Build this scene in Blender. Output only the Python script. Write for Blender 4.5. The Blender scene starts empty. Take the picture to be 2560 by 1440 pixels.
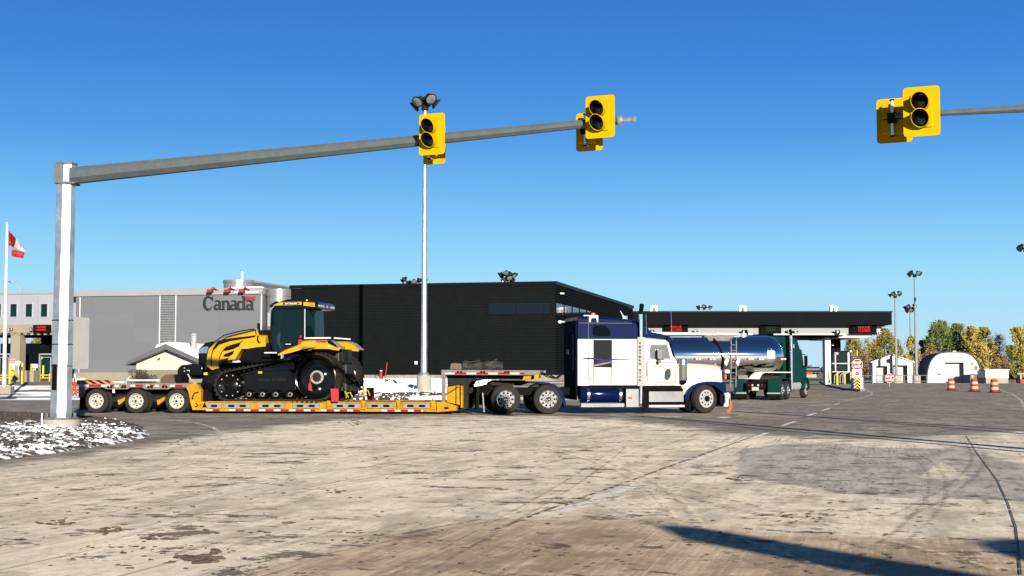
import bpy, math, random
import numpy as np
from mathutils import Vector, Matrix, noise
R = math.radians
PI = math.pi
random.seed(7)
sc = bpy.context.scene
COL = sc.collection

# ---------------------------------------------------------------- camera
F, H, HY = 3400.0, 1.5, 928.0            # focal length in photo pixels, eye height, horizon row
TH = math.atan((HY - 720) / F)
cam = bpy.data.objects.new("camera", bpy.data.cameras.new("camera"))
COL.objects.link(cam)
cam.data.sensor_width = 36.0
cam.data.lens = F / 2560 * 36.0
cam.data.clip_start = 0.1
cam.data.clip_end = 20000
cam.location = (0, 0, H)
cam.rotation_euler = (PI / 2 + TH, 0, 0)
sc.camera = cam

# ---------------------------------------------------------------- sky, sun, exposure
SUN_AZ, SUN_EL = R(16.2), R(12.5)        # sun stands behind the camera, to the right
sdir = Vector((math.sin(SUN_AZ) * math.cos(SUN_EL), -math.cos(SUN_AZ) * math.cos(SUN_EL), math.sin(SUN_EL)))
w = bpy.data.worlds.new("World"); sc.world = w; w.use_nodes = True
nt = w.node_tree
bg = nt.nodes["Background"]
sky = nt.nodes.new("ShaderNodeTexSky"); sky.sky_type = 'NISHITA'; sky.sun_disc = False
sky.sun_elevation = SUN_EL
sky.sun_rotation = PI - SUN_AZ
sky.altitude = 200; sky.air_density = 1.0; sky.dust_density = 0.1; sky.ozone_density = 1.5
# a clear, dry sky: the physical sky blended with its measured deep-blue-to-pale gradient over height
tcw = nt.nodes.new("ShaderNodeTexCoord"); spw = nt.nodes.new("ShaderNodeSeparateXYZ"); nt.links.new(tcw.outputs['Generated'], spw.inputs[0])
rw = nt.nodes.new("ShaderNodeValToRGB"); el = rw.color_ramp.elements
SKY = [(0.0, (.46, .70, .86)), (.02, (.42, .70, .89)), (.067, (.30, .66, .91)), (.118, (.150, .475, .86)), (.168, (.058, .30, .74)), (.216, (.032, .215, .65)), (.264, (.020, .165, .55)), (.5, (.018, .09, .27)), (1.0, (.02, .05, .14))]
el[0].position = 0; el[0].color = (*SKY[0][1], 1); el[1].position = 1; el[1].color = (*SKY[-1][1], 1)
for p_, c_ in SKY[1:-1]: e_ = el.new(p_); e_.color = (*c_, 1)
nt.links.new(spw.outputs[2], rw.inputs[0])
vs_ = nt.nodes.new("ShaderNodeVectorMath"); vs_.operation = 'SCALE'; vs_.inputs['Scale'].default_value = 3.4; nt.links.new(rw.outputs[0], vs_.inputs[0])
mxw = nt.nodes.new("ShaderNodeMix"); mxw.data_type = 'RGBA'; mxw.inputs['Factor'].default_value = .97
nt.links.new(sky.outputs[0], mxw.inputs['A']); nt.links.new(vs_.outputs[0], mxw.inputs['B']); nt.links.new(mxw.outputs['Result'], bg.inputs[0])
bg.inputs[1].default_value = 0.1
sun = bpy.data.objects.new("sun", bpy.data.lights.new("sun", 'SUN')); COL.objects.link(sun)
sun.data.energy = 5.0; sun.data.angle = R(0.5); sun.data.color = (1.0, 0.92, 0.78)
sun.rotation_euler = sdir.to_track_quat('Z', 'Y').to_euler()
sc.view_settings.view_transform = 'Standard'; sc.view_settings.look = 'None'
sc.view_settings.exposure = 1.6; sc.view_settings.gamma = 1.0
sc.view_settings.use_curve_mapping = False
sc.cycles.max_bounces = 6
sc.cycles.use_denoising = True

# ---------------------------------------------------------------- layout helpers
def ray(px, py):
    u = (px - 1280) / F; v = (720 - py) / F
    return Vector((u, math.cos(TH) - v * math.sin(TH), math.sin(TH) + v * math.cos(TH)))
def at(px, py, Y):
    d = ray(px, py); t = Y / d.y
    return Vector((d.x * t, Y, H + d.z * t))
def G(px, py, z=0.0):
    d = ray(px, py); t = (z - H) / d.z
    return Vector((d.x * t, d.y * t, z))
def sstep(a, b, x):
    x = min(1, max(0, (x - a) / (b - a))); return x * x * (3 - 2 * x)
def terr(x, y):
    return 0.8 * sstep(71, 93, y) * (1 - sstep(3, 10, x)) * (1 if y > 71 else 0)
def Gt(px, py):
    z = 0.0
    for _ in range(25):
        p = G(px, py, min(z, 1.3)); z = 0.5 * z + 0.5 * terr(p.x, p.y)
    return G(px, py, z)
class Fr:
    """upright working plane through a ground point: x along heading, y away, z up"""
    def __init__(s, p, deg, z0=0.0):
        s.p = Vector((p[0], p[1])); s.h = R(deg); s.z0 = z0
        s.e1 = Vector((math.cos(s.h), math.sin(s.h))); s.e2 = Vector((-math.sin(s.h), math.cos(s.h)))
    def L(s, px, py, off=0.0):
        d = ray(px, py); d2 = Vector((d.x, d.y))
        t = (s.p.dot(s.e2) + off) / d2.dot(s.e2)
        return ((d2 * t - s.p).dot(s.e1), H + d.z * t - s.z0)
    def P(s, pts, off=0.0):
        return [s.L(a, b, off) for a, b in pts]
    def W(s, x, y, z=0):
        q = s.p + s.e1 * x + s.e2 * y; return Vector((q.x, q.y, z + s.z0))
    def x(s, px, off=0.0): return s.L(px, 900, off)[0]
    def z(s, px, py, off=0.0): return s.L(px, py, off)[1]

# ---------------------------------------------------------------- materials
MATS = {}
def mat(name, col, rough=0.6, metal=0.0, vary=0.0, vscale=2.0, bump=0.0, bscale=20.0, coat=0.0,
        emit=0.0, alpha=1.0, stretch=(1, 1, 1), dirt=None, spec=0.4, rvary=0.0, k=None):
    if name in MATS: return MATS[name]
    if k is None: k = 1.0 if (metal >= .5 or emit) else .31
    col = tuple(c*k for c in col)
    if dirt: dirt = tuple(c*k for c in dirt)
    m = bpy.data.materials.new(name); m.use_nodes = True
    n, l = m.node_tree.nodes, m.node_tree.links
    p = n["Principled BSDF"]
    c = (col[0], col[1], col[2], 1)
    p.inputs['Base Color'].default_value = c if not emit else (.005, .005, .005, 1)
    p.inputs['Roughness'].default_value = rough
    p.inputs['Metallic'].default_value = metal
    p.inputs['Coat Weight'].default_value = coat
    p.inputs['Coat Roughness'].default_value = 0.06
    p.inputs['Alpha'].default_value = alpha
    p.inputs['Specular IOR Level'].default_value = spec
    if emit:
        p.inputs['Emission Color'].default_value = c; p.inputs['Emission Strength'].default_value = emit
    if vary or bump or dirt or rvary:
        tc = n.new("ShaderNodeTexCoord"); mp = n.new("ShaderNodeMapping"); mp.inputs['Scale'].default_value = stretch
        l.new(tc.outputs['Object'], mp.inputs[0])
    if vary or dirt or rvary:
        nz = n.new("ShaderNodeTexNoise"); nz.inputs['Scale'].default_value = vscale; nz.inputs['Detail'].default_value = 8
        nz.inputs['Roughness'].default_value = 0.65
        l.new(mp.outputs[0], nz.inputs['Vector'])
        rp = n.new("ShaderNodeValToRGB"); rp.color_ramp.elements[0].position = 0.32; rp.color_ramp.elements[1].position = 0.68
        d = dirt if dirt else tuple(x * (1 - vary) for x in col)
        b = tuple(min(1, x * (1 + vary * 0.6)) for x in col)
        rp.color_ramp.elements[0].color = (*d, 1); rp.color_ramp.elements[1].color = (*b, 1)
        l.new(nz.outputs['Fac'], rp.inputs[0]); l.new(rp.outputs[0], p.inputs['Base Color'])
        if rvary:
            mr = n.new("ShaderNodeMapRange"); mr.inputs['To Min'].default_value = max(0.02, rough - rvary)
            mr.inputs['To Max'].default_value = min(1, rough + rvary)
            mr.inputs['From Min'].default_value = .3; mr.inputs['From Max'].default_value = .7
            l.new(nz.outputs['Fac'], mr.inputs[0]); l.new(mr.outputs[0], p.inputs['Roughness'])
    if bump:
        nb = n.new("ShaderNodeTexNoise"); nb.inputs['Scale'].default_value = bscale; nb.inputs['Detail'].default_value = 6
        l.new(mp.outputs[0], nb.inputs['Vector'])
        bp = n.new("ShaderNodeBump"); bp.inputs['Strength'].default_value = bump; bp.inputs['Distance'].default_value = 0.02
        l.new(nb.outputs['Fac'], bp.inputs['Height']); l.new(bp.outputs[0], p.inputs['Normal'])
    MATS[name] = m
    return m

GALV = mat("galvanised", (0.42, 0.44, 0.46), .40, .85, .22, 3, rvary=.08)
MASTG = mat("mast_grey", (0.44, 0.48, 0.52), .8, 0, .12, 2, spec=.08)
GALVD = mat("galvanised_dull", (0.20, 0.235, 0.25), .65, .0, .16, 4, .05, 30, spec=.12)
ALU = mat("aluminium", (0.62, 0.63, 0.64), .35, .8, .12, 4)
BOXALU = mat("box_aluminium", (0.36, 0.36, 0.38), .11, .92, .12, 2)
CHROME = mat("chrome", (0.82, 0.83, 0.85), .1, 1.0, .05, 3, rvary=.05)
CHROMED = mat("brushed_aluminium", (0.60, 0.61, 0.62), .8, 0, .12, 3, spec=.1)
PANALU = mat("panel_aluminium", (0.42, 0.41, 0.39), .8, 0, .2, 4, spec=.1)
MIRROR = mat("polished_tank", (0.66, 0.66, 0.67), .035, 1.0, .03, 1.5)
CONC = mat("concrete", (0.46, 0.42, 0.34), .9, 0, .28, 1.5, .4, 15)
CONCL = mat("pale_concrete", (0.60, 0.56, 0.46), .9, 0, .18, 2.5, .3, 15)
TANCON = mat("tan_precast", (0.46, 0.40, 0.30), .85, 0, .12, .8, .1, 10)
RUBBER = mat("rubber", (0.034, 0.032, 0.030), .9, 0, .4, 6, .2, 40, dirt=(.060, .054, .046), spec=.03)
RUBBERD = mat("black_rubber", (0.012, 0.012, 0.012), .8, 0, .4, 5, spec=.04)
BLACK = mat("black_paint", (0.007, 0.007, 0.008), .16, 0, .3, 4, spec=.3)
BLACKM = mat("black_matt", (0.010, 0.010, 0.011), .85, 0, .4, 3, spec=.04)
DARKST = mat("dark_steel", (0.035, 0.033, 0.032), .7, 0, .5, 5, spec=.06)
YELLOW = mat("signal_yellow", (1.0, 0.60, 0.002), .7, 0, .05, 3, spec=.05)
YELLOWD = mat("trailer_yellow", (0.80, 0.40, 0.015), .75, 0, .25, 4, dirt=(.50, .26, .03), spec=.05)
TRACYEL = mat("machine_yellow", (0.90, 0.50, 0.012), .16, 0, .05, 2, coat=.5)
BOLYEL = mat("bollard_yellow", (0.85, 0.68, 0.02), .5, 0, .1, 3)
WHITE = mat("white_paint", (0.80, 0.81, 0.83), .5, 0, .06, 1.5, k=.45)
WHITEG = mat("white_gloss", (0.82, 0.82, 0.80), .3, 0, .04, 1.5, coat=.3)
CREAM = mat("cream_paint", (0.70, 0.66, 0.54), .3, 0, .05, 1.2, coat=.6)
NAVY = mat("navy_paint", (0.003, 0.012, 0.085), .13, 0, .1, 2, coat=.04, spec=.1)
GREEN = mat("green_paint", (0.004, 0.065, 0.055), .6, 0, .1, 2, spec=.06)
RED = mat("red_paint", (0.62, 0.015, 0.02), .7, 0, .1, 3)
REDREF = mat("red_reflective", (0.55, 0.010, 0.03), .7, 0, .1, 3, spec=.05)
WHREF = mat("white_reflective", (0.80, 0.79, 0.76), .35, 0, .1, 3)
ORANGE = mat("barrel_orange", (1.0, 0.10, 0.012), .8, 0, .1, 3, spec=.03)
AMBER = mat("amber_lens", (0.90, 0.30, 0.01), .15, 0, coat=.6)
GREYALU = mat("trailer_grey", (0.32, 0.29, 0.26), .7, .0, .3, 4, .1, 20, spec=.1)
DISH = mat("dish_rim", (0.50, 0.47, 0.41), .5, .15, .15, 5, k=.6)
WOOD = mat("weathered_wood", (0.17, 0.12, 0.075), .9, 0, .4, 6, .5, 12, stretch=(1, 8, 8))
GLASS = mat("dark_glass", (0.003, 0.007, 0.010), .04, 0, spec=.10)
CABGL = mat("cab_glass", (0.004, 0.020, 0.026), .04, 0, alpha=.86, spec=.25)
BLGL = mat("building_glass", (0.006, 0.010, 0.018), .05, 0, spec=.35)
TEALGL = mat("teal_glass", (0.006, 0.026, 0.026), .08, 0, spec=.3)
REDLENS = mat("red_lens", (0.30, 0.01, 0.01), .15, 0, coat=.6)
OFFRED = mat("unlit_red_lens", (0.02, 0.006, 0.006), .2, 0, coat=.5)
OFFGREEN = mat("unlit_green_lens", (0.004, 0.022, 0.018), .2, 0, coat=.5)
LEDRED = mat("led_red", (1.0, 0.02, 0.015), .5, 0, emit=.5, spec=.02)
LEDGRN = mat("led_green", (0.02, 0.35, 0.10), .5, 0, emit=.08, spec=.02)
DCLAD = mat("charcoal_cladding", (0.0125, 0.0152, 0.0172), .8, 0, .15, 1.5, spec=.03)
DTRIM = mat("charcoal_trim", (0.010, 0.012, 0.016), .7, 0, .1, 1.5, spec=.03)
BTRIM = mat("blue_grey_trim", (0.04, 0.06, 0.10), .7, 0, .1, 1.5, spec=.05)
PALEPAN = mat("pale_panel", (0.52, 0.53, 0.58), .5, .1, .08, .6)
SNOW = mat("snow", (0.86, 0.88, 0.92), .75, 0, .05, 2, .3, 6, k=.9)
SOIL = mat("dark_soil", (0.045, 0.034, 0.024), .95, 0, .5, 6, .6, 18, k=.7)
TARP = mat("tarp", (0.035, 0.037, 0.033), .8, 0, .5, 5, .6, 9)
NUMB = mat("sign_navy", (0.02, 0.03, 0.07), .7, 0, .1, 3, spec=.04)

# ---------------------------------------------------------------- mesh builder
SPLIT = {'band', 'clamp', 'track_frame', 'side_window', 'rear_neck', 'lane_pier', 'pillar', 'roof_panel', 'front_fender', 'quarter_fender', 'drive_fender', 'rear_locker',
         'frame_rail', 'suspension_arm', 'axle', 'tank_strap', 'camera_box', 'wall_vent', 'placard', 'glass', 'trim', 'chain_hook', 'stake_slot', 'winch_slot', 'tail_light', 'reverse_light',
         'gooseneck_beam', 'gooseneck_frame', 'rear_side_rail', 'deck_beam', 'marker_light', 'yellow_tag', 'axle_frame', 'air_hose', 'antenna', 'hatch', 'top_rail', 'side_light', 'side_reflector',
         'light_trough', 'deck_side_rail', 'grease_cap', 'locker_handle', 'flue', 'tower_seam', 'headlight', 'neck_bracket', 'mud_flap', 'door_seam', 'work_light', 'rear_hitch', 'frame'}
class MB:
    def __init__(s): s.v = []; s.f = []; s.m = []; s.c = 0
    def mi(s, i): s.c = i; return s
    def add(s, vs, fs):
        o = len(s.v); s.v += [tuple(x) for x in vs]
        for q in fs: s.f.append(tuple(o + i for i in q)); s.m.append(s.c)
        return s
    def box(s, x0, x1, y0, y1, z0, z1):
        if x0 > x1: x0, x1 = x1, x0
        if y0 > y1: y0, y1 = y1, y0
        if z0 > z1: z0, z1 = z1, z0
        return s.add([(x0,y0,z0),(x1,y0,z0),(x1,y1,z0),(x0,y1,z0),(x0,y0,z1),(x1,y0,z1),(x1,y1,z1),(x0,y1,z1)],
                     [(0,3,2,1),(4,5,6,7),(0,1,5,4),(1,2,6,5),(2,3,7,6),(3,0,4,7)])
    def prism(s, pts, y0, y1):
        """outline in x,z pushed from y0 to y1"""
        a = sum(pts[i][0]*pts[(i+1)%len(pts)][1]-pts[(i+1)%len(pts)][0]*pts[i][1] for i in range(len(pts)))
        if a < 0: pts = pts[::-1]
        n = len(pts)
        vs = [(x, y0, z) for x, z in pts] + [(x, y1, z) for x, z in pts]
        fs = [tuple(range(n)), tuple(range(2*n-1, n-1, -1))]
        fs += [(i, i + n, (i+1) % n + n, (i+1) % n) for i in range(n)]
        return s.add(vs, fs)
    def loft(s, secs, caps=True):
        """secs: list of equal-length rings of 3-D points"""
        n = len(secs[0]); vs = [p for r in secs for p in r]; fs = []
        for k in range(len(secs)-1):
            for i in range(n):
                j = (i+1) % n
                fs.append((k*n+i, k*n+j, (k+1)*n+j, (k+1)*n+i))
        if caps: fs += [tuple(range(n-1, -1, -1)), tuple(range((len(secs)-1)*n, len(secs)*n))]
        return s.add(vs, fs)
    def cyl(s, p0, p1, r0, r1=None, n=12, caps=True, ph=0.0):
        r1 = r0 if r1 is None else r1
        p0, p1 = Vector(p0), Vector(p1); d = (p1-p0).normalized()
        a = Vector((0,0,1)) if abs(d.z) < .9 else Vector((1,0,0))
        u = d.cross(a).normalized(); v = d.cross(u)
        if abs(d.z) >= .9: u, v = Vector((1,0,0)), Vector((0,1,0))
        rings = []
        for p, r in ((p0, r0), (p1, r1)):
            rings.append([p + (u*math.cos(ph+2*PI*i/n) + v*math.sin(ph+2*PI*i/n))*r for i in range(n)])
        return s.loft(rings, caps)
    def tube(s, pts, r, n=6):
        pts = [Vector(p) for p in pts]; rings = []
        for i, p in enumerate(pts):
            d = (pts[min(i+1, len(pts)-1)] - pts[max(i-1, 0)]).normalized()
            a = Vector((0,1,0)) if abs(d.y) < .8 else Vector((0,0,1))
            u = d.cross(a).normalized(); v = d.cross(u)
            rr = r[i] if isinstance(r, (list, tuple)) else r
            rings.append([p + (u*math.cos(2*PI*k/n)+v*math.sin(2*PI*k/n))*rr for k in range(n)])
        return s.loft(rings)
    def lathe(s, prof, c=(0,0,0), axis='y', n=24, closed=False, caps=None):
        caps = (axis != 'y') if caps is None else caps
        """prof: (radius, distance along axis)"""
        c = Vector(c); rings = []
        for r, a in prof:
            ring = []
            for i in range(n):
                t = 2*PI*i/n; x, y = r*math.cos(t), r*math.sin(t)
                ring.append(c + (Vector((x, a, y)) if axis == 'y' else Vector((x, y, a)) if axis == 'z' else Vector((a, x, y))))
            rings.append(ring)
        if closed: rings.append(rings[0])
        return s.loft(rings, caps and not closed)
    def ribbon(s, pts, ws, y0, y1):
        """flat stroke in x,z: centre line points and full widths, pushed y0..y1"""
        n = len(pts); a = []; b = []
        for i in range(n):
            p = Vector(pts[i]); d = Vector(pts[min(i+1,n-1)]) - Vector(pts[max(i-1,0)])
            d.normalize(); q = Vector((-d.y, d.x)); wd = (ws[i] if isinstance(ws, (list, tuple)) else ws)/2
            a.append(p+q*wd); b.append(p-q*wd)
        for i in range(n-1):
            s.prism([tuple(a[i]), tuple(a[i+1]), tuple(b[i+1]), tuple(b[i])], y0, y1)
        return s
    def text(s, st, x0, x1, z0, z1, y, depth=.004, shear=0.0, fat=0.0, flip=False):
        cu = bpy.data.curves.new("t", 'FONT'); cu.body = st; cu.extrude = 0; cu.shear = shear; cu.offset = fat
        cu.resolution_u = 3
        ob = bpy.data.objects.new("t", cu); COL.objects.link(ob)
        dg = bpy.context.evaluated_depsgraph_get(); me = bpy.data.meshes.new_from_object(ob.evaluated_get(dg))
        vs = [v.co.copy() for v in me.vertices]; fs = [tuple(p.vertices) for p in me.polygons]
        bpy.data.objects.remove(ob); bpy.data.curves.remove(cu); bpy.data.meshes.remove(me)
        ax, bx = min(v.x for v in vs), max(v.x for v in vs); ay, by = min(v.y for v in vs), max(v.y for v in vs)
        q = [(x0+(v.x-ax)/(bx-ax)*(x1-x0), y, z0+(v.y-ay)/(by-ay)*(z1-z0)) for v in vs]
        return s.add(q, fs)
    def build(s, name, mats, parent=None, smooth=35, bevel=0, loc=None, rot=None):
        if name in SPLIT and parent:
            n = len(s.v); p = list(range(n))
            def fd(i):
                while p[i] != i: p[i] = p[p[i]]; i = p[i]
                return i
            for f in s.f:
                for q in f[1:]: p[fd(q)] = fd(f[0])
            rootsv = {}
            for fi, f in enumerate(s.f): rootsv.setdefault(fd(f[0]), []).append(fi)
            if len(rootsv) > 1:
                o = None
                for fl in rootsv.values():
                    m2 = MB(); mp = {}
                    for fi in fl:
                        for q in s.f[fi]:
                            if q not in mp: mp[q] = len(m2.v); m2.v.append(s.v[q])
                        m2.f.append(tuple(mp[q] for q in s.f[fi])); m2.m.append(s.m[fi])
                    o = m2._build(name, mats, parent, smooth, bevel, loc, rot)
                return o
        return s._build(name, mats, parent, smooth, bevel, loc, rot)
    def _build(s, name, mats, parent, smooth, bevel, loc, rot):
        me = bpy.data.meshes.new(name)
        me.from_pydata([tuple(v) for v in s.v], [], s.f)
        if not isinstance(mats, (list, tuple)): mats = [mats]
        for m in mats: me.materials.append(m)
        me.polygons.foreach_set('material_index', s.m)
        if smooth:
            me.polygons.foreach_set('use_smooth', [True]*len(me.polygons))
            me.set_sharp_from_angle(angle=R(smooth))
        me.update()
        o = bpy.data.objects.new(name, me); COL.objects.link(o)
        if parent: o.parent = parent
        if loc: o.location = loc
        if rot: o.rotation_euler = rot
        if bevel:
            b = o.modifiers.new("bevel", 'BEVEL'); b.width = bevel; b.segments = 2; b.limit_method = 'ANGLE'; b.angle_limit = R(40)
        return o
def tag(o, label=None, cat=None, group=None, kind=None):
    for k, v in (('label', label), ('category', cat), ('group', group), ('kind', kind)):
        if v: o[k] = v
    return o
def thing(name, label, cat, loc=(0,0,0), rz=0.0, group=None):
    o = bpy.data.objects.new(name, None); COL.objects.link(o); o.empty_display_size = .2
    o.location = loc; o.rotation_euler = (0, 0, rz)
    return tag(o, label, cat, group)
def frthing(fr, name, label, cat, group=None):
    return thing(name, label, cat, (fr.p.x, fr.p.y, fr.z0), fr.h, group)
def copy_tree(o, parent=None):
    c = o.copy(); COL.objects.link(c); c.parent = parent
    for ch in list(o.children): copy_tree(ch, c)
    return c
def arcp(cx, cz, r, a0, a1, n, rz=None):
    rz = rz or r
    return [(cx + r*math.cos(R(a0+(a1-a0)*i/n)), cz + rz*math.sin(R(a0+(a1-a0)*i/n))) for i in range(n+1)]
def rrect(x0, x1, z0, z1, r, n=4):
    return (arcp(x1-r, z1-r, r, 0, 90, n)+arcp(x0+r, z1-r, r, 90, 180, n)+arcp(x0+r, z0+r, r, 180, 270, n)+arcp(x1-r, z0+r, r, 270, 360, n))

# ================================================================ SETTING
def lines(lo, hi, dlo, dhi, step, g):
    a = list(np.arange(dlo, dhi, step)); s = step; x = dhi
    while x < hi: a.append(x); s *= g; x += s
    a.append(hi); s = step; x = dlo - step; b = []
    while x > lo: b.append(x); s *= g; x -= s
    b.append(lo)
    return np.array(sorted(b) + a)
def grid(xs, ys, zf):
    X, Y = np.meshgrid(xs, ys); Z = zf(X, Y)
    V = np.stack([X.ravel(), Y.ravel(), Z.ravel()], 1)
    nx, ny = len(xs), len(ys)
    I = (np.arange(ny-1)[:, None]*nx + np.arange(nx-1)[None]).ravel()
    Fc = np.stack([I, I+1, I+nx+1, I+nx], 1)
    return V, Fc
def meshnp(name, V, Fc, m):
    me = bpy.data.meshes.new(name)
    me.vertices.add(len(V)); me.vertices.foreach_set('co', V.astype(np.float32).ravel())
    me.loops.add(Fc.size); me.loops.foreach_set('vertex_index', Fc.astype(np.int32).ravel())
    me.polygons.add(len(Fc)); me.polygons.foreach_set('loop_start', np.arange(0, Fc.size, Fc.shape[1], dtype=np.int32))
    me.update(calc_edges=True); me.validate()
    me.materials.append(m); me.polygons.foreach_set('use_smooth', [True]*len(me.polygons))
    o = bpy.data.objects.new(name, me); COL.objects.link(o); return o
def smv(a, b, X):
    t = np.clip((X-a)/(b-a), 0, 1); return t*t*(3-2*t)
def terrv(X, Y): return 0.8*smv(71, 93, Y)*(1-smv(3, 10, X))

# ground shader: dark soil, dry grass and patches of old snow
def ground_mat():
    m = bpy.data.materials.new("prairie_ground"); m.use_nodes = True
    n, l = m.node_tree.nodes, m.node_tree.links; p = n["Principled BSDF"]; p.inputs['Roughness'].default_value = .95
    g = n.new("ShaderNodeNewGeometry"); sep = n.new("ShaderNodeSeparateXYZ"); l.new(g.outputs['Position'], sep.inputs[0])
    n1 = n.new("ShaderNodeTexNoise"); n1.inputs['Scale'].default_value = .6; n1.inputs['Detail'].default_value = 9
    n2 = n.new("ShaderNodeTexNoise"); n2.inputs['Scale'].default_value = .16; n2.inputs['Detail'].default_value = 10; n2.inputs['Roughness'].default_value = .7
    mp = n.new("ShaderNodeMapping"); mp.inputs['Scale'].default_value = (.35, 1.6, 1)
    l.new(g.outputs['Position'], n1.inputs[0]); l.new(g.outputs['Position'], mp.inputs[0]); l.new(mp.outputs[0], n2.inputs[0])
    r1 = n.new("ShaderNodeValToRGB"); e = r1.color_ramp.elements
    e[0].position = .35; e[0].color = (.05, .037, .025, 1); e[1].position = .7; e[1].color = (.20, .16, .095, 1)
    l.new(n1.outputs[0], r1.inputs[0])
    r2 = n.new("ShaderNodeValToRGB"); e = r2.color_ramp.elements; e[0].position = .50; e[1].position = .53
    l.new(n2.outputs[0], r2.inputs[0])
    def ms(a, b, inp):
        q = n.new("ShaderNodeMapRange"); q.inputs['From Min'].default_value = a; q.inputs['From Max'].default_value = b
        l.new(inp, q.inputs[0]); return q.outputs[0]
    a = ms(69, 73, sep.outputs[1]); b = ms(96, 92, sep.outputs[1]); c = ms(7, 3, sep.outputs[0])
    x = n.new("ShaderNodeMath"); x.operation = 'MULTIPLY'; l.new(a, x.inputs[0]); l.new(b, x.inputs[1])
    y = n.new("ShaderNodeMath"); y.operation = 'MULTIPLY'; l.new(x.outputs[0], y.inputs[0]); l.new(c, y.inputs[1])
    z = n.new("ShaderNodeMath"); z.operation = 'MULTIPLY'; l.new(y.outputs[0], z.inputs[0]); l.new(r2.outputs[0], z.inputs[1])
    mx = n.new("ShaderNodeMix"); mx.data_type = 'RGBA'
    l.new(z.outputs[0], mx.inputs['Factor']); l.new(r1.outputs[0], mx.inputs['A']); mx.inputs['B'].default_value = (.86, .88, .92, 1)
    l.new(mx.outputs['Result'], p.inputs['Base Color'])
    bp = n.new("ShaderNodeBump"); bp.inputs['Strength'].default_value = .6; bp.inputs['Distance'].default_value = .1
    l.new(n1.outputs[0], bp.inputs['Height']); l.new(bp.outputs[0], p.inputs['Normal'])
    return m
V, Fc = grid(lines(-6000, 6000, -40, 14, 1.0, 1.25), lines(-300, 9000, 66, 100, .5, 1.2), terrv)
ground = meshnp("ground", V, Fc, ground_mat()); tag(ground, kind='structure')

# ---- pavement: pale dusty concrete and worn asphalt in one sheet
def polydist(px, py, poly):
    """signed distance in pixels (inside positive), rows counted three times"""
    P = np.array(poly, float); P[:, 1] *= 3; x = px; y = py*3
    ins = np.zeros(x.shape, bool); d = np.full(x.shape, 1e9)
    for i in range(len(P)):
        a, b = P[i], P[(i+1) % len(P)]
        t = np.clip(((x-a[0])*(b[0]-a[0])+(y-a[1])*(b[1]-a[1]))/((b-a)@(b-a)), 0, 1)
        d = np.minimum(d, np.hypot(x-a[0]-t*(b[0]-a[0]), y-a[1]-t*(b[1]-a[1])))
        c = ((a[1] > y) != (b[1] > y)) & (x < (b[0]-a[0])*(y-a[1])/(b[1]-a[1]+1e-9)+a[0])
        ins ^= c
    return np.where(ins, d, -d)
def project(X, Y, Z=0.0):
    c, s_ = math.cos(TH), math.sin(TH)
    f = Y*c+(Z-H)*s_; u = X/f; v = (-Y*s_+(Z-H)*c)/f
    return 1280+F*u, 720-F*v
xs = lines(-160, 260, -16, 17, .14, 1.09); ys = lines(2.5, 215, 9, 60, .16, 1.07)
V, Fc = grid(xs, ys, lambda X, Y: 0*X+.004)
cx = V[Fc, 0].mean(1); cy = V[Fc, 1].mean(1)
edge = 70.5
keep = ~((cy > edge) & (cx < 14)) | ((cx > 4) & (cy > edge) & (cy < 93) & (cx > 4+(cy-71)*.2))
keep &= ~((cy > 140) & (cx < 10)) & (cx > -90)
Fc = Fc[keep]
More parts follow.
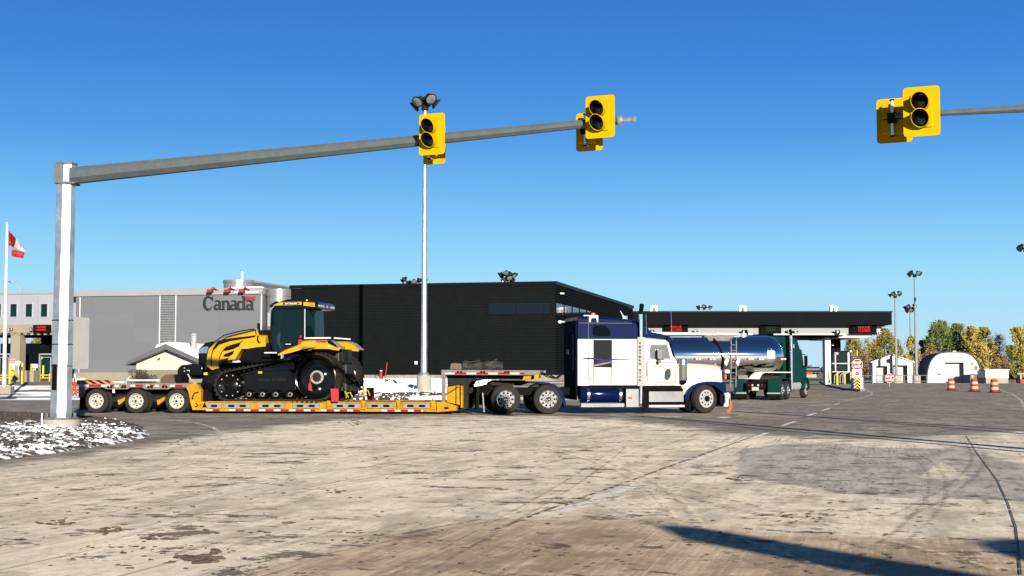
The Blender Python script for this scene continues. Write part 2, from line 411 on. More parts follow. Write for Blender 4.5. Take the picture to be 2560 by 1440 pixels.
def pave_mat():
    m = bpy.data.materials.new("pavement"); m.use_nodes = True
    n, l = m.node_tree.nodes, m.node_tree.links; p = n["Principled BSDF"]; p.inputs['Roughness'].default_value = .88
    p.inputs['Specular IOR Level'].default_value = .3
    g = n.new("ShaderNodeNewGeometry")
    at_ = n.new("ShaderNodeAttribute"); at_.attribute_name = "zones"; sp = n.new("ShaderNodeSeparateColor"); l.new(at_.outputs['Color'], sp.inputs[0])
    rt = n.new("ShaderNodeMapping"); rt.inputs['Rotation'].default_value = (0, 0, R(15)); l.new(g.outputs['Position'], rt.inputs[0])
    def nz(scale, sx, sy, det=8, ro=.6, off=0):
        mp = n.new("ShaderNodeMapping"); mp.inputs['Scale'].default_value = (sx, sy, 1); mp.inputs['Location'].default_value = (off, off*.7, off)
        l.new(rt.outputs[0], mp.inputs[0]); q = n.new("ShaderNodeTexNoise"); q.inputs['Scale'].default_value = scale
        q.inputs['Detail'].default_value = det; q.inputs['Roughness'].default_value = ro; l.new(mp.outputs[0], q.inputs[0]); return q.outputs[0]
    def M(op, a, b, cl=False):
        q = n.new("ShaderNodeMath"); q.operation = op; q.use_clamp = cl
        for i, v in enumerate((a, b)):
            if isinstance(v, (int, float)): q.inputs[i].default_value = v
            else: l.new(v, q.inputs[i])
        return q.outputs[0]
    def mr(x, a, b, c=0, d=1):
        q = n.new("ShaderNodeMapRange"); q.interpolation_type = 'SMOOTHSTEP'
        for k, v in zip(('From Min', 'From Max', 'To Min', 'To Max'), (a, b, c, d)): q.inputs[k].default_value = v
        l.new(x, q.inputs[0]); return q.outputs[0]
    def mix(f, a, b):
        q = n.new("ShaderNodeMix"); q.data_type = 'RGBA'
        for k, v in (('Factor', f), ('A', a), ('B', b)):
            if isinstance(v, (int, float)): q.inputs[k].default_value = v
            elif isinstance(v, tuple): q.inputs[k].default_value = (*v, 1)
            else: l.new(v, q.inputs[k])
        return q.outputs['Result']
    streak = nz(1.0, 2.6, .5, 12, .72); streak2 = nz(1.0, .55, .9, 12, .72, off=7); blot = nz(.5, 1, .8, 14, .74, 3)
    fine = nz(14, 1.0, .9, 8, .75); hair = nz(1.0, 22, .55, 10, .75, 11); big = nz(.12, 1, .7, 6, .6, 20); mid = nz(2.2, 1.2, .5, 12, .75, 41)
    edge_n = M('ADD', M('MULTIPLY', M('SUBTRACT', blot, .5), 1.0), M('MULTIPLY', M('SUBTRACT', streak2, .5), 1.2))
    pale = mr(M('ADD', sp.outputs[0], edge_n), .25, .75)
    cvar = M('ADD', M('MULTIPLY', streak, .4), M('ADD', M('MULTIPLY', blot, .35), M('MULTIPLY', mid, .25)))
    conc = mix(mr(cvar, .42, .54), (.40, .33, .24), (.78, .665, .50))
    conc = mix(mr(streak2, .49, .58, 0, .6), conc, (.50, .425, .33))
    conc = mix(mr(big, .47, .60, 0, .6), conc, (.87, .75, .57))
    conc = mix(mr(mid, .53, .62, 0, .45), conc, (.34, .265, .185))
    br = mr(M('ADD', sp.outputs[1], edge_n), .25, .8)
    brown = mix(mr(M('ADD', M('MULTIPLY', hair, .22), M('ADD', M('MULTIPLY', blot, .45), M('MULTIPLY', mid, .33))), .44, .56), (.25, .17, .10), (.52, .385, .245))
    conc = mix(M('MULTIPLY', br, .9), conc, brown)
    hairm = M('MULTIPLY', mr(hair, .52, .60), mr(blot, .42, .55))
    conc = mix(M('MULTIPLY', hairm, .33), conc, (.78, .64, .46))
    asp = mix(mr(streak2, .43, .57), (.13, .11, .083), (.235, .20, .152))
    asp = mix(mr(blot, .49, .58, 0, .65), asp, (.34, .29, .215))
    asp = mix(mr(streak, .51, .60, 0, .6), asp, (.10, .084, .066))
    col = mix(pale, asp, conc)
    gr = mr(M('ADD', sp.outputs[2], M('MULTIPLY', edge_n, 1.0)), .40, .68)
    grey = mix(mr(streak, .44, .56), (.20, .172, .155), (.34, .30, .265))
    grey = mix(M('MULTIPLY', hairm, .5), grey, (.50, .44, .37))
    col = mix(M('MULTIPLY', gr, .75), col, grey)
    # mud stains and clods left by tyres
    st = nz(1.0, 1.0, 1.3, 10, .74, 31); stm = M('MULTIPLY', mr(st, .553, .572), mr(blot, .47, .52))
    col = mix(M('MULTIPLY', stm, .85), col, (.06, .04, .026))
    sm = nz(3.4, .9, 1.0, 8, .7, 61); col = mix(M('MULTIPLY', mr(sm, .59, .62), mr(streak2, .47, .53, .1, .9)), col, (.075, .05, .033))
    ms = nz(1.0, .8, 1.2, 10, .75, 51); col = mix(mr(ms, .54, .62, 0, .5), col, (.20, .15, .10))
    ln = nz(1.0, 9, .22, 6, .7, 71); col = mix(M('MULTIPLY', mr(ln, .56, .61), mr(big, .45, .55, .1, .6)), col, (.16, .12, .085))
    col = mix(mr(fine, .47, .60, 0, .28), col, mix(.5, col, (.10, .08, .06)))
    l.new(col, p.inputs['Base Color'])
    h = M('ADD', M('MULTIPLY', fine, .7), M('ADD', M('MULTIPLY', stm, .4), M('MULTIPLY', mid, .3)))
    bp = n.new("ShaderNodeBump"); bp.inputs['Strength'].default_value = .45; bp.inputs['Distance'].default_value = .012
    l.new(h, bp.inputs['Height']); l.new(bp.outputs[0], p.inputs['Normal'])
    return m
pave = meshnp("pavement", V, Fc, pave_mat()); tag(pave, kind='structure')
co = np.empty(len(pave.data.vertices)*3, np.float32); pave.data.vertices.foreach_get('co', co); co = co.reshape(-1, 3).astype(float)
px, py = project(co[:, 0], co[:, 1])
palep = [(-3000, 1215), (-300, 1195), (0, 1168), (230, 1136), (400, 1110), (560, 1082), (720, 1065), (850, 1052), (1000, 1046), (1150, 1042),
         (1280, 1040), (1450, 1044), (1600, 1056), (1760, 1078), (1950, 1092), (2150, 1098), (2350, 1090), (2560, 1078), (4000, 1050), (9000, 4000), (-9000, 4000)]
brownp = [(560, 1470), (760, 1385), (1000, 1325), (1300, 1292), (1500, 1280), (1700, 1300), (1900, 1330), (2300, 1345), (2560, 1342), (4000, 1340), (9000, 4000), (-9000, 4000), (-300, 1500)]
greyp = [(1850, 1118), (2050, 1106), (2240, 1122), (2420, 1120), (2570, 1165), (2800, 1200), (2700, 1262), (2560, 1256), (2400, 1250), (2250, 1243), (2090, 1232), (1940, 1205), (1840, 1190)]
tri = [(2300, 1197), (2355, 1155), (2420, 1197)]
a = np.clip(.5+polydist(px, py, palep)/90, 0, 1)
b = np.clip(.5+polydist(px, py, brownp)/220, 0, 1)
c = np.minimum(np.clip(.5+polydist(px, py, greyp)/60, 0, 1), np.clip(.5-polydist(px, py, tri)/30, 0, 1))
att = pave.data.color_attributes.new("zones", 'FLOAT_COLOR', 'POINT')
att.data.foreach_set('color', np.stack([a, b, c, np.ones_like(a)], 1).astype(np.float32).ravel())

# ---- thin painted and sealed lines on the pavement, plus two painted mast shadows
def worn(name, col, cover=.5, sc_=6):
    m = mat(name, col, .7, 0, .15, 3, k=1.0)
    n, l = m.node_tree.nodes, m.node_tree.links; p = n["Principled BSDF"]
    g = n.new("ShaderNodeNewGeometry"); q = n.new("ShaderNodeTexNoise"); q.inputs['Scale'].default_value = sc_; q.inputs['Detail'].default_value = 8
    l.new(g.outputs['Position'], q.inputs[0]); r = n.new("ShaderNodeMapRange")
    r.inputs['From Min'].default_value = cover-.06; r.inputs['From Max'].default_value = cover+(.06 if 'tyre' not in name else .30)
    l.new(q.outputs[0], r.inputs[0]); l.new(r.outputs[0], p.inputs['Alpha']); return m
PAINT = worn("worn_white_paint", (.68, .64, .55), .40)
PAINTF = worn("faded_white_paint", (.60, .56, .48), .49)
SHADTAR = worn("shadow_and_sealer", (.035, .03, .028), .36, 3)  # dark tone shared by the painted mast shadows and the sealed crack
def strip(mb, pts, wd, z=.009, px=True):
    ps = [Vector(G(*q)[:2]) if px else Vector(q) for q in pts]
    a = []; b = []
    for i, p in enumerate(ps):
        d = (ps[min(i+1, len(ps)-1)]-ps[max(i-1, 0)]).normalized(); q = Vector((-d.y, d.x)); ww = (wd[i] if isinstance(wd, list) else wd)/2
        a.append(p+q*ww); b.append(p-q*ww)
    n = len(ps); mb.add([(*p, z) for p in a]+[(*p, z) for p in b], [(i, i+n, i+1+n, i+1) for i in range(n-1)])
def marking(name, segs, m, z=.009):
    mb = MB()
    for pts, wd in segs: strip(mb, pts, wd, z)
    o = mb.build(name, m, smooth=0); tag(o, kind='structure'); return o
marking("lane_line", [([(1405, 1282), (1500, 1246), (1602, 1211)], .13), ([(1705, 1163), (1803, 1128)], .13), ([(1865, 1101), (1918, 1083)], .13),
    ([(1955, 1065), (1988, 1054)], .12), ([(2015, 1041), (2040, 1033)], .12), ([(2055, 1027), (2075, 1021)], .12), ([(2086, 1012), (2098, 1009)], .12),
    ([(550, 1231), (700, 1199), (862, 1160)], .12), ([(1050, 1122), (1180, 1092)], .12), ([(1290, 1075), (1352, 1056)], .11)], PAINT)
marking("edge_line", [([(0, 1184), (90, 1180), (200, 1160), (330, 1141), (450, 1122), (545, 1096), (549, 1080), (530, 1068), (490, 1058), (440, 1052), (390, 1048)], .13),
    ([(2110, 1003), (2150, 996), (2178, 988), (2180, 982), (2165, 976)], .13), ([(2500, 975), (2530, 985), (2552, 1000), (2566, 1030)], .13),
    ([(2478, 1010), (2560, 1018)], .1)], PAINTF)
marking("stop_line", [([(1612, 1043), (1703, 1043)], .45), ([(1800, 1046), (1818, 1043)], .35), ([(1545, 1043), (1585, 1042)], .4)], PAINT, .011)
marking("mast_shadow_and_crack", [([(1560, 1037), (1700, 1051), (1910, 1074), (2060, 1086), (2300, 1107), (2560, 1131), (2900, 1160)], .13),
    ([(1840, 1029), (2000, 1040), (2200, 1056), (2400, 1072), (2560, 1085), (2900, 1110)], .16),
        ([(2415, 1090), (2440, 1130), (2492, 1200), (2520, 1260), (2540, 1320), (2545, 1362), (2552, 1440)], .015)], SHADTAR, .010)  # the two long strips paint mast shadows, the last is a sealed crack
TARF = worn("worn_joint", (.13, .10, .075), .50, 5)
marking("slab_joint", [([(1230, 1330), (1400, 1265), (1560, 1210), (1680, 1165), (1800, 1122), (1900, 1086)], .06), ([(200, 1275), (640, 1316), (1000, 1345), (1400, 1385)], .018), ([(600, 1150), (1200, 1195), (1900, 1238), (2500, 1290)], .018)], TARF, .0125)
TYRE = worn("tyre_track", (.22, .17, .12), .50, 9); TYREP = worn("pale_tyre_track", (.80, .69, .53), .50, 9)
tk = []; tp = []; rt = random.Random(5)
for k in range(11):
    x, y = rt.uniform(-9, 8), rt.uniform(7.5, 15); a = R(rt.uniform(62, 92)); c_ = rt.uniform(-.05, .05); pts = []
    for i in range(26): pts.append((x, y)); x += math.cos(a)*.7; y += math.sin(a)*.7; a += c_*.35
    for off_ in (0, .22):
        q = [(px_+off_, py_) for px_, py_ in pts]; (tk if k % 3 else tp).append((q, rt.uniform(.035, .09)))
for k in range(10):
    x, y = rt.uniform(2, 9), rt.uniform(9, 24); a = R(rt.uniform(98, 108)); pts = []
    for i in range(14): pts.append((x, y)); x += math.cos(a)*.5; y += math.sin(a)*.5; a += .004
    tk.append((pts, .05)); tp.append(([(a_+.4, b_) for a_, b_ in pts], .05))
for nm, lst, mm, zz in (("tyre_tracks", tk, TYRE, .0045), ("pale_tyre_tracks", tp, TYREP, .0052)):
    mb = MB()
    for j, (pts, wd) in enumerate(lst): strip(mb, pts, wd, .0155+j*.0001+(0 if nm[0] == 't' else .01), px=False)
    tag(mb.build(nm, mm, smooth=0), kind='structure')

# ================================================================ scatter of snow and clods
def blob_cloud(name, pts, m, flat=.5, rough=.35):
    base = [Vector((math.cos(t)*math.cos(p), math.sin(t)*math.cos(p), math.sin(p))) for p in (-.9, 0, .9) for t in [2*PI*i/6+(p*.5) for i in range(6)]]
    fs = [(6*k+i, 6*k+(i+1) % 6, 6*(k+1)+(i+1) % 6, 6*(k+1)+i) for k in range(2) for i in range(6)]+[(17, 16, 15, 14, 13, 12)[::-1], (0, 1, 2, 3, 4, 5)[::-1]]
    mb = MB()
    for (x, y, z, s) in pts:
        a = random.uniform(0, 2*PI); e = random.uniform(.6, 1.6)
        vs = []
        for b_ in base:
            q = b_*(1+random.uniform(-rough, rough))*s
            q = Vector((q.x*e, q.y/e**.5, q.z*flat)); vs.append((x+q.x*math.cos(a)-q.y*math.sin(a), y+q.x*math.sin(a)+q.y*math.cos(a), z+q.z))
        mb.add(vs, fs)
    return mb.build(name, m, smooth=50)
def inpoly(p, poly):
    c = False; x, y = p
    for i in range(len(poly)):
        a, b = poly[i], poly[(i+1) % len(poly)]
        if (a[1] > y) != (b[1] > y) and x < (b[0]-a[0])*(y-a[1])/(b[1]-a[1])+a[0]: c = not c
    return c
# planted island round the left signal pole
islpx = [(-500, 1046), (-100, 1040), (100, 1040), (220, 1046), (300, 1054), (352, 1069), (372, 1084), (352, 1097), (300, 1108), (200, 1124), (100, 1137), (0, 1152), (-200, 1185), (-700, 1230)]
isl = [G(*q) for q in islpx]; ip = [(p.x, p.y) for p in isl]
ctr = Vector((sum(p[0] for p in ip)/len(ip), sum(p[1] for p in ip)/len(ip)))
def islz(x, y):
    d = 1e9
    for i in range(len(ip)):
        a, b = Vector(ip[i]), Vector(ip[(i+1) % len(ip)]); q = Vector((x, y)); t = min(1, max(0, (q-a).dot(b-a)/(b-a).length_squared)); d = min(d, (q-a-(b-a)*t).length)
    return .02+.16*(1-math.exp(-d/.9)), d
mb = MB(); N = 70; xs_ = np.linspace(min(p[0] for p in ip)-.2, max(p[0] for p in ip)+.2, 130); ys_ = np.linspace(min(p[1] for p in ip)-.2, max(p[1] for p in ip)+.2, 90)
idx = {}; vs = []; fs = []
for j, y in enumerate(ys_):
    for i, x in enumerate(xs_):
        ins = inpoly((x, y), ip); z, d = islz(x, y)
        if ins or d < .25:
            idx[i, j] = len(vs); vs.append((x, y, (z if ins else .0)+(.09*(noise.noise((x*2.2, y*2.2, 0)))+.05*noise.noise((x*6, y*6, 3)) if ins else -.02)))
for (i, j) in idx:
    if (i+1, j) in idx and (i, j+1) in idx and (i+1, j+1) in idx: fs.append((idx[i, j], idx[i+1, j], idx[i+1, j+1], idx[i, j+1]))
ISL = bpy.data.materials.new("island_soil_snow"); ISL.use_nodes = True
n_, l_ = ISL.node_tree.nodes, ISL.node_tree.links; p_ = n_["Principled BSDF"]; p_.inputs['Roughness'].default_value = .9
g_ = n_.new("ShaderNodeNewGeometry"); sx = n_.new("ShaderNodeSeparateXYZ"); l_.new(g_.outputs['Position'], sx.inputs[0])
na = n_.new("ShaderNodeTexNoise"); na.inputs['Scale'].default_value = 3.2; na.inputs['Detail'].default_value = 10; na.inputs['Roughness'].default_value = .75; l_.new(g_.outputs['Position'], na.inputs[0])
m1 = n_.new("ShaderNodeMapRange"); m1.inputs['From Min'].default_value = .51; m1.inputs['From Max'].default_value = .535; l_.new(na.outputs[0], m1.inputs[0])
m2_ = n_.new("ShaderNodeMapRange"); m2_.inputs['From Min'].default_value = 36.5; m2_.inputs['From Max'].default_value = 34.0; l_.new(sx.outputs[1], m2_.inputs[0])
mm_ = n_.new("ShaderNodeMath"); mm_.operation = 'MULTIPLY'; l_.new(m1.outputs[0], mm_.inputs[0]); l_.new(m2_.outputs[0], mm_.inputs[1])
nb_ = n_.new("ShaderNodeTexNoise"); nb_.inputs['Scale'].default_value = 9; nb_.inputs['Detail'].default_value = 8; l_.new(g_.outputs['Position'], nb_.inputs[0])
cr = n_.new("ShaderNodeValToRGB"); cr.color_ramp.elements[0].position = .4; cr.color_ramp.elements[0].color = (.022, .016, .011, 1); cr.color_ramp.elements[1].position = .65; cr.color_ramp.elements[1].color = (.085, .062, .04, 1); l_.new(nb_.outputs[0], cr.inputs[0])
mx_ = n_.new("ShaderNodeMix"); mx_.data_type = 'RGBA'; l_.new(mm_.outputs[0], mx_.inputs['Factor']); l_.new(cr.outputs[0], mx_.inputs['A']); mx_.inputs['B'].default_value = (.80, .81, .84, 1); l_.new(mx_.outputs['Result'], p_.inputs['Base Color'])
bb = n_.new("ShaderNodeBump"); bb.inputs['Strength'].default_value = .8; bb.inputs['Distance'].default_value = .05; l_.new(nb_.outputs[0], bb.inputs['Height']); l_.new(bb.outputs[0], p_.inputs['Normal'])
mb.add(vs, fs); o = mb.build("soil_island", ISL, smooth=60); tag(o, kind='structure')
sn = []; so = []
x0, x1, y0, y1 = -22, min(p[0] for p in ip)*0+max(p[0] for p in ip), min(p[1] for p in ip), max(p[1] for p in ip)
tries = 0
while (len(sn) < 1300 or len(so) < 3000) and tries < 90000:
    tries += 1
    x, y = random.uniform(x0, x1), random.uniform(y0, y1)
    if not inpoly((x, y), ip): continue
    z, d = islz(x, y); qx, qy = project(x, y)
    if d < .12: continue
    k = noise.noise((x*.55, y*.8, 5))+.6*noise.noise((x*1.7, y*2.2, 9))
    dens = sstep(1072, 1088, qy+noise.noise((x, y, 1))*14)*(1 if qx < 330 else .6)*(.35+sstep(-.3, .25, k))
    if qy < 1072 and qx > 205: dens = max(dens, .35*sstep(.0, .4, k))
    if random.random() < dens*.7:
        if len(sn) < 1300: sn.append((x, y, z+.03+random.uniform(-.01, .02), random.choice((.012, .016, .02, .025, .03, .035, .045, .06))))
    elif len(so) < 3000: so.append((x, y, z+.01, random.choice((.03, .04, .05, .07))))
tag(blob_cloud("snow_clumps", sn, SNOW, .45, .4), kind='stuff'); tag(blob_cloud("soil_clods", so, SOIL, .7, .4), kind='stuff')
# clods of mud dropped on the pavement
md = []; rm_ = random.Random(21)
for cx_, cy_, n_, sp_, sz_ in ((490, 1400, 46, 26, .10), (545, 1382, 14, 18, .07), (385, 1348, 16, 22, .06), (265, 1330, 18, 24, .07), (120, 1312, 14, 26, .06), (725, 1309, 9, 10, .06), (835, 1231, 10, 12, .06),
    (640, 1333, 8, 24, .05), (1842, 1200, 12, 14, .07), (960, 1148, 8, 18, .05), (1410, 1260, 12, 22, .05), (870, 1057, 16, 30, .09), (470, 1105, 14, 30, .08), (1060, 1190, 6, 40, .04), (2000, 1300, 24, 60, .05), (330, 1375, 20, 60, .04), (900, 1345, 12, 80, .04), (1500, 1380, 16, 120, .035), (700, 1420, 18, 120, .04)):
    for _ in range(n_):
        q = G(cx_+rm_.gauss(0, sp_), max(1046, cy_+rm_.gauss(0, sp_*.16))); md.append((q.x, q.y, .012, sz_*rm_.uniform(.2, .65)))
for _ in range(260):
    q = G(rm_.uniform(-20, 2560), rm_.uniform(1070, 1440)); md.append((q.x, q.y, .010, rm_.uniform(.012, .03)))
tag(blob_cloud("mud_clods", md, mat("mud", (.10, .068, .045), .95, 0, .3, 9, .4, 20, k=.8), .22, .5), kind='stuff')
# snow bank in front of the dark building
sn = []; so = []
for _ in range(4200):
    qx = random.uniform(880, 1240); qy = 952+44*random.random()**1.0
    p = Gt(qx, qy)
    f = (qy-952)/44+noise.noise((p.x*.4, p.y*.3, 2))*.45
    if f < .42 or random.random() < .28*(1.2-f): sn.append((p.x, p.y, terr(p.x, p.y)+.04, random.uniform(.06, .24 if f < .4 else .12)))
    elif random.random() < .4: so.append((p.x, p.y, terr(p.x, p.y)+.04, random.uniform(.06, .14)))
tag(blob_cloud("snow_bank", sn, SNOW, .75, .35), kind='stuff'); tag(blob_cloud("loose_soil", so, SOIL, .7, .4), kind='stuff')
# ================================================================ TRAFFIC SIGNALS
pc = G(156, 1085); PX, PY = pc.x, 33.0
PX = (156-1280)/F*PY
t = thing("signal_pole", "tall grey octagonal mast at the far left whose long arm carries yellow signals", "signal pole", (PX, PY, 0))
TOPZ = at(167, 410, PY).z
PXT = at(167, 410, PY).x-PX
mb = MB(); BZ = .37
rings = []
for z, r, dx in ((BZ+.03, .262, 0), (TOPZ-.42, .233, PXT*.95), (TOPZ, .232, PXT)):
    rings.append([(dx+r*math.cos(R(-90.5+45*i)), r*math.sin(R(-90.5+45*i)), z) for i in range(8)])
mb.loft(rings); mb.build("pole", GALV, t, smooth=0)
mb = MB(); mb.lathe([(.46, -.1), (.47, BZ-.06), (.45, BZ-.03)], axis='z', n=40).build("concrete_base", CONCL, t)
mb = MB(); mb.lathe([(.42, BZ-.03), (.42, BZ+.03)], axis='z', n=8)
for i in range(8): mb.cyl((.35*math.cos(i*PI/4), .35*math.sin(i*PI/4), BZ+.03), (.35*math.cos(i*PI/4), .35*math.sin(i*PI/4), BZ+.13), .028, n=6)
mb.build("base_plate", GALVD, t)
mb = MB()
for z in (at(167, 801, PY).z, at(167, 861, PY).z, at(167, 915, PY).z): mb.lathe([(.262, z-.012), (.262, z+.012)], axis='z', n=8)
mb.build("band", DARKST, t, smooth=0)
a = R(-113)
mb = MB(); mb.box(-.07, .07, -.012, .012, 0, .62); o = mb.build("access_cover", BLACKM, t, bevel=.01, loc=(.245*math.cos(a), .245*math.sin(a), at(140, 975, PY).z), rot=(0, 0, a+PI/2))
mb = MB(); mb.prism(rrect(0, .62, 0, 1.26, .05), -.012, .012)
mb.build("sign_panel", mat("sign_back", (.62, .62, .60), .6, 0, .12, 1.5, spec=.1), t, smooth=0, loc=(.20, .02, at(200, 922, PY).z), rot=(0, 0, R(65)))
# arm
A0 = at(176, 440, PY-.05); A1 = at(1548, 301, 26.0); org = Vector((PX, PY, 0))
ARM = (A1-A0).normalized()
mb = MB(); rr = []
for k in range(9):
    q = k/8; p = A0.lerp(A1, q)-org; r = .215*(1-q)+.078*q
    u = Vector((ARM.y, -ARM.x, 0)).normalized(); v = ARM.cross(u)
    rr.append([p+(u*math.cos(R(22.5+45*i))+v*math.sin(R(22.5+45*i)))*r for i in range(8)])
mb.loft(rr[:5]); mb.mi(0)
rr2 = [[rr[k][i]*1.0 for i in range(8)] for k in range(4, 9)]
mb2 = MB(); mb2.loft(rr2)
mb.build("arm", GALVD, t, smooth=0); mb2.build("arm_extension", GALVD, t, smooth=0)
mb = MB(); q = A0-org
mb.box(PXT-.235, PXT+.10, -.24, .24, TOPZ-.50, TOPZ-.02); mb.lathe([(.27, TOPZ-.03), (.27, TOPZ+.02)], c=(PXT, 0, 0), axis='z', n=8)
mb.box(PXT-.05, PXT+.28, -.28, .2, TOPZ-.52, TOPZ-.47)
mb.build("collar", GALVD, t, smooth=0, bevel=.01)
mb = MB(); mb.box(PXT+.02, PXT+.16, -.30, -.235, TOPZ-.47, TOPZ-.06)
for k in range(6): mb.cyl((PXT+.10, -.36, TOPZ-.43+k*.067), (PXT+.10, -.30, TOPZ-.43+k*.067), .018, n=6)
mb.build("flange", ALU, t, smooth=0)
mb = MB(); e = A1-org; mb.cyl(e, e+ARM*.05, .10, n=10).cyl(e, e+ARM*.32, .045, n=8).cyl(e+ARM*.30, e+ARM*.34, .06, n=8); mb.build("arm_end_cap", GALV, t)
mb = MB()
c0 = A0.lerp(A1, .685)-org; c1 = A0.lerp(A1, .70)-org; c2 = A0.lerp(A1, .725)-org
mb.tube([c0+Vector((0, -.13, -.1)), c1+Vector((0, -.15, -.2)), c2+Vector((0, -.13, -.14)), c2+Vector((0, -.1, -.05))], .012); mb.build("cable", RUBBERD, t)
mb = MB(); mb.tube([(-.26, -.5, .0), (-.26, -.5, .50)], .025, 8); o = mb.build("conduit_stub", GALV, smooth=30, loc=(PX-.02, PY, 0))
tag(o, "short thin grey pipe standing upright against the round concrete base of the left mast", "pipe")
mb = MB(); mb.box(-.63, -.42, -.1, .25, -.05, .22); o = mb.build("concrete_block", CONCL, smooth=0, bevel=.02, loc=(PX, PY, 0)); tag(o, "small pale concrete block beside the left mast's round base", "block")

def head(label, x0, x1, y0, y1, Y, yaw, rear, group):
    c = at((x0+x1)/2, (y0+y1)/2, Y); w_ = (x1-x0)/F*Y/math.cos(R(yaw)-math.atan2(-c.x, c.y)*0)/2; h_ = (y1-y0)/F*Y/2*.965
    t = thing("traffic_light", label, "traffic light", c, R(yaw), group)
    s = 1 if not rear else -1          # s=1: lenses towards us (-y)
    mb = MB(); mb.prism(rrect(-w_, w_, -h_, h_, .06), -.008, .008); mb.build("backplate", YELLOW, t, smooth=0)
    hw = w_*.62; mb = MB()
    for k in (0, 1):
        z0, z1 = (-h_*.66, -.006) if k == 0 else (.006, h_*.66)
        yy = (.008, .21) if s == 1 else (-.21, -.008)
        mb.box(-hw, hw, yy[0], yy[1], z0, z1)
    mb.build("housing", YELLOW, t, smooth=0, bevel=.02)
    mb = MB()
    mb.box(-hw*.96, hw*.96, (-.035 if s == 1 else .009), (-.009 if s == 1 else .035), -h_*.66, h_*.66); mb.build("door_frame", YELLOW, t, smooth=0, bevel=.01)
    for k, lm in ((1, OFFRED), (-1, OFFGREEN)):
        cz = k*h_*.335; rad = hw*.80; n = 28
        mb = MB()
        # tunnel visor: open tube, longer on top
        out, inn = [], []
        for i in range(n):
            a = 2*PI*i/n; dep = .06+.20*(.5+.5*math.sin(a))**.7
            out.append((a, dep))
        y_ = -.036*s
        V1 = [(rad*math.cos(a), y_, cz+rad*math.sin(a)) for a, d in out]; V2 = [(rad*math.cos(a), y_-s*d, cz+rad*math.sin(a)) for a, d in out]
        V3 = [(.93*rad*math.cos(a), y_-s*d, cz+.93*rad*math.sin(a)) for a, d in out]; V4 = [(.93*rad*math.cos(a), y_, cz+.93*rad*math.sin(a)) for a, d in out]
        mb.loft([V1, V2], False); mb.mi(0).loft([V2, V3], False); mb.mi(1).loft([V3, V4], False)
        mb.build("visor", [YELLOW, BLACKM], t)
        mb = MB(); mb.lathe([(rad*.92, y_-s*.002), (rad*.8, y_-s*.03), (rad*.4, y_-s*.055), (.001, y_-s*.06)], c=(0, 0, cz), n=20); mb.build("lens", lm, t)
    mb = MB()
    yb = .25 if s == 1 else -.25
    mb.cyl((0, yb, -h_*.8), (0, yb, h_*.8), .028, n=10).cyl((0, yb, -h_*.74), (0, 0, -h_*.74), .022, n=8).cyl((0, yb, h_*.74), (0, 0, h_*.74), .022, n=8)
    mb.build("bracket", ALU, t)
    mb = MB(); mb.box(-.075, .075, yb-.06, yb+.06, -.09, .09).cyl((0, yb, -h_*.84), (0, yb, -h_*.77), .045, n=8).cyl((0, yb, h_*.77), (0, yb, h_*.84), .045, n=8); mb.build("clamp", DARKST, t, bevel=.01)
    return t
GS = "yellow two-lamp signals hung on the mast arms"
head("yellow signal facing the camera right under the tallest lamp cluster", 1047, 1113, 281, 390, 27.6, -24, False, GS)
head("yellow signal seen from behind, half hidden by the signal beneath the lamp cluster", 1058, 1114, 312, 413, 28.7, -24, True, GS)
head("yellow signal facing the camera near the outer tip of the left mast's arm", 1465, 1536, 236, 348, 26.0, -24, False, GS)
head("yellow signal seen from behind, lower left at the long arm's outer tip", 1441, 1506, 279, 380, 27.1, -24, True, GS)
head("largest yellow signal, at the left end of the thin arm entering from the right", 2263, 2345, 213, 344, 22.3, -24, False, GS)
head("yellow signal with a white tube bracket, seen from behind, ending the right-hand arm", 2196, 2276, 243, 360, 23.3, -24, True, GS)
# right-hand mast, standing outside the frame
B0 = at(2238, 289, 22.9); eg = G(1560, 1036.5); SH = Vector((math.sin(SUN_AZ), -math.cos(SUN_AZ)))/math.tan(SUN_EL)
pb = Vector((eg.x, eg.y))+SH*6.3
t = thing("signal_pole", "thin tapering grey arm entering from the right edge, carrying two yellow signals", "signal pole", (pb.x, pb.y, 0))
mb = MB(); rr = []
# arm height at the pole follows from its slope where it leaves the frame
e_ = Vector((pb.x-B0.x, pb.y-B0.y)); kk = 0
for i in range(200):
    kk = i/200; qx = B0.x+e_.x*kk; qy = B0.y+e_.y*kk
    if 1280+F*qx/qy > 2560: break
zq = at(2560, 272, qy).z; B1 = Vector((pb.x, pb.y, B0.z+(zq-B0.z)/kk)); dv = (B1-B0).normalized(); org = Vector((pb.x, pb.y, 0))
for k in range(9):
    w_ = k/8; p = B0.lerp(B1, w_)-org; r = .040+.075*w_; u = Vector((dv.y, -dv.x, 0)).normalized(); v = dv.cross(u)
    rr.append([p+(u*math.cos(R(22.5+45*i))+v*math.sin(R(22.5+45*i)))*r for i in range(8)])
mb.loft(rr); mb.build("arm", GALVD, t, smooth=0)
mb = MB(); mb.cyl((0, 0, .35), (0, 0, 6.3), .2, .15, n=8); mb.build("pole", GALV, t, smooth=0)
mb = MB(); mb.lathe([(.46, 0), (.46, .37)], axis='z', n=30); mb.build("concrete_base", CONCL, t)
